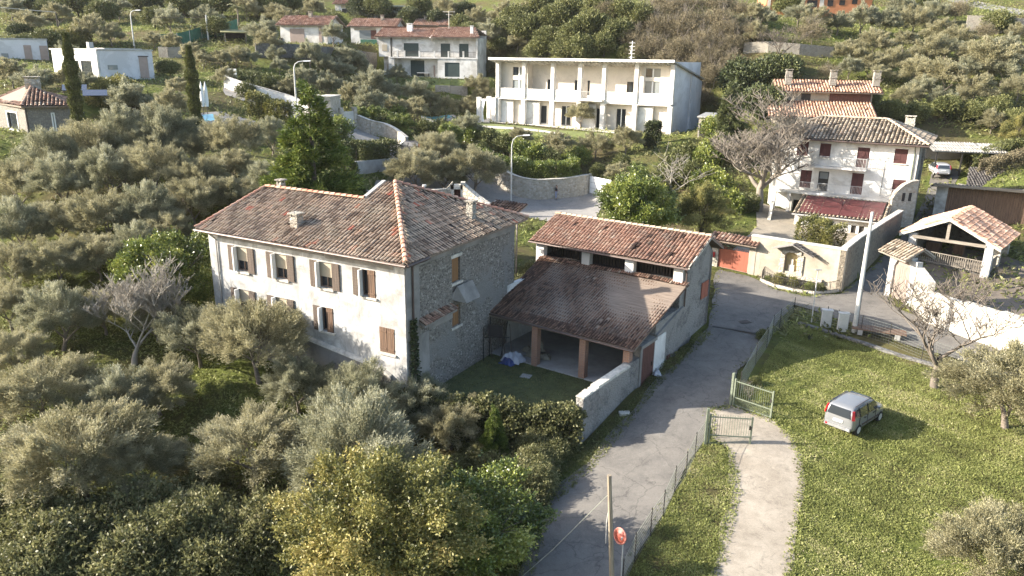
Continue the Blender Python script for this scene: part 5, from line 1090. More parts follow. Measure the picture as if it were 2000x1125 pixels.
tm, sm = MB(), MB(); roofplane(tm, sm, [(-.75, -.9, 4.15), (2.0, -.9, 4.0), (2.0, .5, 4.75), (-.75, .5, 4.9)], .28, .4, .12, .1); roofplane(tm, sm, [(2.0, 1.6, 4.1), (-.75, 1.6, 4.25), (-.75, .5, 4.9), (2.0, .5, 4.75)], .28, .4, .12, .1)
rf = sm.build('gateway_roof', beam, ag); tm.build('roof_tiles', tile_buff, rf)
rwall = [fr((27.94, 53.87, 0), -75, 2.2, .1), on(1800, 628), on(1870, 655), on(1940, 680), on(2060, 730)]
lw_ = thing('boundary_wall', 'long whitewashed rubble wall behind the bare meadow tree', 'wall', rwall[0])
w = MB()
for (a, b), (za, zb) in zip(zip(rwall, rwall[1:]), ((3.6, 3.4), (3.4, 3.3), (3.3, 3.2), (3.2, 3.1))):
    d = (b - a)[:2]; d /= np.linalg.norm(d); nx_, ny_ = -d[1] * .45, d[0] * .45; a_, b__ = a - rwall[0], b - rwall[0]
    w.hexa([(a_[0], a_[1], -.3), (b__[0], b__[1], -.3), (b__[0] + nx_, b__[1] + ny_, -.3), (a_[0] + nx_, a_[1] + ny_, -.3), (a_[0], a_[1], za - a[2]), (b__[0], b__[1], zb - a[2]), (b__[0] + nx_, b__[1] + ny_, zb - a[2]), (a_[0] + nx_, a_[1] + ny_, za - a[2])])
w.build('wall_body', stone('whitewashed_rubble', [(.38,.34,.28),(.50,.46,.39),(.58,.54,.47),(.44,.40,.33)], (.48, .44, .37), 3.6, (.60, .56, .49), .6, .5, .8), lw_)
# ---------------------------------------------------------------- porch barn with open gable
Pa, Pb = ad(1757, 455, 64), ad(1950, 487, 59.1)
PY = math.degrees(math.atan2(*(Pb - Pa)[[1, 0]])); PW = float(np.linalg.norm((Pb - Pa)[:2]))
print('porch', Pa, Pb, PY, PW)
pbn = thing('open_barn', 'open fronted barn with timber balcony under a steep two sided tile roof', 'barn', (Pa[0], Pa[1], 0), PY)
zl, zr_ = Pa[2], Pb[2]; rx = PW * .47; rz = pl(1856, 427, Pa, PY)[2]; rx_ = (pl(1856, 427, Pa, PY) - Pa); rx = float(np.hypot(rx_[0], rx_[1])); DP = 8.0
print('ridge', rx, rz, zl, zr_)
tm, sm = MB(), MB(); bt2 = lambda a, b, c: c * .8 + .2
roofplane(tm, sm, [(0, 0, zl), (0, DP, zl), (rx, DP, rz), (rx, 0, rz)][::1], .3, .42, .12, .1, tone=bt2)
roofplane(tm, sm, [(PW + .2, DP, zr_), (PW + .2, 0, zr_), (rx, 0, rz), (rx, DP, rz)], .3, .42, .12, .1)
rf = sm.build('roof', beam, pbn); tm.build('roof_tiles', tile_orange, rf)
m = MB()
for (x0, z0), (x1, z1) in (((0, zl), (rx, rz)), ((rx, rz), (PW + .2, zr_))):
    m.hexa([(x0, -.06, z0 - .22), (x1, -.06, z1 - .22), (x1, 0, z1 - .22), (x0, 0, z0 - .22), (x0, -.06, z0 + .02), (x1, -.06, z1 + .02), (x1, 0, z1 + .02), (x0, 0, z0 + .02)])
m.build('barge_board', cap_stone, rf)
MB().box(1.0, PW - .9, .15, .38, zl - .25, zl - .02).box(rx - .12, rx + .12, .2, .35, zl - .02, rz - .2).build('tie_beam', beam, pbn)
for u0, v0, z1 in ((.7, .3, zl), (PW - .95, .2, zr_ + .3)): MB().box(u0, u0 + .6, v0, v0 + .6, -.2, z1 + .15).build('pillar', white_old, pbn)
for v0 in (3.6, 7.2): MB().box(PW - .9, PW - .3, v0, v0 + .55, -.2, zr_ + .2).build('pillar', pale_stone, pbn)
MB().box(.7, PW - .5, DP - .5, DP - .2, 0, zl).box(.7, 1.1, .9, DP - .5, 0, zl - .1).box(.9, PW - .6, .75, .85, -.2, zl - 2.3).build('back_wall', dark_wall, pbn)  # dark stone and the added lower front stand in for the barn's inner shade
MB().box(.9, PW - .6, .8, DP - .5, zl - 2.35, zl - 2.2).build('loft_floor', beam, pbn)
m = MB(); railing(m, (1.3, .5, zl - 2.2), (PW - 1.0, .45, zl - 2.4), 0, .95, .16, .03, .045); railing(m, (PW - .5, .8, zl - 2.4), (PW - .5, 3.6, zl - 2.4), 0, .95, .16, .03, .045); m.build('railing', beam, pbn)
MB().box(1.3, 2.4, 4, 5, zl - 2.2, zl - 1.2).box(3.4, 4.2, 4.5, 5.2, zl - 2.2, zl - .9).build('stored_crates', plank, pbn)
# large barn with plank wall behind
Qa, Qb = ad(1830, 480, 76), ad(2100, 530, 70.5)
QY = math.degrees(math.atan2(*(Qb - Qa)[[1, 0]])); qz = pl(1826, 357, Qa, QY)[2]; print('plank barn', Qa, QY, qz)
kb = thing('plank_barn', 'large barn with bleached vertical plank wall and white corner piers', 'barn', (Qa[0], Qa[1], 0), QY)
qL = 15
MB().box(-.9, .1, 0, .6, .4, qz - .2).build('pier', white_old, kb); MB().box(9.2, 10.1, -.02, .6, .4, qz - .5).build('pier', white_old, kb)
m = MB()
for i in range(80): m.box(.1 + i * .22, .1 + i * .22 + .2, .2 + random.uniform(-.01, .01), .28, .5, qz - .3)
m.build('plank_wall', plank, kb)
MB().box(.1, 12, .32, .36, .4, qz - .4).build('dark_backing', black_void, kb)  # near-black sheet, the dark behind the planks put into its colour
m = MB(); m.box(-1.3, qL, -.95, -.81, qz - .2, qz + .06)
for i in range(16): m.box(-.9 + i, -.78 + i, -.65, .3, qz - .3, qz - .12)
m.build('eaves_beam', beam, kb)
tm, sm = MB(), MB(); roofplane(tm, sm, [(qL, 8.5, qz - 1.4), (-1.3, 8.5, qz - 1.4), (-1.3, -.8, qz), (qL, -.8, qz)], .3, .45, .1, .12)
rf = sm.build('roof', eave_wood, kb); tm.build('roof_tiles', tile_brown, rf)
Dr = ad(1892, 366, 86); dz_ = pl(1892, 366, Dr, -12)[2]
t = thing('dark_roofed_shed', 'low shed with dark tiled roof between the plank barn and the hedges', 'shed', (Dr[0], Dr[1], 0), -14)
MB().box(0, 13, .4, 5, 1, dz_ - .1).build('wall', grey_plaster, t); tm, sm = MB(), MB(); roofplane(tm, sm, [(-.3, 0, dz_), (14, 0, dz_), (14, 5, dz_ + 1.7), (1.2, 5, dz_ + 1.7)], .3, .45, .12, .12)
tm.build('roof_tiles', tile_brown, sm.build('roof', eave_wood, t))
# ---------------------------------------------------------------- terraced house behind
To = ad(1535, 300, 98); TY = -12
th2 = thing('stepped_house', 'house with two stepped terracotta roofs and three chimneys behind the balcony house', 'house', (To[0], To[1], 0), TY)
def tl(px, py, v=0): p = pl(px, py, fr(To, TY, 0, v), TY); d = p - To; y = math.radians(TY); return d[0] * math.cos(y) + d[1] * math.sin(y), p[2]
uA, zA = tl(1500, 226, -.6); uB, zB = tl(1716, 234, -.6); zm = (zA + zB) / 2
uC, zC = tl(1518, 198, 3.2); uD, zD = tl(1718, 203, 3.2); uE, zE = tl(1515, 177, 3.6); uF, zF = tl(1726, 183, 3.6); zu = (zE + zF) / 2; uG, zG = tl(1530, 156, 7); uH, zH = tl(1728, 160, 7)
print('stepped', uA, uB, zm, zC, zD, zu, zG, zH)
gz = 5
MB().box(uA + .9, uB - .6, 0, 4.4, gz, zm - .1).box(uE + 1.1, uF - 1.1, 4.4, 10.5, gz, zu - .05).build('wall', cream, th2)
tm, sm = MB(), MB(); roofplane(tm, sm, [(uA, -.7, zm), (uB, -.7, zm), (uB, 4.4, (zC + zD) / 2 + .1), (uA + .4, 4.4, (zC + zD) / 2 + .1)], .36, .5, .14, .14)
rf = sm.build('lower_roof', eave_wood, th2); tm.build('roof_tiles', tile_orange, rf)
tm, sm = MB(), MB(); roofplane(tm, sm, [(uE, 3.6, zu), (uF, 3.6, zu), (uF, 7.6, (zG + zH) / 2), (uE, 7.6, (zG + zH) / 2)], .36, .5, .14, .14); roofplane(tm, sm, [(uF, 11.4, zu), (uE, 11.4, zu), (uE, 7.6, (zG + zH) / 2), (uF, 7.6, (zG + zH) / 2)], .36, .5, .14, .14)
rf = sm.build('upper_roof', eave_wood, th2); tm.build('roof_tiles', tile_orange, rf)
u1, z1 = tl(1565, 190, 4.3); u2, z2 = tl(1583, 190, 4.3); MB().box(u1, u2, 4.33, 4.4, zm + 1.7, zu - .3).build('window', dark_metal, th2)
u1, z1 = tl(1620, 190, 4.3); u2, z2 = tl(1701, 190, 4.3); MB().box(u1, u2, 4.33, 4.4, zm + 1.2, zu - .12).build('loggia_screen', door_brown, th2)
for px in (1539, 1626, 1711): u1, z1 = tl(px, 165, 5.5); chimney(th2, u1, 5.6, zu + .8, .8, .7, 1.7)
# tin roofed shelter and alley things
sh = ad(1835, 330, 92)
ts = thing('tin_shelter', 'open shelter with grey corrugated roof beside the alley', 'shelter', (sh[0], sh[1], 0), -12)
shz = sh[2]
def sl_(px, py, v=0): p = pl(px, py, fr(sh, -12, 0, v), -12); return p[2]
z0_ = sl_(1850, 296); tm, sm = MB(), MB(); roofplane(tm, sm, [(-1, 0, z0_), (7.3, 0, z0_), (7.3, 4.5, z0_ + .7), (-1, 4.5, z0_ + .7)], .3, 1.5, .1, .06)
rf = sm.build('roof', zinc, ts); tm.build('corrugated_sheet', rndmat('grey_corrugated', [(0, (.24, .23, .21)), (1, (.36, .34, .31))], .7), rf)
gz_ = H(sh[0], sh[1]) - .5
for u in (-.6, 2.2, 4.6, 7.0): MB().box(u, u + .15, .1, .25, gz_, z0_ - .1).build('post', dark_metal, ts)
MB().box(-.6, 7.0, 4.2, 4.4, gz_, z0_ + .5).build('back_wall', grey_plaster, ts)
# ---------------------------------------------------------------- long white colonnaded building
GY_ = -31; Gc = ad(1310, 212, 112); Go = np.array([Gc[0], Gc[1], 0])
def gl(px, py, v=0, o=Go, yaw=GY_): 
    p = pl(px, py, fr(o, yaw, 0, v), yaw); d = p - o; y = math.radians(yaw); return d[0] * math.cos(y) + d[1] * math.sin(y), p[2]
gb = thing('colonnaded_building', 'long white two storey building with tall colonnade, loggias and sloping roof', 'house', Go, GY_)
u0 = gl(969, 150)[0]; zb = 7.25; zP0, zP1 = 11.55, 12.75; zT = 16.75; zR = 17.35
cols = [gl(px, 170)[0] for px in (973, 1024, 1080, 1133, 1180, 1243, 1313)]
bd = 2.4                                           # depth of the loggia
doors = [(gl(px0, 170, bd)[0], gl(px1, 170, bd)[0], 12.0, 14.2) for px0, px1 in ((1069, 1079), (1122, 1131), (1147, 1152), (1224, 1237))]
w = MB().gridwall(-5.6, zb, zT + .6, .3, doors + [(gl(1084, 1)[0], gl(1084, 1)[0] + .01, 13, 13.1)][:0], off=bd, start=u0 + 5.4)
w.build('loggia_wall', cream if False else warm_render, gb)
vv = .9
fw = [(u0 + 2.6, u0 + 4.9, 12.3, 14.0), (u0 + 2.6, u0 + 4.9, 14.7, 16.0)]
w = MB().gridwall(u0 + 5.4, zb, zT + .5, .3, fw, off=vv, start=u0 + .3); fr2 = [(gl(1270, 1, vv)[0], gl(1300, 1, vv)[0], 12.3, 14.4), (gl(1270, 1, vv)[0], gl(1300, 1, vv)[0], 14.95, 16.2)]
w.box(u0 + 5.1, u0 + 5.4, vv + .3, bd, zb, zT + .5); w.build('bay_wall', warm_render, gb); w = MB().gridwall(-.3, zb, zT + .5, .3, fr2, off=vv, start=-5.6); w.box(-5.6, -5.3, vv + .3, bd, zb, zT + .5)
w.build('bay_wall', warm_render, gb)
for a, b, c, d in fw + fr2:
    m_ = (a + b) / 2
    for x0, x1 in ((a + .05, m_ - .1), (m_ + .1, b - .05)): MB().box(x0, x1, vv + .12, vv + .16, c + .05, d - .05).build('window', glass_m if x0 < m_ and c > 14.5 else glass_pale, gb)
    MB().box(m_ - .1, m_ + .1, vv + .05, vv + .2, c, d).build('window_mullion', white_paint, gb)
for a, b, c, d in doors: MB().box(a, b, bd + .15, bd + .2, c, d).build('door', glass_m, gb)
for a in cols: MB().box(a - .3, a + .3, -.3, .3, zP0 - .3, zT).build('column', clean_white, gb)
w = MB()
for a, b in zip(cols, cols[1:]):
    if abs(a - cols[3]) < .1: continue
    MB().box(a + .3, b - .3, -.12, .12, zP0, zP1).build('parapet', clean_white, gb)
rl_ = MB(); railing(rl_, (cols[3] + .3, -.9), (cols[4] - .3, -.9), zP0, 1.1, .2, .02, .04); MB().box(cols[3] - .2, cols[4] + .2, -1.1, .2, zP0 - .25, zP0).build('balcony', clean_white, gb); rl_.build('railing', pale_metal, gb)
MB().box(u0, 0, -.14, bd, zP0 - .55, zP0 - .02).box(u0 - .1, .1, -.3, .3, zT, zT + .35).build('floor_slab', clean_white, gb)
# ground floor
gd = [(cols[0] + 1.5, cols[0] + 3.3, zb + .2, zb + 2.9), (cols[1] + 1.2, cols[1] + 3.5, zb + .2, zb + 2.9), (cols[2] + 1.0, cols[2] + 2.6, zb + .1, zb + 3), (cols[3] + 1.4, cols[3] + 3.2, zb, zb + 2.9), (cols[4] + 1.7, cols[4] + 3.2, zb, zb + 3), (cols[5] + 1.2, cols[5] + 2.6, zb, zb + 2.9), (cols[5] + 3.0, cols[5] + 4.2, zb, zb + 2.9)]
MB().gridwall(-.3, zb - 2.5, zP0 - .55, .3, gd, off=1.2, start=u0 + .1).build('ground_floor_wall', warm_render, gb)
for a, b, c, d in gd: MB().box(a, b, 1.35, 1.4, c, d).build('window', glass_m, gb); MB().box((a + b) / 2 - .06, (a + b) / 2 + .06, 1.28, 1.35, c, d).build('window_mullion', white_paint, gb)
for i, a in enumerate(cols): 
    MB().box(a - .35, a + .35, -.35, .35, zb - .6, zP0 - .55).build('column', clean_white, gb)
    if i in (0, 1, 3, 5): MB().box(a + .35, a + 2.6, .4, .7, zb, zP0 - .8).box(a - .3, a + .3, .4, 1.2, zb, zP0 - .6).build('divider_wall', clean_white, gb)
MB().box(-.4, 0, 0, 12.2, 5.2, zR - .2).box(u0, u0 + .4, 0, 12.2, 6, zR - .6).box(u0 + .4, -.4, 11.8, 12.2, 6, 14.4).build('side_wall', pale_shade_grey, gb)
pts = [(u0 - .6, -1.3, zR), (.5, -1.3, zR), (.5, 13, 14.75), (u0 - .6, 13, 14.75)]
rf = slab(MB(), pts, .2).build('roof', zinc, gb); MB().box(u0 - .65, .55, -1.42, -1.3, zR - .3, zR + .08).build('fascia', clean_white, rf)
m = MB()
for i in range(46): x = u0 - .3 + i * .655; m.hexa([(x, -1.25, zR - .42), (x + .12, -1.25, zR - .42), (x + .12, 3.3, zR - 1.25), (x, 3.3, zR - 1.25), (x, -1.25, zR - .21), (x + .12, -1.25, zR - .21), (x + .12, 3.3, zR - 1.05), (x, 3.3, zR - 1.05)])
m.build('rafter_ends', clean_white, rf)
MB().hexa([(.02, 7.8, 5), (.3, 7.8, 5), (.3, 12.6, 5), (.02, 12.6, 5), (.02, 7.8, 15.2), (.3, 7.8, 15.2), (.3, 12.6, 14.3), (.02, 12.6, 14.3)]).build('side_wing', pale_shade_grey, gb)
# side pergola
pg = thing('garden_pergola', 'white square pillared pergola with tied curtains beside the colonnade', 'pergola', fr(Go, GY_, u0 - 3.4, -.6), GY_)
for a, b in ((0, 0), (3.0, 0), (0, 3)): MB().box(a, a + .7, b, b + .5, zb - 1.0, zb + 3.9).build('pillar', clean_white, pg)
MB().box(.7, 3.0, .1, .35, zb + 3.3, zb + 3.6).box(0.1, 3.6, 3.1, 3.3, zb + 3.3, zb + 3.6).box(.1, .35, .5, 3, zb + 3.3, zb + 3.6).build('beam', clean_white, pg)
MB().side([(.8, zb + 3.3), (1.5, zb + 3.3), (1.1, zb + 1.5), (1.3, zb - .3), (.85, zb - .3)], .2, .28).side([(3.0, zb + 3.3), (2.5, zb + 3.3), (2.85, zb + 1.2), (2.7, zb - .3), (2.98, zb - .3)], .2, .28).build('curtain', white_paint, pg)
an = thing('roof_antenna', 'white multi armed aerial mast above the colonnaded roof', 'antenna', fr(Go, GY_, gl(1227, 100, 10)[0], 11.5, 0), GY_)
m = MB().tube([(0, 0, 14.5), (0, 0, gl(1227, 80, 11.5)[1])], .06, 5); zt = gl(1227, 80, 11.5)[1]
for i in range(6): m.tube([(-.5, 0, zt - .3 - i * .55), (.5, 0, zt - .3 - i * .55)], .03, 4)
for i in range(4): m.box(-.2, -.12, -.04, .04, zt - 1.2 - i * .8, zt - .7 - i * .8)
m.build('mast', white_paint, an)
for nm, pp in (('lawn', [(880, 236), (960, 242), (1010, 246), (1080, 254), (1190, 262), (1180, 275), (1050, 268), (940, 262), (905, 250)]), ('villa_lawn', [(745, 160), (770, 152), (940, 156), (990, 160), (900, 172), (800, 178), (750, 172)])):
    sheet(nm, pxpoly(pp), lawn, .06, 1.2)
sheet('garden_path', pxpoly([(932, 246), (1010, 250), (1100, 262), (1098, 266), (1005, 254), (932, 250)]), cap_stone, .10, .8); sheet('terrace_paving', pxpoly([(935, 234), (1005, 237), (1040, 241), (1200, 256), (1200, 262), (1040, 246), (1000, 242), (935, 240)]), cap_stone, .10, .8)
# ---------------------------------------------------------------- white villa
VY = -8.9; Vo = ad(763, 150, 150); Vo = np.array([Vo[0], Vo[1], 0])
vl = lambda px, py, v=0: gl(px, py, v, Vo, VY)
va = thing('white_villa', 'white two storey villa with dark green shutters and pale orange roof', 'house', Vo, VY)
uR = vl(932, 100)[0]; zg = vl(763, 149)[1]; zbal = vl(790, 111)[1]; ztop = vl(800, 72)[1]; um = vl(842, 90)[0]
print('villa', uR, zg, zbal, ztop, um)
up_s = [(vl(782, 1)[0], vl(812, 1)[0]), (vl(856, 1)[0], vl(875, 1)[0]), (vl(893, 1)[0], vl(912, 1)[0])]
lo_s = [(vl(794, 1)[0], vl(822, 1)[0]), (vl(867, 1)[0], vl(897, 1)[0])]
holes = [(a, b, zbal + .1, zbal + 2.5) for a, b in up_s]
MB().gridwall(uR, zbal - .3, ztop, .3, holes, off=1.3).build('upper_wall', clean_white, va)
MB().gridwall(vl(853, 1)[0], zg - 4, zbal - .3, .3, [(lo_s[0][0], lo_s[0][1], zg + .1, zbal - .6), (vl(840, 1)[0], vl(844, 1)[0], zg, zg + 2.1)], off=1.6).gridwall(uR, zg - 4, zbal - .3, .3, [(lo_s[1][0], lo_s[1][1], zg + .1, zbal - .9)], start=vl(853, 1)[0], off=0).box(0, .8, 0, 1.6, zg - 4, zbal - .3).box(vl(853, 1)[0], vl(853, 1)[0] + .3, .3, 1.6, zg - 4, zbal - .3).build('lower_wall', clean_white, va)
for a, b in up_s: MB().box(a, b, 1.4, 1.45, zbal + .1, zbal + 2.5).build('shutter', green_shutter, va)
MB().box(*lo_s[0], 1.7, 1.75, zg + .1, zbal - .6).build('shutter', green_shutter, va); MB().box(*lo_s[1], .1, .15, zg + .1, zbal - .9).build('shutter', green_shutter, va)
MB().box(vl(840, 1)[0], vl(844, 1)[0], 1.7, 1.75, zg, zg + 2.1).build('door', taupe, va)
MB().box(-.1, uR + .1, -.1, 1.3, zbal - .25, zbal).build('balcony', clean_white, va)
m = MB(); railing(m, (.8, -.02), (uR, -.02), zbal, 1.0, .16, .015, .03); m.build('railing', dark_metal, va)
for px in (776, 790, 819, 848, 876, 905, 931): u = vl(px, 100)[0]; MB().box(u - .15, u + .15, -.08, .2, zbal, zbal + 1.15).build('railing_post', clean_white, va)
MB().box(-.32, 0, 0, 9, zg - 4, zbal).box(-2.1, -.32, 2.6, 9, zg - 4, zbal).box(-2.6, -.3, 1.3, 9, zbal, ztop).box(0, .3, 1.3, 9, zbal, ztop).box(uR - .3, uR, .3, 9, zg - 4, ztop).box(0, uR, 8.7, 9, zg - 1, ztop + 1.5).build('side_wall', clean_white, va)
MB().box(-1.9, -.9, 1.24, 1.3, zbal + 1.0, zbal + 2.2).build('window', blind_m, va); MB().box(-1.5, -.7, 2.54, 2.6, zg + .8, zg + 2.2).build('window', blind_m, va)
tm, sm = MB(), MB(); roofplane(tm, sm, [(-3.2, .4, ztop), (um, .4, ztop), (um, 5.5, ztop + 1.75), (-3.2, 5.5, ztop + 1.75)], .4, .5, .13, .15); roofplane(tm, sm, [(um, -.4, ztop), (uR + .6, -.4, ztop), (uR - 1.5, 5.5, ztop + 2.0), (um, 5.5, ztop + 2.0)], .4, .5, .13, .15)
roofplane(tm, sm, [(uR + .6, 10, ztop + .2), (-3.2, 10, ztop + .2), (-3.2, 5.5, ztop + 1.75), (uR - 1.5, 5.5, ztop + 2.0)], .4, .5, .13, .15)
rf = sm.build('roof', eave_wood, va); tm.build('roof_tiles', tile_orange, rf)
MB().side([(-.4, ztop - .15), (5.5, ztop + 1.8), (5.5, ztop + .9), (1.6, ztop - .9)], um - .25, um, 'x').side([(-.2 + .6, ztop - .15), (5.5, ztop + 1.6), (5.5, ztop + .3), (1.4, ztop - .3)], -3.25, -3.0, 'x').build('gable_wall', clean_white, va)
chimney(va, vl(799, 60, 3)[0], 3.6, ztop + .9, 1.0, .8, 1.4, white_paint); chimney(va, vl(922, 60, 2)[0], 1.8, ztop + .3, .5, .5, 1.6, white_paint)
mast = thing('roof_aerial', 'thin television aerial above the villa roof', 'antenna', fr(Vo, VY, vl(873, 30, 3)[0], 4.5), VY); zt = vl(873, 22, 4.5)[1]
MB().tube([(0, 0, ztop + 1.3), (0, 0, zt)], .05, 4).tube([(-1.2, 0, zt - .1), (1.2, 0, zt - .1)], .04, 4).tube([(-.6, 0, zt - .6), (.6, 0, zt - .6)], .03, 4).build('mast', pale_metal, mast)
t = thing('garden_table', 'long pale table on the villa porch', 'table', fr(Vo, VY, vl(822, 1)[0], .9, zg), VY); MB().box(-1.2, 1.2, -.4, .4, .68, .75).build('table_top', white_paint, t)
for a in (-1, 1):
    for b in (-.3, .3): MB().box(a - .05, a + .05, b - .05, b + .05, 0, .68).build('leg', dark_metal, t)
# a simpler builder for the small houses
def cottage(name, label, px0, px1, pyb, pyt, D, yaw, roofh, depth, roofmat, wallmat=clean_white, over=.6, parts=(), chim=(), gable=True, zdrop=1.5, w=.4):
    A = ad(px0, pyb, D); o = np.array([A[0], A[1], 0]); L = lambda px, py, v=0: gl(px, py, v, o, yaw)
    uR = L(px1, pyb)[0]; z0 = A[2]; z1 = L((px0 + px1) / 2, pyt)[1]; t = thing(name, label, 'house', o, yaw)
    b = MB().box(0, uR, 0, .25, z0 - zdrop, z1).box(0, .25, .25, depth, z0 - zdrop, z1).box(uR - .25, uR, .25, depth, z0 - zdrop, z1).box(.25, uR - .25, depth - .25, depth, z0 - zdrop, z1)
    if gable: [b.side([(0, z1), (depth, z1), (depth / 2, z1 + roofh)], x, x + .2, 'x') for x in (0, uR - .2)]
    b.build('wall', wallmat, t); h = depth / 2
    tm, sm = MB(), MB(); e = over
    roofplane(tm, sm, [(-e, -e, z1), (uR + e, -e, z1), (uR + e, h, z1 + roofh + .1), (-e, h, z1 + roofh + .1)], w, .5, w * .34, .14); roofplane(tm, sm, [(uR + e, depth + e, z1), (-e, depth + e, z1), (-e, h, z1 + roofh + .1), (uR + e, h, z1 + roofh + .1)], w, .5, w * .34, .14)
    rf = sm.build('roof', eave_wood, t); tm.build('roof_tiles', roofmat, rf)
    for (nm, a, b_, c, d, mat) in parts:
        ua, ub = L(a, c)[0], L(b_, c)[0]; za, zb_ = L(a, d)[1], L(a, c)[1]; MB().box(ua, ub, -.06, 0, za, zb_).build(nm, mat, t)
    for (px, hh) in chim: u = L(px, pyt, 2)[0]; chimney(t, u, h * .8, z1 + roofh * .6, .6, .6, hh)
    return t, o, z0, z1, uR
cottage('small_villa', 'small white bungalow with terracotta roof and brown panel door', 549, 640, 85, 49, 141, -10, 1.6, 7, tile_orange, parts=[('door', 566, 594, 56, 84, taupe), ('window', 622, 628, 52, 82, taupe), ('railing', 545, 552, 74, 85, dark_metal)], chim=[(604, 1.2)])
cottage('awning_villa', 'white house with scalloped awning above its wide window', 686, 772, 86, 52, 163, -8, 1.6, 7, tile_orange, zdrop=6, parts=[('window', 702, 724, 59, 75, glass_pale), ('door', 724, 735, 59, 76, door_brown), ('awning', 692, 734, 55, 59, blind_m), ('flower_box', 704, 736, 77, 86, green_net), ('garage_opening', 707, 733, 92, 115, black_void)], chim=[(745, 1.2)])
cottage('rear_villa', 'terracotta roofed house half hidden behind the white villa', 812, 900, 56, 50, 175, -6, 1.4, 6, tile_orange, parts=[('window', 885, 900, 51, 56, dark_metal)], chim=[(831, 1.0)])
cottage('porch_villa', 'pale house with three pale awnings above a long porch', 655, 742, 27, 8, 188, -6, 1.5, 9, tile_orange, pale_shade_grey, parts=[('window', 668, 738, 17, 27, glass_m), ('awning', 666, 738, 10, 16, blind_m), ('pillar', 655, 662, 12, 28, clean_white)])
cottage('orange_house', 'orange rendered house with dark openings on the top terrace', 1496, 1702, 16, -22, 158, -6, 1.5, 9, tile_orange, plain('orange_render', (.50, .20, .09), .9, 0, .15, .5, .2), parts=[('window', 1577, 1597, 0, 14, black_void), ('window', 1617, 1628, 0, 12, black_void), ('window', 1640, 1651, 0, 10, black_void), ('window', 1665, 1675, -2, 8, black_void), ('pillar', 1500, 1506, -2, 16, warm_render), ('pillar', 1602, 1610, -2, 14, warm_render)])
# cube houses
def cube_house(name, label, px0, px1, pyb, pyt, D, yaw, depth, parts, left=7):
    A = ad(px0, pyb, D); o = np.array([A[0], A[1], 0]); L = lambda px, py, v=0: gl(px, py, v, o, yaw); uR = L(px1, pyb)[0]; z0, z1 = A[2], L((px0 + px1) / 2, pyt)[1]
    t = thing(name, label, 'house', o, yaw); MB().box(0, uR, 0, depth, z0, z1 - .02).build('wall', pale_shade_grey, t)
    MB().box(-.25, uR + .1, -.1, depth, z1, z1 + .18).build('parapet_cap', zinc, t); MB().box(.5, uR - .4, .8, depth - .3, z0 - 2.6, z0 - .02).build('base_wall', grey_plaster, t)
    for (nm, a, b_, c, d, mat) in parts: ua, ub = L(a, c)[0], L(b_, c)[0]; za, zb_ = L(a, d)[1], L(a, c)[1]; MB().box(ua, ub, -.05, 0, za, zb_).build(nm, mat, t)
    m = MB().gridwall(depth, z0 + .2, z1 - .03, .25, [(1.2, 3.4, z0 + .8, z1 - 1.2), (4.2, 6.0, z0 + .8, z1 - 1.2)], ax='y', off=0, start=0)
    return t, z0, z1
t, z0, z1 = cube_house('cube_house', 'white flat roofed cube house with tall taupe shutter', 199, 303, 156, 99, 98, 55, 12, [('shutter', 270, 287, 110, 153, taupe), ('window', 210, 229, 127, 136, glass_pale), ('shutter_rail', 269, 289, 109, 111, dark_metal)])
MB().box(-.3, -.05, -.05, 1.4, z0, z1 - .05).box(-.3, -.05, 1.4, 10.8, z1 - 1.3, z1 - .05).box(-.3, -.05, 1.4, 10.8, z0, z0 + .4).box(-.3, -.05, 4, 4.6, z0 + .4, z1 - 1.3).box(-.3, -.05, 8.5, 10.8, z0 + .4, z1 - 1.3).build('lit_side_wall', clean_white, t)  # sunlit side gets the whiter copy of the wall colour
MB().box(-.2, -.02, 1.4, 8.5, z0 + .4, z1 - 1.3).build('window', glass_m, t)
MB().box(1.5, 2.1, 5, 5.6, z1 + .1, z1 + 1.0).box(3, 8, 4, 7, z1 + .12, z1 + .3).build('roof_unit', zinc, t)
t, z0, z1 = cube_house('cube_house', 'low pale flat roofed house with two shutters beside the hill road', -30, 98, 128, 77, 112, 30, 9, [('shutter', 45, 60, 88, 120, taupe), ('shutter', 76, 92, 89, 118, taupe), ('window', 2, 16, 104, 112, glass_pale)])
# stone bungalow at the edge of the grove
Sb = ad(55, 258, 74); sY = 27
sb = thing('stone_bungalow', 'grey stone bungalow with terracotta hipped roof and roof window', 'house', (Sb[0], Sb[1], 0), sY); so_ = np.array([Sb[0], Sb[1], 0])
L = lambda px, py, v=0: gl(px, py, v, so_, sY)
bu = L(135, 230)[0]; bz = L(54, 208)[1]; print('bungalow', bu, bz, Sb[2])
stb = stone('bungalow_stone', [(.22,.20,.17),(.30,.28,.24),(.27,.24,.20)], (.2, .18, .16), 5, None, .5, .5, .7)
w = MB().gridwall(bu, Sb[2] - 1.5, bz, .35, [(L(64, 1)[0], L(72, 1)[0], bz - 2.3, bz - .6), (L(124, 1)[0], L(132, 1)[0], bz - 2.4, bz - .7)]); w.box(bu - .3, bu, .35, 9, Sb[2] - 1.5, bz); w.build('wall', stb, sb)
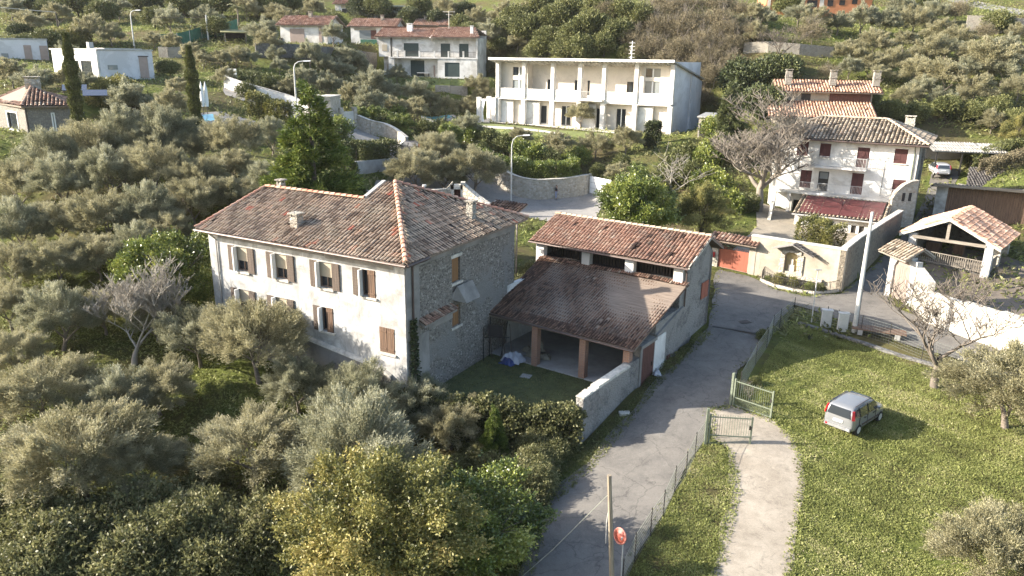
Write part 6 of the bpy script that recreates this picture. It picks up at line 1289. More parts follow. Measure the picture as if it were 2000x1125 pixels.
# its front wing wall turned towards the viewer
w = MB().gridwall(9, Sb[2] - 1.5, bz, .35, [(2.5, 6.2, bz - 2.5, bz - .7)], start=.0); q = w.build('front_wall', stb, sb); q.rotation_euler.z = math.radians(180 - 27 * 2 - 8 + 24); 
q.rotation_euler.z = math.radians(0); q.scale = (1, 1, 1)
bpy.data.objects.remove(q)
fa = math.radians(-40 - sY) + math.pi        # direction of the second facade from the corner, in local axes
dx, dy = math.cos(fa), math.sin(fa)
def fp(a, z, d=0): return (dx * a - dy * -d, dy * a + dx * -d, z)
def fquad(mb, a0, a1, z0, z1, d0, d1): mb.hexa([fp(a0, z0, d0), fp(a1, z0, d0), fp(a1, z0, d1), fp(a0, z0, d1), fp(a0, z1, d0), fp(a1, z1, d0), fp(a1, z1, d1), fp(a0, z1, d1)])
m = MB(); fquad(m, 0.02, 2.2, Sb[2] - 1.5, bz, .3, -.0); fquad(m, 2.2, 5.2, bz - .6, bz, .3, 0); fquad(m, 2.2, 5.2, Sb[2] - 1.5, bz - 2.5, .3, 0); fquad(m, 5.2, 9, Sb[2] - 1.5, bz, .3, 0); m.build('front_wall', stb, sb)
m = MB(); fquad(m, 2.2, 2.35, bz - 2.5, bz - .6, .05, -.04); fquad(m, 5.05, 5.2, bz - 2.5, bz - .6, .05, -.04); fquad(m, 2.35, 5.05, bz - .75, bz - .6, .05, -.04); fquad(m, 2.35, 5.05, bz - 2.5, bz - 2.35, .05, -.04); f = m.build('window', white_paint, sb)
m = MB(); fquad(m, 2.35, 5.05, bz - 2.35, bz - .75, .2, .15); m.build('pane', glass_m, f)
for px0, px1 in ((64, 72), (124, 132)):
    a, b = L(px0, 1)[0], L(px1, 1)[0]; f = MB().box(a, a + .12, -.03, .1, bz - 2.3, bz - .6).box(b - .12, b, -.03, .1, bz - 2.3, bz - .6).box(a, b, -.03, .1, bz - .7, bz - .6).box(a, b, -.03, .1, bz - 2.4, bz - 2.3).build('window', white_paint, sb); MB().box(a + .12, b - .12, .12, .16, bz - 2.3, bz - .7).build('pane', glass_pale, f)
tm, sm = MB(), MB(); P1 = (dx * 9.5, dy * 9.5, bz + .05); P0_ = (-.3 + dx * -.3, -.5, bz + .05); P2 = (bu + .5, -.5, bz + .05); AP = (.5, 5.0, bz + 1.75); AP2 = (bu - 3.2, 5.0, bz + 1.5)
roofplane(tm, sm, [P0_, P2, AP2, AP], .34, .45, .12, .14); roofplane(tm, sm, [P1, P0_, AP, (dx * 9 + 3.5, dy * 9 + 3.5, bz + 1.75)], .34, .45, .12, .14); roofplane(tm, sm, [P2, (bu + .5, 9.5, bz + .05), AP2], .34, .45, .12, .14)
rf = sm.build('roof', eave_wood, sb); tm.build('roof_tiles', tile_red, rf); rc = MB(); ridge_caps(rc, P0_, AP, .16); rc.build('ridge_tiles', tile_orange, rf)
chimney(sb, .6, 5.3, bz + 1.3, 1.3, 1.0, 1.1, pale_stone)
m = MB(); 
for a0, b0 in ((3.2, 2.9), (5.0, 1.4)):
    zz = lambda y: bz + .05 + (y + .5) * 1.7 / 5.5 + .22
    m.hexa([(a0, b0, zz(b0)), (a0 + 2.2, b0, zz(b0)), (a0 + 2.2, b0 + 1.6, zz(b0 + 1.6)), (a0, b0 + 1.6, zz(b0 + 1.6)), (a0, b0, zz(b0) + .06), (a0 + 2.2, b0, zz(b0) + .06), (a0 + 2.2, b0 + 1.6, zz(b0 + 1.6) + .06), (a0, b0 + 1.6, zz(b0 + 1.6) + .06)])
m.build('solar_panel', pv, sb)
MB().tube([(.1, -.12, bz), (.1, -.12, Sb[2] - 1)], .06, 6).build('drainpipe', dark_metal, sb)
# ---------------------------------------------------------------- walls on the slope
def polywall(name, label, pts, h, th, mat, cap=None, cat='wall', hs=None, below=1.0, gaps=()):
    """a wall along ground points; pts world (x,y,z)"""
    t = thing(name, label, cat, pts[0]); m = MB(); c = MB(); o = np.array(pts[0])
    for i, (a, b) in enumerate(zip(pts, pts[1:])):
        h0, h1 = (h, h) if hs is None else (hs[i], hs[i + 1])
        if i in gaps: continue
        d = (b - a)[:2]; L = np.linalg.norm(d); d = d / L; nx_, ny_ = -d[1] * th / 2, d[0] * th / 2; A, B = a - o, b - o; B = B + np.array([d[0], d[1], 0]) * .02
        m.hexa([(A[0] - nx_, A[1] - ny_, A[2] - below), (B[0] - nx_, B[1] - ny_, B[2] - below), (B[0] + nx_, B[1] + ny_, B[2] - below), (A[0] + nx_, A[1] + ny_, A[2] - below),
                (A[0] - nx_, A[1] - ny_, A[2] + h0), (B[0] - nx_, B[1] - ny_, B[2] + h1), (B[0] + nx_, B[1] + ny_, B[2] + h1), (A[0] + nx_, A[1] + ny_, A[2] + h0)])
        if cap:
            k = 1.25; c.hexa([(A[0] - nx_ * k, A[1] - ny_ * k, A[2] + h0), (B[0] - nx_ * k, B[1] - ny_ * k, B[2] + h1), (B[0] + nx_ * k, B[1] + ny_ * k, B[2] + h1), (A[0] + nx_ * k, A[1] + ny_ * k, A[2] + h0),
                    (A[0] - nx_ * k, A[1] - ny_ * k, A[2] + h0 + .08), (B[0] - nx_ * k, B[1] - ny_ * k, B[2] + h1 + .08), (B[0] + nx_ * k, B[1] + ny_ * k, B[2] + h1 + .08), (A[0] + nx_ * k, A[1] + ny_ * k, A[2] + h0 + .08)])
    m.build('wall_body', mat, t)
    if cap: c.build('coping', cap, t)
    return t
def smooth(pts, n=4):
    P = [np.array(p) for p in pts]; out = []
    for i in range(len(P) - 1):
        p0, p1, p2, p3 = P[max(i-1, 0)], P[i], P[i+1], P[min(i+2, len(P)-1)]
        for k in range(n):
            t = k / n; out.append(.5 * ((2*p1) + (-p0+p2)*t + (2*p0-5*p1+4*p2-p3)*t*t + (-p0+3*p1-3*p2+p3)*t**3))
    return out + [P[-1]]
polywall('garden_wall', 'curving pale stone garden wall behind the street lamp', smooth([on(*p) for p in ((938,338),(962,352),(1000,378),(1040,388),(1080,387),(1112,384),(1146,378))], 5), 2.3, .5, pale_stone, cap_stone)
g0, g1 = on(1151, 378), on(1192, 382)
t = thing('driveway_gate', 'white solid driveway gate at the end of the curving stone wall', 'gate', g0, math.degrees(math.atan2(*(g1 - g0)[[1, 0]]))); L_ = float(np.linalg.norm((g1 - g0)[:2]))
for i in range(2): f = MB().box(i * L_ / 2 + .02, (i + 1) * L_ / 2 - .02, 0, .08, .1, 2.15).build('gate_leaf', white_paint, t); MB().box(i * L_ / 2 + .1, (i + 1) * L_ / 2 - .1, -.02, 0, .7, .76).box(i * L_ / 2 + .1, (i + 1) * L_ / 2 - .1, -.02, 0, 1.4, 1.46).build('panel_rib', pale_metal, f)
MB().box(-.35, 0, -.1, .3, -.5, 2.4).build('gate_post', pale_stone, t)
polywall('road_wall', 'pale rendered wall following the hillside road', smooth([on(*p) for p in ((440,172),(480,186),(530,200),(570,212),(604,228))], 3), 1.5, .3, clean_white, cap_stone)
polywall('road_wall', 'pale stone wall from the double gate down to the dark parked car', smooth([on(*p) for p in ((701,252),(725,262),(752,268),(775,280),(795,296))], 3), 1.7, .4, pale_stone, cap_stone)
h0, h1 = on(605, 232), on(648, 246)
t = thing('stone_hut', 'flat roofed stone service hut with white door beside the road', 'outbuilding', h0, math.degrees(math.atan2(*(h1 - h0)[[1, 0]]))); L_ = float(np.linalg.norm((h1 - h0)[:2]))
MB().gridwall(L_, -1, 2.6, .3, [(L_ * .48, L_ * .7, -1, 1.9), (L_ * .18, L_ * .28, 1.6, 2.1)]).box(L_ - .3, L_, .3, 4.5, -1, 2.6).box(0, .3, .3, 4.5, -1, 2.6).build('wall', pale_stone, t); MB().box(-.1, L_ + .1, -.1, 4.6, 2.6, 2.75).build('roof', cap_stone, t)
MB().box(L_ * .48, L_ * .7, .12, .17, -.3, 1.9).build('door', white_paint, t)
h0, h1 = on(672, 248), on(692, 251); t = thing('double_gate', 'white ribbed double gate between stone pillars on the hillside road', 'gate', h0, math.degrees(math.atan2(*(h1 - h0)[[1, 0]]))); L_ = float(np.linalg.norm((h1 - h0)[:2]))
m = MB(); m.box(0, L_, 0, .06, .1, 1.9); [m.box(i * L_ / 8, i * L_ / 8 + .06, -.03, 0, .1, 1.9) for i in range(8)]; m.build('gate_leaf', pale_metal, t); 
for a in (-.5, L_): MB().box(a, a + .5, -.1, .4, -.5, 2.4).build('gate_pillar', pale_stone, t)
polywall('grey_wall', 'low grey block wall under the hedge behind the cedar', [on(*p) for p in ((694,338),(735,334),(775,330))], 1.3, .3, concrete)
rp = [fr(Pq := ad(832, 392, 60), 0, 0, 0, Pq[2])] if False else [ad(826, 392, 59), ad(872, 386, 60), ad(884, 386, 60), ad(905, 390, 60), ad(935, 400, 59), ad(968, 415, 57)]
rp = [np.array([p[0], p[1], 1.0]) for p in rp]
t = polywall('ruined_wall', 'broken pale rubble wall with a small doorway behind the farmhouse roof', rp, 3, .5, pale_stone, hs=[pl(px, py, rp[0], 0)[2] - 1.0 for px, py in ((826, 372), (872, 372), (884, 358), (905, 362), (935, 384), (968, 398))], gaps=(2,))
a, b = rp[2] - rp[0], rp[3] - rp[0]; zt = pl(890, 360, rp[2], 0)[2] - 1
MB().box(a[0], b[0], a[1] + .2, a[1] + .3, -1, zt - .3).build('doorway', door_brown, t); MB().box(a[0] - .1, a[0] + .12, a[1] - .3, a[1] + .3, -1, zt).box(b[0] - .2, b[0] + .15, a[1] - .3, a[1] + .3, -1, zt + .2).box(a[0] - .1, b[0] + .15, a[1] - .3, a[1] + .3, zt - .35, zt).build('door_frame', cap_stone, t)
aw = ad(985, 415, 55); t = thing('brown_canopy', 'small brown tiled canopy between the farmhouse roof and the road', 'canopy', (aw[0], aw[1], 0), -30); z_ = pl(990, 404, aw, 0)[2]
tm, sm = MB(), MB(); roofplane(tm, sm, [(-1.2, -.9, z_ - .2), (1.6, -.9, z_ - .2), (1.6, .7, z_ + .25), (-1.2, .7, z_ + .25)], .25, .4, .09, .08); tm.build('roof_tiles', tile_dark, sm.build('roof', beam, t)); MB().box(-1.1, -1, -.7, -.6, .5, z_).box(1.4, 1.5, -.7, -.6, .5, z_ - .15).build('post', beam, t)
for nm, lab, ps, h_ in (('terrace_wall', 'long pale terrace wall below the spreading bare tree', ((1452, 103), (1500, 101), (1560, 106), (1625, 112)), 1.6), ('terrace_wall', 'pale retaining wall with buttresses under the top road', ((1885, 60), (1930, 62), (2010, 68)), 2.6), ('terrace_wall', 'grey terrace wall below the small bungalow', ((500, 112), (560, 112), (640, 118), (735, 126)), 2.2), ('terrace_wall', 'low stone planting wall on the villa lawn', ((850, 180), (880, 181), (912, 182)), 1.2)):
    polywall(nm, lab, [on(*p) for p in ps], h_, .4, wall_stone if 'grey' not in lab else dark_wall)
sheet('top_road', pxpoly([(1850, 2), (1900, 14), (2020, 34), (2020, 22), (1910, 3), (1870, -6)]), asphalt2, .05, 1.5)
bh_ = on(1520, 270); t = thing('stone_shed', 'small rough stone shed in the shade of the colonnaded building', 'shed', on(1362, 268), -31)
MB().box(0, 3.2, 0, 3.2, -1.5, 2.6).build('wall', wall_stone, t); MB().box(.2, 1.1, -.05, 0, -.2, 1.9).build('doorway', black_void, t); MB().hexa([(-.2, -.2, 2.6), (3.4, -.2, 2.6), (3.4, 3.4, 2.6), (-.2, 3.4, 2.6), (-.2, -.2, 2.75), (3.4, -.2, 2.75), (3.4, 3.4, 3.1), (-.2, 3.4, 3.1)]).build('roof', zinc, t)
# ---------------------------------------------------------------- hedges
hedge('hedge', 'yellow green hedge bordering the grove pool garden', [(492, 222), (530, 232), (562, 246)], 1.8, 2.2, yellow_leaf, 3000, group=None, ll=.24)
hedge('hedge', 'long leafy hedge above the white road wall', [(475, 172), (520, 180), (570, 192), (610, 200)], 2.2, 2.0, mid_leaf, 3200, ll=.26)
hedge('hedge', 'hedge on the grey block wall behind the cedar', [(690, 322), (730, 320), (772, 316)], 1.8, 1.8, mid_leaf, 3000, .6, ll=.22)
hedge('hedge', 'clipped dark hedge behind the small villas', [(680, 33), (760, 35), (850, 38), (905, 40)], 1.6, 2.0, dark_leaf, 2600, ll=.3)
hedge('hedge', 'green hedge along the alley garden', [(1885, 338), (1930, 322), (1975, 308), (2010, 302)], 1.8, 1.5, mid_leaf, 2800, .5, ll=.22)
hedge('hedge', 'reddish brown hedge in front of the green one', [(1915, 352), (1960, 338), (2010, 325)], 1.6, 1.4, brown_leaf, 2400, .6, ll=.2)
hedge('hedge', 'rounded clipped hedge at the front corner of the colonnaded building', [(1262, 290), (1285, 288)], 2.2, 3.0, dark_leaf, 2600, ll=.24)
hedge('hedge', 'green hedge along the curving garden wall', [(1000, 356), (1040, 366), (1080, 368), (1125, 360)], 2.2, 1.7, laurel_leaf, 4600, 1.3, ll=.2)
hedge('hedge', 'garden hedge between the lawn and the olive row', [(925, 312), (960, 325), (1000, 342)], 2.2, 1.5, laurel_leaf, 3400, ll=.24)
hedge('ivy_hedge', 'ivy bank below the big bare walnut', [(1395, 400), (1440, 412), (1470, 405)], 2.2, 1.2, mid_leaf, 2600, ll=.2)
hedge('wall_plants', 'overgrown hedge beside the barn behind the farmhouse', None, 1.6, 2.2, bramble_leaf, 3000, world=[fr(BO, BY, -12.6, -1.0, .3), fr(BO, BY, -12.2, -6.0, .1)], cat='hedge', ll=.18)
wire_m = plain('thin_fence_wire', (.26, .27, .22), .6, .3, .2, 3, 0)
# ---------------------------------------------------------------- poles, lamps, wires
pc = on(1668, 648); zt = pl(1706, 414, pc, 0)[2]
t = thing('concrete_pole', 'tall tapering pale concrete pole beside the meter cabinets', 'pole', pc, 0); MB().tube([(0, 0, -.3), (0, 0, zt - pc[2])], [.17, .09], 10).build('shaft', pole_conc, t)
MB().tube([(.13, -.12, 0), (.1, -.1, 3.2)], .02, 4).build('cable_duct', dark_metal, t)
def street_lamp(label, base, top, arm=1.2, r=.09, D=None, curved=True, group=None, head=.5):
    B = on(*base) if D is None else ad(*base, D); zt = pl(top[0], top[1], B, 0)[2]; h = zt - B[2]; t = thing('street_lamp', label, 'street lamp', B, 0, group)
    pts = [(0, 0, -.2), (0, 0, h * .6), (0, 0, h * .86), (arm * .12, 0, h * .94), (arm * .45, 0, h * .985), (arm, 0, h)] if curved else [(0, 0, -.2), (0, 0, h)]
    MB().tube(pts, [r, r * .8, r * .6, r * .5, r * .5, r * .45][:len(pts)] if curved else [r, r * .7], 8).build('pole', pale_metal, t)
    hd = MB(); hd.hexa([(arm - .05, -.12, h - .06), (arm + head, -.15, h - .02), (arm + head, .15, h - .02), (arm - .05, .12, h - .06), (arm - .05, -.08, h + .08), (arm + head, -.1, h + .1), (arm + head, .1, h + .1), (arm - .05, .08, h + .08)]); hd.build('lamp_head', white_paint, t); return t
street_lamp('tall curved street lamp standing at the junction behind the barn', (998, 402), (1002, 264), 1.3, .1, head=.7)
street_lamp('curved street lamp rising from the white road wall', (580, 224), (578, 119), 1.3, .13, head=.8)
street_lamp('thin street lamp behind the white cube house', (263, 96), (258, 20), 1.0, .13, head=.7)
def post(name, label, cat, base, top, r, mat, D=None, part='shaft'):
    B = on(*base) if D is None else ad(*base, D); zt = pl(top[0], top[1], B, 0)[2]; T_ = pl(top[0], top[1], B, 0); t = thing(name, label, cat, B); MB().tube([(0, 0, -.3), (T_[0] - B[0], 0, zt - B[2])], [r, r * .75], 7).build(part, mat, t); return t, B, T_
t, B_, T1 = post('utility_pole', 'pale utility pole above the green netted fence', 'pole', (407, 78), (402, 29), .16, pale_metal)
t, B_, T2 = post('utility_pole', 'dark utility pole on the grassy bank', 'pole', (114, 62), (109, 24), .14, dark_bark)
t, B_, T3 = post('wooden_pole', 'rough wooden pole leaning over the lane', 'pole', (1197, 1165), (1190, 928), .105, wood('rough_pole_wood', (.30, .25, .18), (.14, .11, .08)))
e_ = on(975, 1165); w = T3 - B_; t2 = thing('guy_cable', 'pale cable running from the wooden pole to the verge', 'cable', e_); q = (B_ + w * .86) - e_
MB().tube([(0, 0, 0), (q[0] * .5, q[1] * .5, q[2] * .47), tuple(q)], .010, 5).build('cable_run', wire_m, t2)
MB().tube([(w[0] * .8, 0, w[2] * .8), (w[0] * .6 - .16, 0, w[2] * .62), (w[0] * .5 - .18, 0, w[2] * .45)], .014, 4).build('loose_wire', pale_metal, t)
t, B_, T_ = post('small_post', 'thin post with a short arm near the shrine planter', 'post', (1585, 629), (1598, 526), .045, pale_metal); h_ = T_[2] - B_[2]; MB().box(-.2 + T_[0] - B_[0], .25 + T_[0] - B_[0], -.04, .04, h_ - .06, h_).build('arm', pale_metal, t)
wr = thing('overhead_wire', 'pale overhead wire crossing the grassy bank', 'wire', T2); P0w = ad(-30, 12, T2[1] * .98); MB().tube([(0, 0, 0), tuple(P0w - T2)], .05, 4).build('wire_run', pale_metal, wr)
wr = thing('overhead_wire', 'dark overhead wire reaching the pale utility pole', 'wire', T1); P0w = ad(300, 34, T1[1]); MB().tube([(0, 0, -.4), tuple(P0w - T1)], .035, 4).build('wire_run', dark_metal, wr)
# traffic mirror seen from behind
Cm = ad(1211, 1047, 24.6); t = thing('traffic_mirror', 'round red backed traffic mirror on a thin post beside the wooden pole', 'traffic mirror', (Cm[0], Cm[1], H(Cm[0], Cm[1])), 0); hz_ = Cm[2] - H(Cm[0], Cm[1])
def disc(R, y, n=28, dome=.0, rings=4):
    m = MB(); m.cur = .5; prev = [(0, y - dome, 0)] * n
    for k in range(1, rings + 1):
        r_ = R * k / rings; cur = [(r_ * math.cos(2 * math.pi * i / n), y - dome * (1 - (k / rings) ** 2), r_ * math.sin(2 * math.pi * i / n)) for i in range(n)]
        for i in range(n): m.q(*( [prev[0], cur[i], cur[(i + 1) % n]] if k == 1 else [prev[i], cur[i], cur[(i + 1) % n], prev[(i + 1) % n]]))
        prev = cur
    return m
bk = disc(.29, 0, dome=.09).build('mirror_back', plain('faded_red_plastic', (.30, .07, .045), .5, 0, .15, 3, 0), t, True); rm = MB(); rm.tube([(.29 * math.cos(a), .0, .29 * math.sin(a)) for a in np.linspace(0, 2 * math.pi, 33)], .035, 6, cap=False); rr_m = rm.build('rim', plain('pale_red_rim', (.45, .17, .13), .5, 0, .1, 3, 0), bk, True)
fc_ = disc(.27, .03, dome=-.06).build('mirror_glass', flat('mirror_silver', (.8, .8, .8), .03, 1), bk, True)
bk.location = (0, 0, hz_); bk.rotation_euler = (math.radians(-12), 0, math.radians(-52))
MB().tube([(.12, -.16, -.2), (.10, -.16, hz_ + .05)], .024, 7).box(.02, .16, -.18, -.04, hz_ - .06, hz_ + .06).build('post', pale_metal, t)
# ---------------------------------------------------------------- mesh fences and gates
def meshfence(name, label, bases, h=1.3, zf=None):
    o = bases[0]; t = thing(name, label, 'fence', o); net = MB()
    for p in bases:
        q = p - o; MB().tube([(q[0], q[1], q[2] - .2), (q[0], q[1], q[2] + h + .08)], .024, 5).build('post', green_metal if False else dark_metal, t)
    for a, b in zip(bases, bases[1:]):
        A, B = Vector(a - o), Vector(b - o); L = (B - A).length; n = max(2, int(L / .16)); up = Vector((0, 0, h))
        for k in range(0, 8): z = Vector((0, 0, .03 + (h - .05) * k / 7)); net.tube([A + z, B + z], .0065 if k < 7 else .011, 3, cap=False)
        for k in range(n): p = A + (B - A) * k / n; net.tube([p + Vector((0, 0, .03)), p + up], .005, 3, cap=False)
    net.build('wire_net', wire_m, t)
meshfence('mesh_fence', 'wire mesh fence between the cracked lane and the gravel drive', [on(*p) for p in ((1380, 858), (1357, 893), (1339, 932), (1317, 961), (1295, 1010), (1270, 1047), (1239, 1097), (1215, 1150))], 1.25)
meshfence('mesh_fence', 'wire mesh fence from the iron gate up to the meadow corner', [on(*p) for p in ((1444, 772), (1475, 712), (1497, 680), (1508, 655), (1522, 642), (1549, 619))], 1.35)
meshfence('mesh_fence', 'wire mesh fence on the low wall above the meadow', [on(*p) for p in ((1549, 619), (1613, 636), (1634, 643), (1680, 655), (1735, 672), (1800, 700), (1880, 728))], 1.3)
lw = [on(*p) for p in ((1560, 632), (1604, 645), (1650, 660), (1700, 676), (1752, 694), (1830, 716), (1930, 745))]
polywall('low_wall', 'low mossy retaining wall edging the meadow', lw, .12, .35, dark_wall, None, below=1.0)
def iron_gate(label, b0, b1, h, mat, lean=0, posts=True):
    L = float(np.linalg.norm((b1 - b0)[:2])); t = thing('iron_gate', label, 'gate', b0, math.degrees(math.atan2(*(b1 - b0)[[1, 0]])))
    f = MB(); r = .03
    for z in (.08, .52, h): f.box(0, L, -.02, .02, z - .025, z + .025)
    for x in (0, L): f.box(x - .04, x + .04, -.04, .04, -.05, h + (.15 if x == 0 else .1))
    f.build('gate_frame', mat, t); b = MB(); n = int(L / .115)
    for i in range(1, n): b.tube([(i * L / n, 0, .52), (i * L / n, 0, h + .14)], .012, 4)
    for i in range(1, n * 2): b.tube([(i * L / n / 2, 0, .08), (i * L / n / 2, 0, .52)], .007, 3)
    b.build('bars', mat, t)
    if posts: MB().box(-.2, -.08, -.07, .07, -.3, h + .42).build('gate_post', mat, t)
    MB().box(L - .12, L - .02, -.05, .05, h * .62, h * .74).build('lock', dark_metal, t); return t
iron_gate('open green iron gate leaf against the brambly verge', np.append(az(1432, 790, -.3)[:2], H(12, 37.1)), np.append(az(1505, 815, -.3)[:2], H(13.4, 35.7)), 1.45, green_metal)
iron_gate('open iron gate leaf standing across the gravel drive', np.append(az(1384, 857, -.4)[:2], H(9.8, 33.4)), np.append(az(1465, 862, -.4)[:2], H(11.7, 33.1)), 1.5, green_metal)
row('shrub', 'verge_shrub', 'straggly shrub', 'on the lane fence by the gate', [(1490, 655, 26), (1475, 745, 22)], 'shrubs on the lane fence', cat='shrub')
plant('thin_bare_tree', 'leafless_bush', 'dry leafless bush behind the green gate leaf', 'bush', 1470, 745, 50, base=(1462, 782), k=.55)
for i, (b_, w_, h_) in enumerate((((1612, 638), .62, 1.15), ((1644, 646), .6, 1.2))):
    p = on(*b_); t = thing('meter_cabinet', ['pale grey meter cabinet nearer the fence corner', 'pale grey meter cabinet right beside the concrete pole'][i].replace('right beside', 'standing against'), 'cabinet', p, -12)
    MB().box(-w_ / 2, w_ / 2, -.18, .18, -.1, h_).box(-w_ / 2 - .04, w_ / 2 + .04, -.22, .22, h_, h_ + .07).build('cabinet_body', pole_conc, t); MB().box(-w_ / 2 + .05, w_ / 2 - .05, -.2, -.18, .1, h_ - .05).build('cabinet_door', pale_metal, t)
p = on(1715, 655); t = thing('plank_pile', 'low stack of weathered planks on blocks behind the fence', 'planks', p, -24)
for i in range(5): MB().box(-1.6, 1.6, -.5 + i * .22, -.5 + i * .22 + .18, .35, .42).build('board', plank, t)
for a in (-1.1, 1.1): MB().box(a - .15, a + .15, -.5, .5, 0, .35).build('block', concrete, t)
mh = on(1453, 629); t = thing('manhole_cover', 'dark square manhole cover in the shaded lane', 'manhole cover', (mh[0], mh[1], mh[2] + .03), 20); MB().box(-.4, .4, -.35, .35, 0, .012).build('cover_plate', dark_metal, t)
dr0, dr1 = on(1392, 638), on(1484, 656); t = thing('drain_channel', 'narrow drain channel crossing the lane beside the barn', 'drain', (dr0[0], dr0[1], dr0[2] + .03), math.degrees(math.atan2(*(dr1 - dr0)[[1, 0]]))); MB().box(0, float(np.linalg.norm((dr1 - dr0)[:2])), -.11, .11, 0, .014).build('channel_grate', dark_metal, t)
# ---------------------------------------------------------------- cars
def car(label, base, yaw, paint, L=3.65, W=1.6, Hc=1.55, suv=False, loc=None):
    p = on(*base) if loc is None else np.array(loc); t = thing('parked_car', label, 'car', p, yaw)
    # cross sections from the tail (x=0) to the nose, centred on x
    st = [(0.00, .34, .62, .82, .90, .60), (.06, .28, .72, .96, 1.30, .70), (.20, .24, .79, .98, 1.46, .62), (.55, .22, .80, .97, 1.52, .60), (1.5, .22, .81, .95, 1.55, .62), (2.15, .22, .81, .94, 1.50, .60), (2.50, .22, .81, .93, 1.25, .62), (2.78, .22, .80, .93, 1.00, .66), (3.3, .24, .77, .84, .90, .58), (3.56, .28, .68, .66, .76, .50), (3.65, .36, .56, .55, .62, .42)]
    sx, sy, sz = L / 3.65, W / 1.62, Hc / 1.55; rings = []
    for x, zb, hw, zbelt, zt, hr in st:
        rings.append([((x - 1.82) * sx, yy * sy, zz * sz) for yy, zz in ((0, zb), (hw * .9, zb), (hw, zb + .14), (hw * 1.01, (zb + zbelt) / 2), (hw * .98, zbelt), (hr * 1.02, zt - .05 if zt - zbelt > .2 else zt - .02), (hr * .86, zt), (0, zt + .015))])
    m = MB(); m.cur = .5; R = [r + [(a, -b, c) for a, b, c in r[-2:0:-1]] for r in rings]; k = len(R[0])
    for a, b in zip(R, R[1:]):
        for i in range(k): m.q(a[i], b[i], b[(i + 1) % k], a[(i + 1) % k])
    m.q(*R[0]); m.q(*R[-1][::-1])
    o = m.build('body', paint, t, True)
    bm_w = o.modifiers.new('weld', 'WELD'); bm_w.merge_threshold = .002; ss = o.modifiers.new('ss', 'SUBSURF'); ss.levels = ss.render_levels = 2
    gz0, gz1 = .99 * sz, 1.42 * sz
    def pane(pts, nm, mat=glass_m, off=.0): MB().q(*pts).build(nm, mat, t)
    X = lambda x: (x - 1.82) * sx
    for s in (1, -1):
        yb, yt = .845 * sy * s, .70 * sy * s
        for x0, x1, a, b in ((.62, 1.38, 0, 0), (1.46, 2.18, 0, .26)):
            q_ = MB(); v = [(X(x0), yb, gz0), (X(x1 + b), yb, gz0), (X(x1), yt, gz1), (X(x0 + .04), yt, gz1)]
            q_.hexa([(a_[0], a_[1] - .05 * s, a_[2]) for a_ in v[:2]] + [(v[1][0], v[1][1], v[1][2]), (v[0][0], v[0][1], v[0][2])] + [(v[3][0], v[3][1] - .05 * s, v[3][2]), (v[2][0], v[2][1] - .05 * s, v[2][2]), v[2], v[3]]); q_.build('side_window', glass_m, t)
        MB().hexa([(X(.18), yb - .05 * s, gz0 + .1), (X(.5), yb - .05 * s, gz0 + .05), (X(.5), yb + .002 * s, gz0 + .05), (X(.18), yb - .03 * s, gz0 + .1), (X(.26), yt - .05 * s, gz1), (X(.5), yt - .05 * s, gz1), (X(.5), yt + .002 * s, gz1), (X(.26), yt - .01 * s, gz1)]).build('side_window', glass_m, t)
        MB().hexa([(X(.02), .67 * sy * s, .93 * sz), (X(.14), .76 * sy * s, .93 * sz), (X(.10), .80 * sy * s, .93 * sz), (X(-.04), .69 * sy * s, .93 * sz), (X(.12), .59 * sy * s, 1.36 * sz), (X(.22), .66 * sy * s, 1.36 * sz), (X(.16), .70 * sy * s, 1.36 * sz), (X(.05), .62 * sy * s, 1.36 * sz)]).build('tail_light', MATS.get('tail_red') or flat('tail_red', (.45, .01, .015), .25), t)
        MB().hexa([(X(3.42), .42 * sy * s, .64 * sz), (X(3.66), .38 * sy * s, .62 * sz), (X(3.48), .68 * sy * s, .62 * sz), (X(3.3), .7 * sy * s, .64 * sz), (X(3.36), .42 * sy * s, .80 * sz), (X(3.5), .38 * sy * s, .76 * sz), (X(3.36), .68 * sy * s, .78 * sz), (X(3.2), .7 * sy * s, .80 * sz)]).build('headlight', glass_pale, t)
        for x in (.62, 2.95):
            w_ = MB().tube([(X(x), (.62) * sy * s, .29 * sz), (X(x), .82 * sy * s, .29 * sz)], .29 * sz, 20).build('wheel', MATS.get('tyre') or flat('tyre', (.015, .015, .015), .8), t); MB().tube([(X(x), .80 * sy * s, .29 * sz), (X(x), .83 * sy * s, .29 * sz)], .18 * sz, 14).build('rim', pale_metal, w_)
        MB().box(X(2.28), X(2.42), .84 * sy * s, .99 * sy * s, .98 * sz, 1.1 * sz).build('wing_mirror', paint, t); MB().box(X(1.05), X(1.22), .815 * sy * s, .845 * sy * s, .82 * sz, .86 * sz).box(X(1.95), X(2.12), .82 * sy * s, .85 * sy * s, .82 * sz, .86 * sz).build('door_handle', black_void, t)
        for xx in (.58, 1.42, 2.30): MB().box(X(xx), X(xx) + .014, .79 * sy * s, .828 * sy * s, .42 * sz, .97 * sz).build('door_seam', black_void, t)
        MB().box(X(.9), X(2.65), .80 * sy * s, .845 * sy * s, .50 * sz, .56 * sz).build('side_moulding', gutter_m, t)
        MB().tube([(X(.35), .60 * sy * s, 1.535 * sz), (X(1.9), .60 * sy * s, 1.56 * sz)], .018, 5).build('roof_rail', gutter_m, t)
    MB().hexa([(X(-.035), -.58 * sy, .98 * sz), (X(-.035), .58 * sy, .98 * sz), (X(.1), .58 * sy, .98 * sz), (X(.1), -.58 * sy, .98 * sz), (X(.05), -.5 * sy, 1.37 * sz), (X(.05), .5 * sy, 1.37 * sz), (X(.2), .5 * sy, 1.37 * sz), (X(.2), -.5 * sy, 1.37 * sz)]).build('rear_window', glass_m, t)
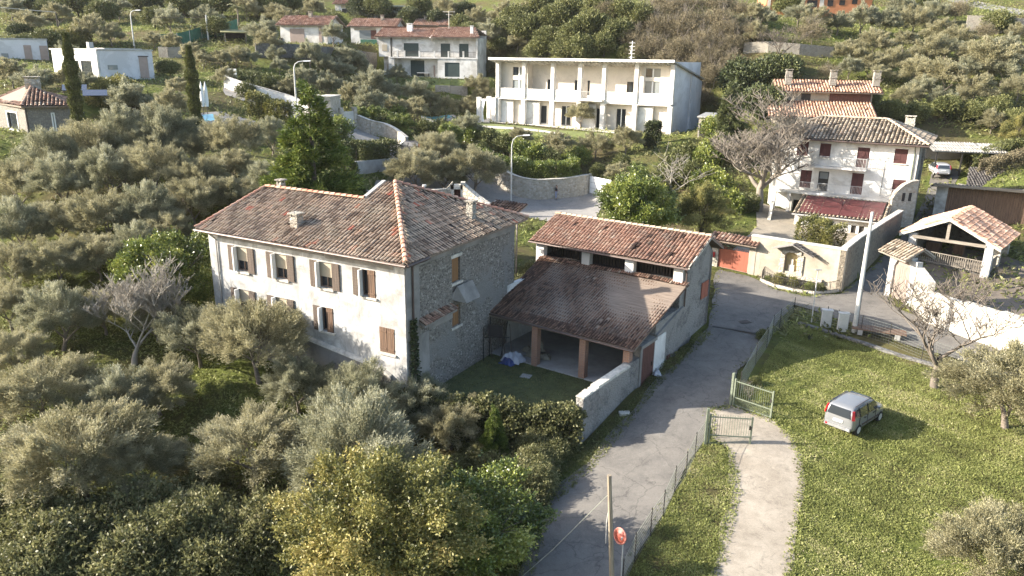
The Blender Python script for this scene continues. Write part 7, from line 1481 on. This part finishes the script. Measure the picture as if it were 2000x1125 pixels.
    MB().hexa([(X(2.5), -.58 * sy, .99 * sz), (X(2.86), -.6 * sy, 1.0 * sz), (X(2.86), .6 * sy, 1.0 * sz), (X(2.5), .58 * sy, .99 * sz), (X(2.15), -.55 * sy, 1.46 * sz), (X(2.26), -.53 * sy, 1.46 * sz), (X(2.26), .53 * sy, 1.46 * sz), (X(2.15), .55 * sy, 1.46 * sz)]).build('windscreen', glass_m, t)
    MB().box(X(-.035), X(.05), -.24 * sy, .24 * sy, .66 * sz, .77 * sz).build('number_plate', white_paint, t); MB().box(X(-.06), X(.1), -.66 * sy, .66 * sy, .33 * sz, .48 * sz).build('bumper', gutter_m if suv else plain('grey_bumper', (.20, .20, .20), .6, 0, .1, 3, 0) if 'grey_bumper' not in MATS else MATS['grey_bumper'], t)
    for s in (-1, 1): MB().tube([(X(-.075), .55 * sy * s, .42 * sz), (X(0), .55 * sy * s, .42 * sz)], .055, 8).build('reflector', white_paint if s < 0 else MATS['tail_red'], t)
    return t
def paint(name, c, metal=.5):
    m, nt, b = newmat(name); b.inputs['Base Color'].default_value = (*c, 1); b.inputs['Metallic'].default_value = metal; b.inputs['Roughness'].default_value = .35; b.inputs['Coat Weight'].default_value = .6; b.inputs['Coat Roughness'].default_value = .08; return m
rc_, fcx = (az(1612, 822, -.3) + az(1663, 847, -.3)) / 2, None
hd = az(1708, 800, -.3) - az(1663, 847, -.3); cyaw = math.degrees(math.atan2(hd[1], hd[0])); cyaw = 41
cp = np.array([17.55, 35.15, 0]); cp[2] = H(cp[0], cp[1]) + .03
car('small silver grey hatchback parked on the grass meadow', None, cyaw, paint('silver_grey_paint', (.24, .245, .25), .35), loc=cp)
car('dark parked car half hidden by the olive on the hillside road', (800, 300), 150, paint('black_car_paint', (.02, .022, .025), .2), 4.4, 1.8, 1.6, True)
car('silver car parked in the alley beside the balcony house', (1832, 340), 75, paint('pale_silver_paint', (.55, .56, .58), .3), 4.3, 1.75, 1.5)
# ---------------------------------------------------------------- person by the garden wall
def person(label, base, hpx, face):
    B = on(*base); t = thing('person', label, 'person', B, face); s = 1.72
    def skin(name, V, E, R, mat, sub=2):
        me = bpy.data.meshes.new(name); me.from_pydata(V, E, []); o = bpy.data.objects.new(name, me); C.objects.link(o); o.parent = t; me.materials.append(mat)
        md = o.modifiers.new('skin', 'SKIN'); md.use_smooth_shade = True; sk = me.skin_vertices[0].data if me.skin_vertices else None
        if sk is None: me.skin_vertices.new() if hasattr(me.skin_vertices, 'new') else None; sk = me.skin_vertices[0].data
        for i, r in enumerate(R): sk[i].radius = (r, r) if not isinstance(r, tuple) else r
        sk[0].use_root = True; ss = o.modifiers.new('ss', 'SUBSURF'); ss.levels = ss.render_levels = sub; return o
    V = [(0, 0, .95), (0, 0, 1.15), (0, 0, 1.38), (0, 0, 1.50), (.01, 0, 1.60), (.02, 0, 1.70)]; E = [(0, 1), (1, 2), (2, 3), (3, 4), (4, 5)]; R = [(.15, .11), (.14, .10), (.16, .11), .055, .088, .07]
    for s_ in (1, -1):
        i = len(V); V += [(0, .10 * s_, .90), (.03 * s_, .11 * s_, .50), (-.02 * s_, .11 * s_, .09), (.14 - .02 * s_, .12 * s_, .04)]; E += [(0, i), (i, i + 1), (i + 1, i + 2), (i + 2, i + 3)]; R += [.092, .062, .042, .038]
        i = len(V); V += [(0, .20 * s_, 1.42), (-.02, .24 * s_, 1.15), (.20, .17 * s_, 1.06), (.29, .13 * s_, 1.10)]; E += [(2, i), (i, i + 1), (i + 1, i + 2), (i + 2, i + 3)]; R += [.055, .043, .034, (.03, .018)]
        w_ = i + 3
        for f in range(4): j = len(V); a = (f - 1.5) * .018; V += [(.345, (.13 + a * .8) * s_, 1.115), (.38 - abs(f - 1.2) * .006, (.12 + a) * s_, 1.095)]; E += [(w_, j), (j, j + 1)]; R += [.010, .008]
        j = len(V); V += [(.31, (.10) * s_, 1.13), (.34, (.085) * s_, 1.125)]; E += [(w_, j), (j, j + 1)]; R += [.011, .009]
    b = skin('body', V, E, R, plain('walker_skin', (.36, .22, .16), .6, 0, .05, 3, 0), 1)
    skin('jacket', [(0, 0, .88), (0, 0, 1.15), (0, 0, 1.40), (0, 0, 1.48), (0, .20, 1.42), (-.02, .245, 1.14), (.15, .19, 1.07), (0, -.20, 1.42), (-.02, -.245, 1.14), (.15, -.19, 1.07)], [(0, 1), (1, 2), (2, 3), (2, 4), (4, 5), (5, 6), (2, 7), (7, 8), (8, 9)], [(.17, .13), (.165, .125), (.18, .13), .07, .07, .058, .05, .07, .058, .05], flat('black_jacket', (.02, .02, .025), .8))
    skin('trousers', [(0, 0, .96), (0, .10, .88), (.03, .11, .50), (-.02, .11, .12), (0, -.10, .88), (-.03, -.11, .50), (.02, -.11, .12)], [(0, 1), (1, 2), (2, 3), (0, 4), (4, 5), (5, 6)], [(.15, .12), .11, .082, .066, .11, .082, .066], plain('pale_blue_jeans', (.30, .33, .44), .8, 0, .1, 4, 0))
    skin('hair', [(-.02, 0, 1.62), (-.01, 0, 1.74)], [(0, 1)], [(.095, .09), (.075, .07)], flat('dark_hair', (.02, .015, .012), .7)); skin('shoe', [(-.05, .11, .04), (.13, .12, .04)], [(0, 1)], [.05, .045], black_void); skin('shoe', [(-.03, -.11, .04), (.16, -.12, .04)], [(0, 1)], [.05, .045], black_void)
    return t
person('person in a black jacket and pale jeans walking beside the curving garden wall', (1086, 389), 30, -20)
# ---------------------------------------------------------------- small items on the slope
def pool(name, pts, mat): sheet(name, pxpoly(pts), mat, .1, 1.0)
sheet('pool_terrace', pxpoly([(385, 222), (430, 218), (500, 238), (490, 246), (430, 246), (392, 242)]), asphalt2, .06, 1.0)
pool('pool_water', [(394, 226), (416, 224), (421, 236), (402, 240)], water); sheet('villa_pool_deck', pxpoly([(822, 226), (890, 223), (895, 235), (850, 240), (824, 236)]), cap_stone, .06, 1.0); pool('villa_pool_water', [(828, 228), (875, 225), (888, 231), (848, 235)], water)
for i, px in enumerate((398, 406)):
    B = on(px, 224); t = thing('pool_umbrella', ['folded white pool umbrella next to the cypress', 'folded white pool umbrella overlooking the grove'][i], 'umbrella', B); MB().tube([(0, 0, 0), (0, 0, 1.0)], .04, 6).build('pole', dark_metal, t); MB().tube([(0, 0, .9), (0, 0, 1.4), (0, 0, 2.8), (0, 0, 3.6)], [.18, .24, .2, .03], 8).build('folded_canopy', white_paint, t)
nf = [on(*p) for p in ((315, 92), (348, 90), (372, 84), (395, 76), (440, 68), (465, 60))]
t = thing('netted_fence', 'dark green netted fence climbing above the cube house', 'fence', nf[0]); m = MB()
for a, b in zip(nf, nf[1:]): a, b = a - nf[0], b - nf[0]; m.q((a[0], a[1], a[2]), (b[0], b[1], b[2]), (b[0], b[1], b[2] + 2), (a[0], a[1], a[2] + 2)); MB().tube([(a[0], a[1], a[2]), (a[0], a[1], a[2] + 2.1)], .05, 5).build('post', pale_metal, t)
m.build('net', green_net, t)
polywall('stone_wall', 'short grey stone wall under the green netted fence', [on(*p) for p in ((312, 112), (330, 113), (355, 112))], 1.6, .4, wall_stone)
def hut(label, b0, b1, h, d, mat, rmat, slope=.5):
    A, B = on(*b0), on(*b1); L = float(np.linalg.norm((B - A)[:2])); t = thing('timber_shelter', label, 'shelter', A, math.degrees(math.atan2(*(B - A)[[1, 0]])))
    MB().box(.4, L - .4, d - .3, d - .1, -1, h).build('back_wall', mat, t)
    for x in (.3, L - .5): MB().box(x, x + .2, .1, .3, -1, h).build('post', beam, t)
    slab(MB(), [(-.3, -.4, h), (L + .3, -.4, h), (L + .3, d, h + slope), (-.3, d, h + slope)], .15).build('roof', rmat, t)
hut('low green roofed shelter with dark open front', (436, 84), (486, 82), 1.8, 3, black_void, plain('mossy_roof_felt', (.30, .27, .12), .9, 0, .3, 1, .2)); hut('long dark shed among the olives on the top terrace', (338, 34), (392, 33), 2.4, 3, dark_wall, plain('grey_felt', (.26, .24, .20), .9, 0, .2, 1, .2)); hut('pale roofed white garden shelter beside the porch villa', (760, 30), (790, 32), 2.2, 3, white_paint, white_paint, .2)
def palm(label, base, top, r=1.6, n=22, group=None):
    B = on(*base); zt = pl(top[0], top[1], B, 0)[2]; h = zt - B[2]; t = thing('palm_tree', label, 'palm', B, 0, group); MB().tube([(0, 0, -.2), (.05, 0, h * .5), (0, 0, h)], [.22, .17, .15], 8).build('trunk', bark, t)
    rg = np.random.RandomState(int(base[0])); P, D = [], []
    for i in range(n):
        a = rg.rand() * 6.28; e = rg.uniform(-.4, 1.1)
        for k in range(14):
            s = k / 13; rr_ = r * s * math.cos(e * .6); z = h + r * (math.sin(e) * s - .9 * s * s * (1.1 - e * .3)) + .1
            for sd in (-1, 1): P.append((math.cos(a) * rr_, math.sin(a) * rr_, z)); D.append((math.cos(a) * .5 - sd * math.sin(a), math.sin(a) * .5 + sd * math.cos(a), -.45))
    P, D = np.array(P), np.array(D); q = bpy.data.objects.new('fronds', leafmesh('fronds', P, D, r * .32, .07, .45 + .2 * rg.randn(len(P)), mid_leaf, rg)); C.objects.link(q); q.parent = t
palm('small palm tree on the white villa lawn', (919, 150), (919, 134), 1.3); palm('tall palm in the garden above the green shelter', (466, 50), (461, 14), 2.0); palm('wide palm beside the bungalow chimney', (600, 34), (592, 16), 2.6); palm('slim palm between the shelter and the bungalow', (500, 32), (497, 6), 1.8)
sg = on(452, 163); t = thing('notice_board', 'small white notice board on the hillside road', 'sign', sg, -10); MB().box(-.9, .9, -.05, .05, .9, 2.0).build('board', white_paint, t); MB().box(-.9, -.8, -.05, .05, 0, .9).box(.8, .9, -.05, .05, 0, .9).build('post', dark_metal, t)
# ---------------------------------------------------------------- grass and ground cover
def cover(name, n, sampler, ll, lw, mat, hfac=.5, k=4, kind='stuff', seed=1, rn=.5, spread=.7, avoid=(), dens=None, tone=.25):
    rg = np.random.RandomState(seed); X, Y = sampler(rg, n); m = np.ones(len(X), bool)
    for p in avoid: m &= ~inpoly(X, Y, p)
    if dens is not None: m &= dens(X, Y, rg)
    X, Y = X[m], Y[m]; Z = HH(X, Y); P = np.stack([X, Y, Z + .01], 1); D = unit(rg, len(P), hfac * 2); PP, DD = shoots(rg, P, D, k, ll * .3, spread); DD[:, 2] = np.abs(DD[:, 2]) * hfac + .1
    patch = np.sin(X * 1.3 + 2 * np.sin(Y * .7)) * np.sin(Y * 1.1 + 1.5 * np.sin(X * .9)) * .2 + np.sin(X * .45 + 1.7) * np.sin(Y * .5 + X * .2) * .12 + np.sin(X * 4 + Y * 3) * .07
    r = rn + np.repeat(patch, k) + rg.randn(len(PP)) * tone * .6; o = bpy.data.objects.new(name, leafmesh(name, PP, DD, ll * (.5 + rg.rand(len(PP))), lw * (.6 + .8 * rg.rand(len(PP))), r, mat, rg)); C.objects.link(o); o['kind'] = kind; return o
def box_sampler(poly):
    P = np.array([p[:2] for p in poly]); a, b = P.min(0), P.max(0)
    def f(rg, n): X = rg.uniform(a[0], b[0], n); Y = rg.uniform(a[1], b[1], n); m = inpoly(X, Y, P); return X[m], Y[m]
    return f
meadow = pxpoly([(1384, 862), (1444, 790), (1500, 700), (1550, 628), (1650, 662), (1760, 700), (1900, 745), (2060, 790), (2060, 1300), (1190, 1300), (1222, 1135), (1300, 1000), (1370, 870)])
clump = lambda X, Y, rg: (np.sin(X * 2.3 + np.sin(Y * 3.1)) * np.sin(Y * 2.7 + np.sin(X * 2.1)) + rg.rand(len(X)) * 1.6) > .25
drv_in = [np.array(p) for p in drive]
mead2 = lambda X, Y, rg: (np.sin(X * 2.3 + np.sin(Y * 3.1)) * np.sin(Y * 2.7 + np.sin(X * 2.1)) + .6 * np.sin(X * .8 + 1) * np.sin(Y * .9 + X * .4) + rg.rand(len(X)) * 1.7) > .34
cover('meadow_grass', 520000, box_sampler(meadow), .066, .024, grass_leaf, .6, 3, seed=2, avoid=(drive, lane), dens=mead2, rn=.52, tone=.32)
tuft = lambda X, Y, rg: (np.sin(X * 3.1 + 2 * np.sin(Y * 1.7)) * np.sin(Y * 3.3 + np.sin(X * 2.9)) + .4 * rg.rand(len(X))) > .72
cover('meadow_weeds', 70000, box_sampler(meadow), .10, .04, grass_leaf, .9, 3, seed=12, avoid=(drive, lane), dens=tuft, rn=.6, tone=.3)
edge = lambda P, w_: (lambda X, Y, rg: np.min([np.abs((X[:, None] - q[None, :, 0]) ** 2 + (Y[:, None] - q[None, :, 1]) ** 2).min(1) for q in [np.array(densify(P, .25))]], 0) < (w_ * rg.rand(len(X))) ** 2)
bb = lambda P: box_sampler([(min(p[0] for p in P) - 1, min(p[1] for p in P) - 1), (max(p[0] for p in P) + 1, min(p[1] for p in P) - 1), (max(p[0] for p in P) + 1, max(p[1] for p in P) + 1), (min(p[0] for p in P) - 1, max(p[1] for p in P) + 1)])
cover('drive_edge_weeds', 50000, bb(drive), .10, .04, grass_leaf, .5, 3, seed=13, dens=edge(drive, .42), rn=.45, avoid=(lane,))
cover('lane_edge_weeds', 60000, bb(lane), .10, .04, mid_leaf, .5, 3, seed=14, dens=edge(lane, .45), rn=.5, avoid=(drive,))
verge = pxpoly([(1140, 868), (1245, 770), (1290, 712), (1380, 645), (1390, 655), (1300, 740), (1215, 850), (1150, 925), (1085, 985), (1060, 1060), (1040, 1125), (1000, 1125), (1030, 1000), (1080, 900)])
cover('verge_grass', 30000, box_sampler(verge), .12, .04, mid_leaf, .5, 3, seed=3, rn=.5)
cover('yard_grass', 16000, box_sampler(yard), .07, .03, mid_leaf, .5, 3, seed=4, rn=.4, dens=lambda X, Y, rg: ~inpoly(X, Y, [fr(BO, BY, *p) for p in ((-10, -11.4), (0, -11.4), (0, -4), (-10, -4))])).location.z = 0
yg = bpy.data.objects['yard_grass']; co_ = np.empty(len(yg.data.vertices) * 3, np.float32); yg.data.vertices.foreach_get('co', co_); co_ = co_.reshape(-1, 3); co_[:, 2] += YZ - HH(co_[:, 0], co_[:, 1]); yg.data.vertices.foreach_set('co', co_.ravel()); yg.data.update()
grove = pxpoly([(-60, 480), (380, 470), (410, 640), (740, 735), (900, 760), (1130, 870), (1040, 960), (990, 1160), (-80, 1160)])
cover('grove_ground_cover', 70000, box_sampler(grove), .16, .06, grass_leaf, .4, 3, seed=5, avoid=(yard, lane), rn=.42, dens=lambda X, Y, rg: (np.sin(X * .5) * np.sin(Y * .6 + X * .3) + rg.rand(len(X)) * 1.2) > .3)
foot = [[fr(MO, MY, *p) for p in ((-14.8, -.3), (.3, -.3), (.3, 12), (-14.8, 10))], [fr(BO, BY, *p) for p in ((-11.4, -16.5), (.3, -16.5), (.3, 1), (-11.4, 1))], [fr(EO, EY, *p) for p in ((-.5, -6), (14, -6), (14, 9.5), (-.5, 9.5))], [fr(Go, GY_, *p) for p in ((u0 - 4, -1.5), (.5, -1.5), (.5, 13), (u0 - 4, 13))]]
slope = [(-75, 46), (80, 46), (110, 190), (-110, 190)]
lawns = [pxpoly([(880, 236), (960, 242), (1190, 262), (1180, 275), (905, 250)]), pxpoly([(745, 160), (940, 156), (990, 160), (800, 178)])]
cover('hillside_grass', 150000, box_sampler(slope), .42, .12, grass_leaf, .35, 2, seed=6, avoid=[lane, back_road, upper_road, courtyard, yard] + foot + lawns, rn=.46, dens=lambda X, Y, rg: (np.sin(X * .23 + 1) * np.sin(Y * .19 + X * .1) + rg.rand(len(X)) * 1.5) > .4)
cover('hillside_scrub', 60000, box_sampler(slope), .38, .17, bramble_leaf, .8, 4, seed=7, avoid=[lane, back_road, upper_road, courtyard, yard] + foot + lawns, rn=.5, dens=lambda X, Y, rg: (np.sin(X * .31 + 2) * np.sin(Y * .37 + X * .13) + .6 * np.sin(X * .9) * np.sin(Y * .8)) > .35)
# ---------------------------------------------------------------- the air
HAZE = .00009
if HAZE:
    hz = MB(); hz.box(-245, 245, -6, 345, -12, 105); o = hz.build('haze', None); m = bpy.data.materials.new('pale_air'); m.use_nodes = True; nt = m.node_tree; nt.nodes.remove(nt.nodes['Principled BSDF'])
    v = nt.nodes.new('ShaderNodeVolumePrincipled'); v.inputs['Density'].default_value = HAZE; v.inputs['Color'].default_value = (.92, .90, .86, 1); v.inputs['Anisotropy'].default_value = .2; nt.links.new(v.outputs[0], nt.nodes['Material Output'].inputs['Volume'])
    o.data.materials.append(m); o['kind'] = 'stuff'; o['label'] = 'thin pale haze in the valley air'
    SC.cycles.volume_bounces = 0
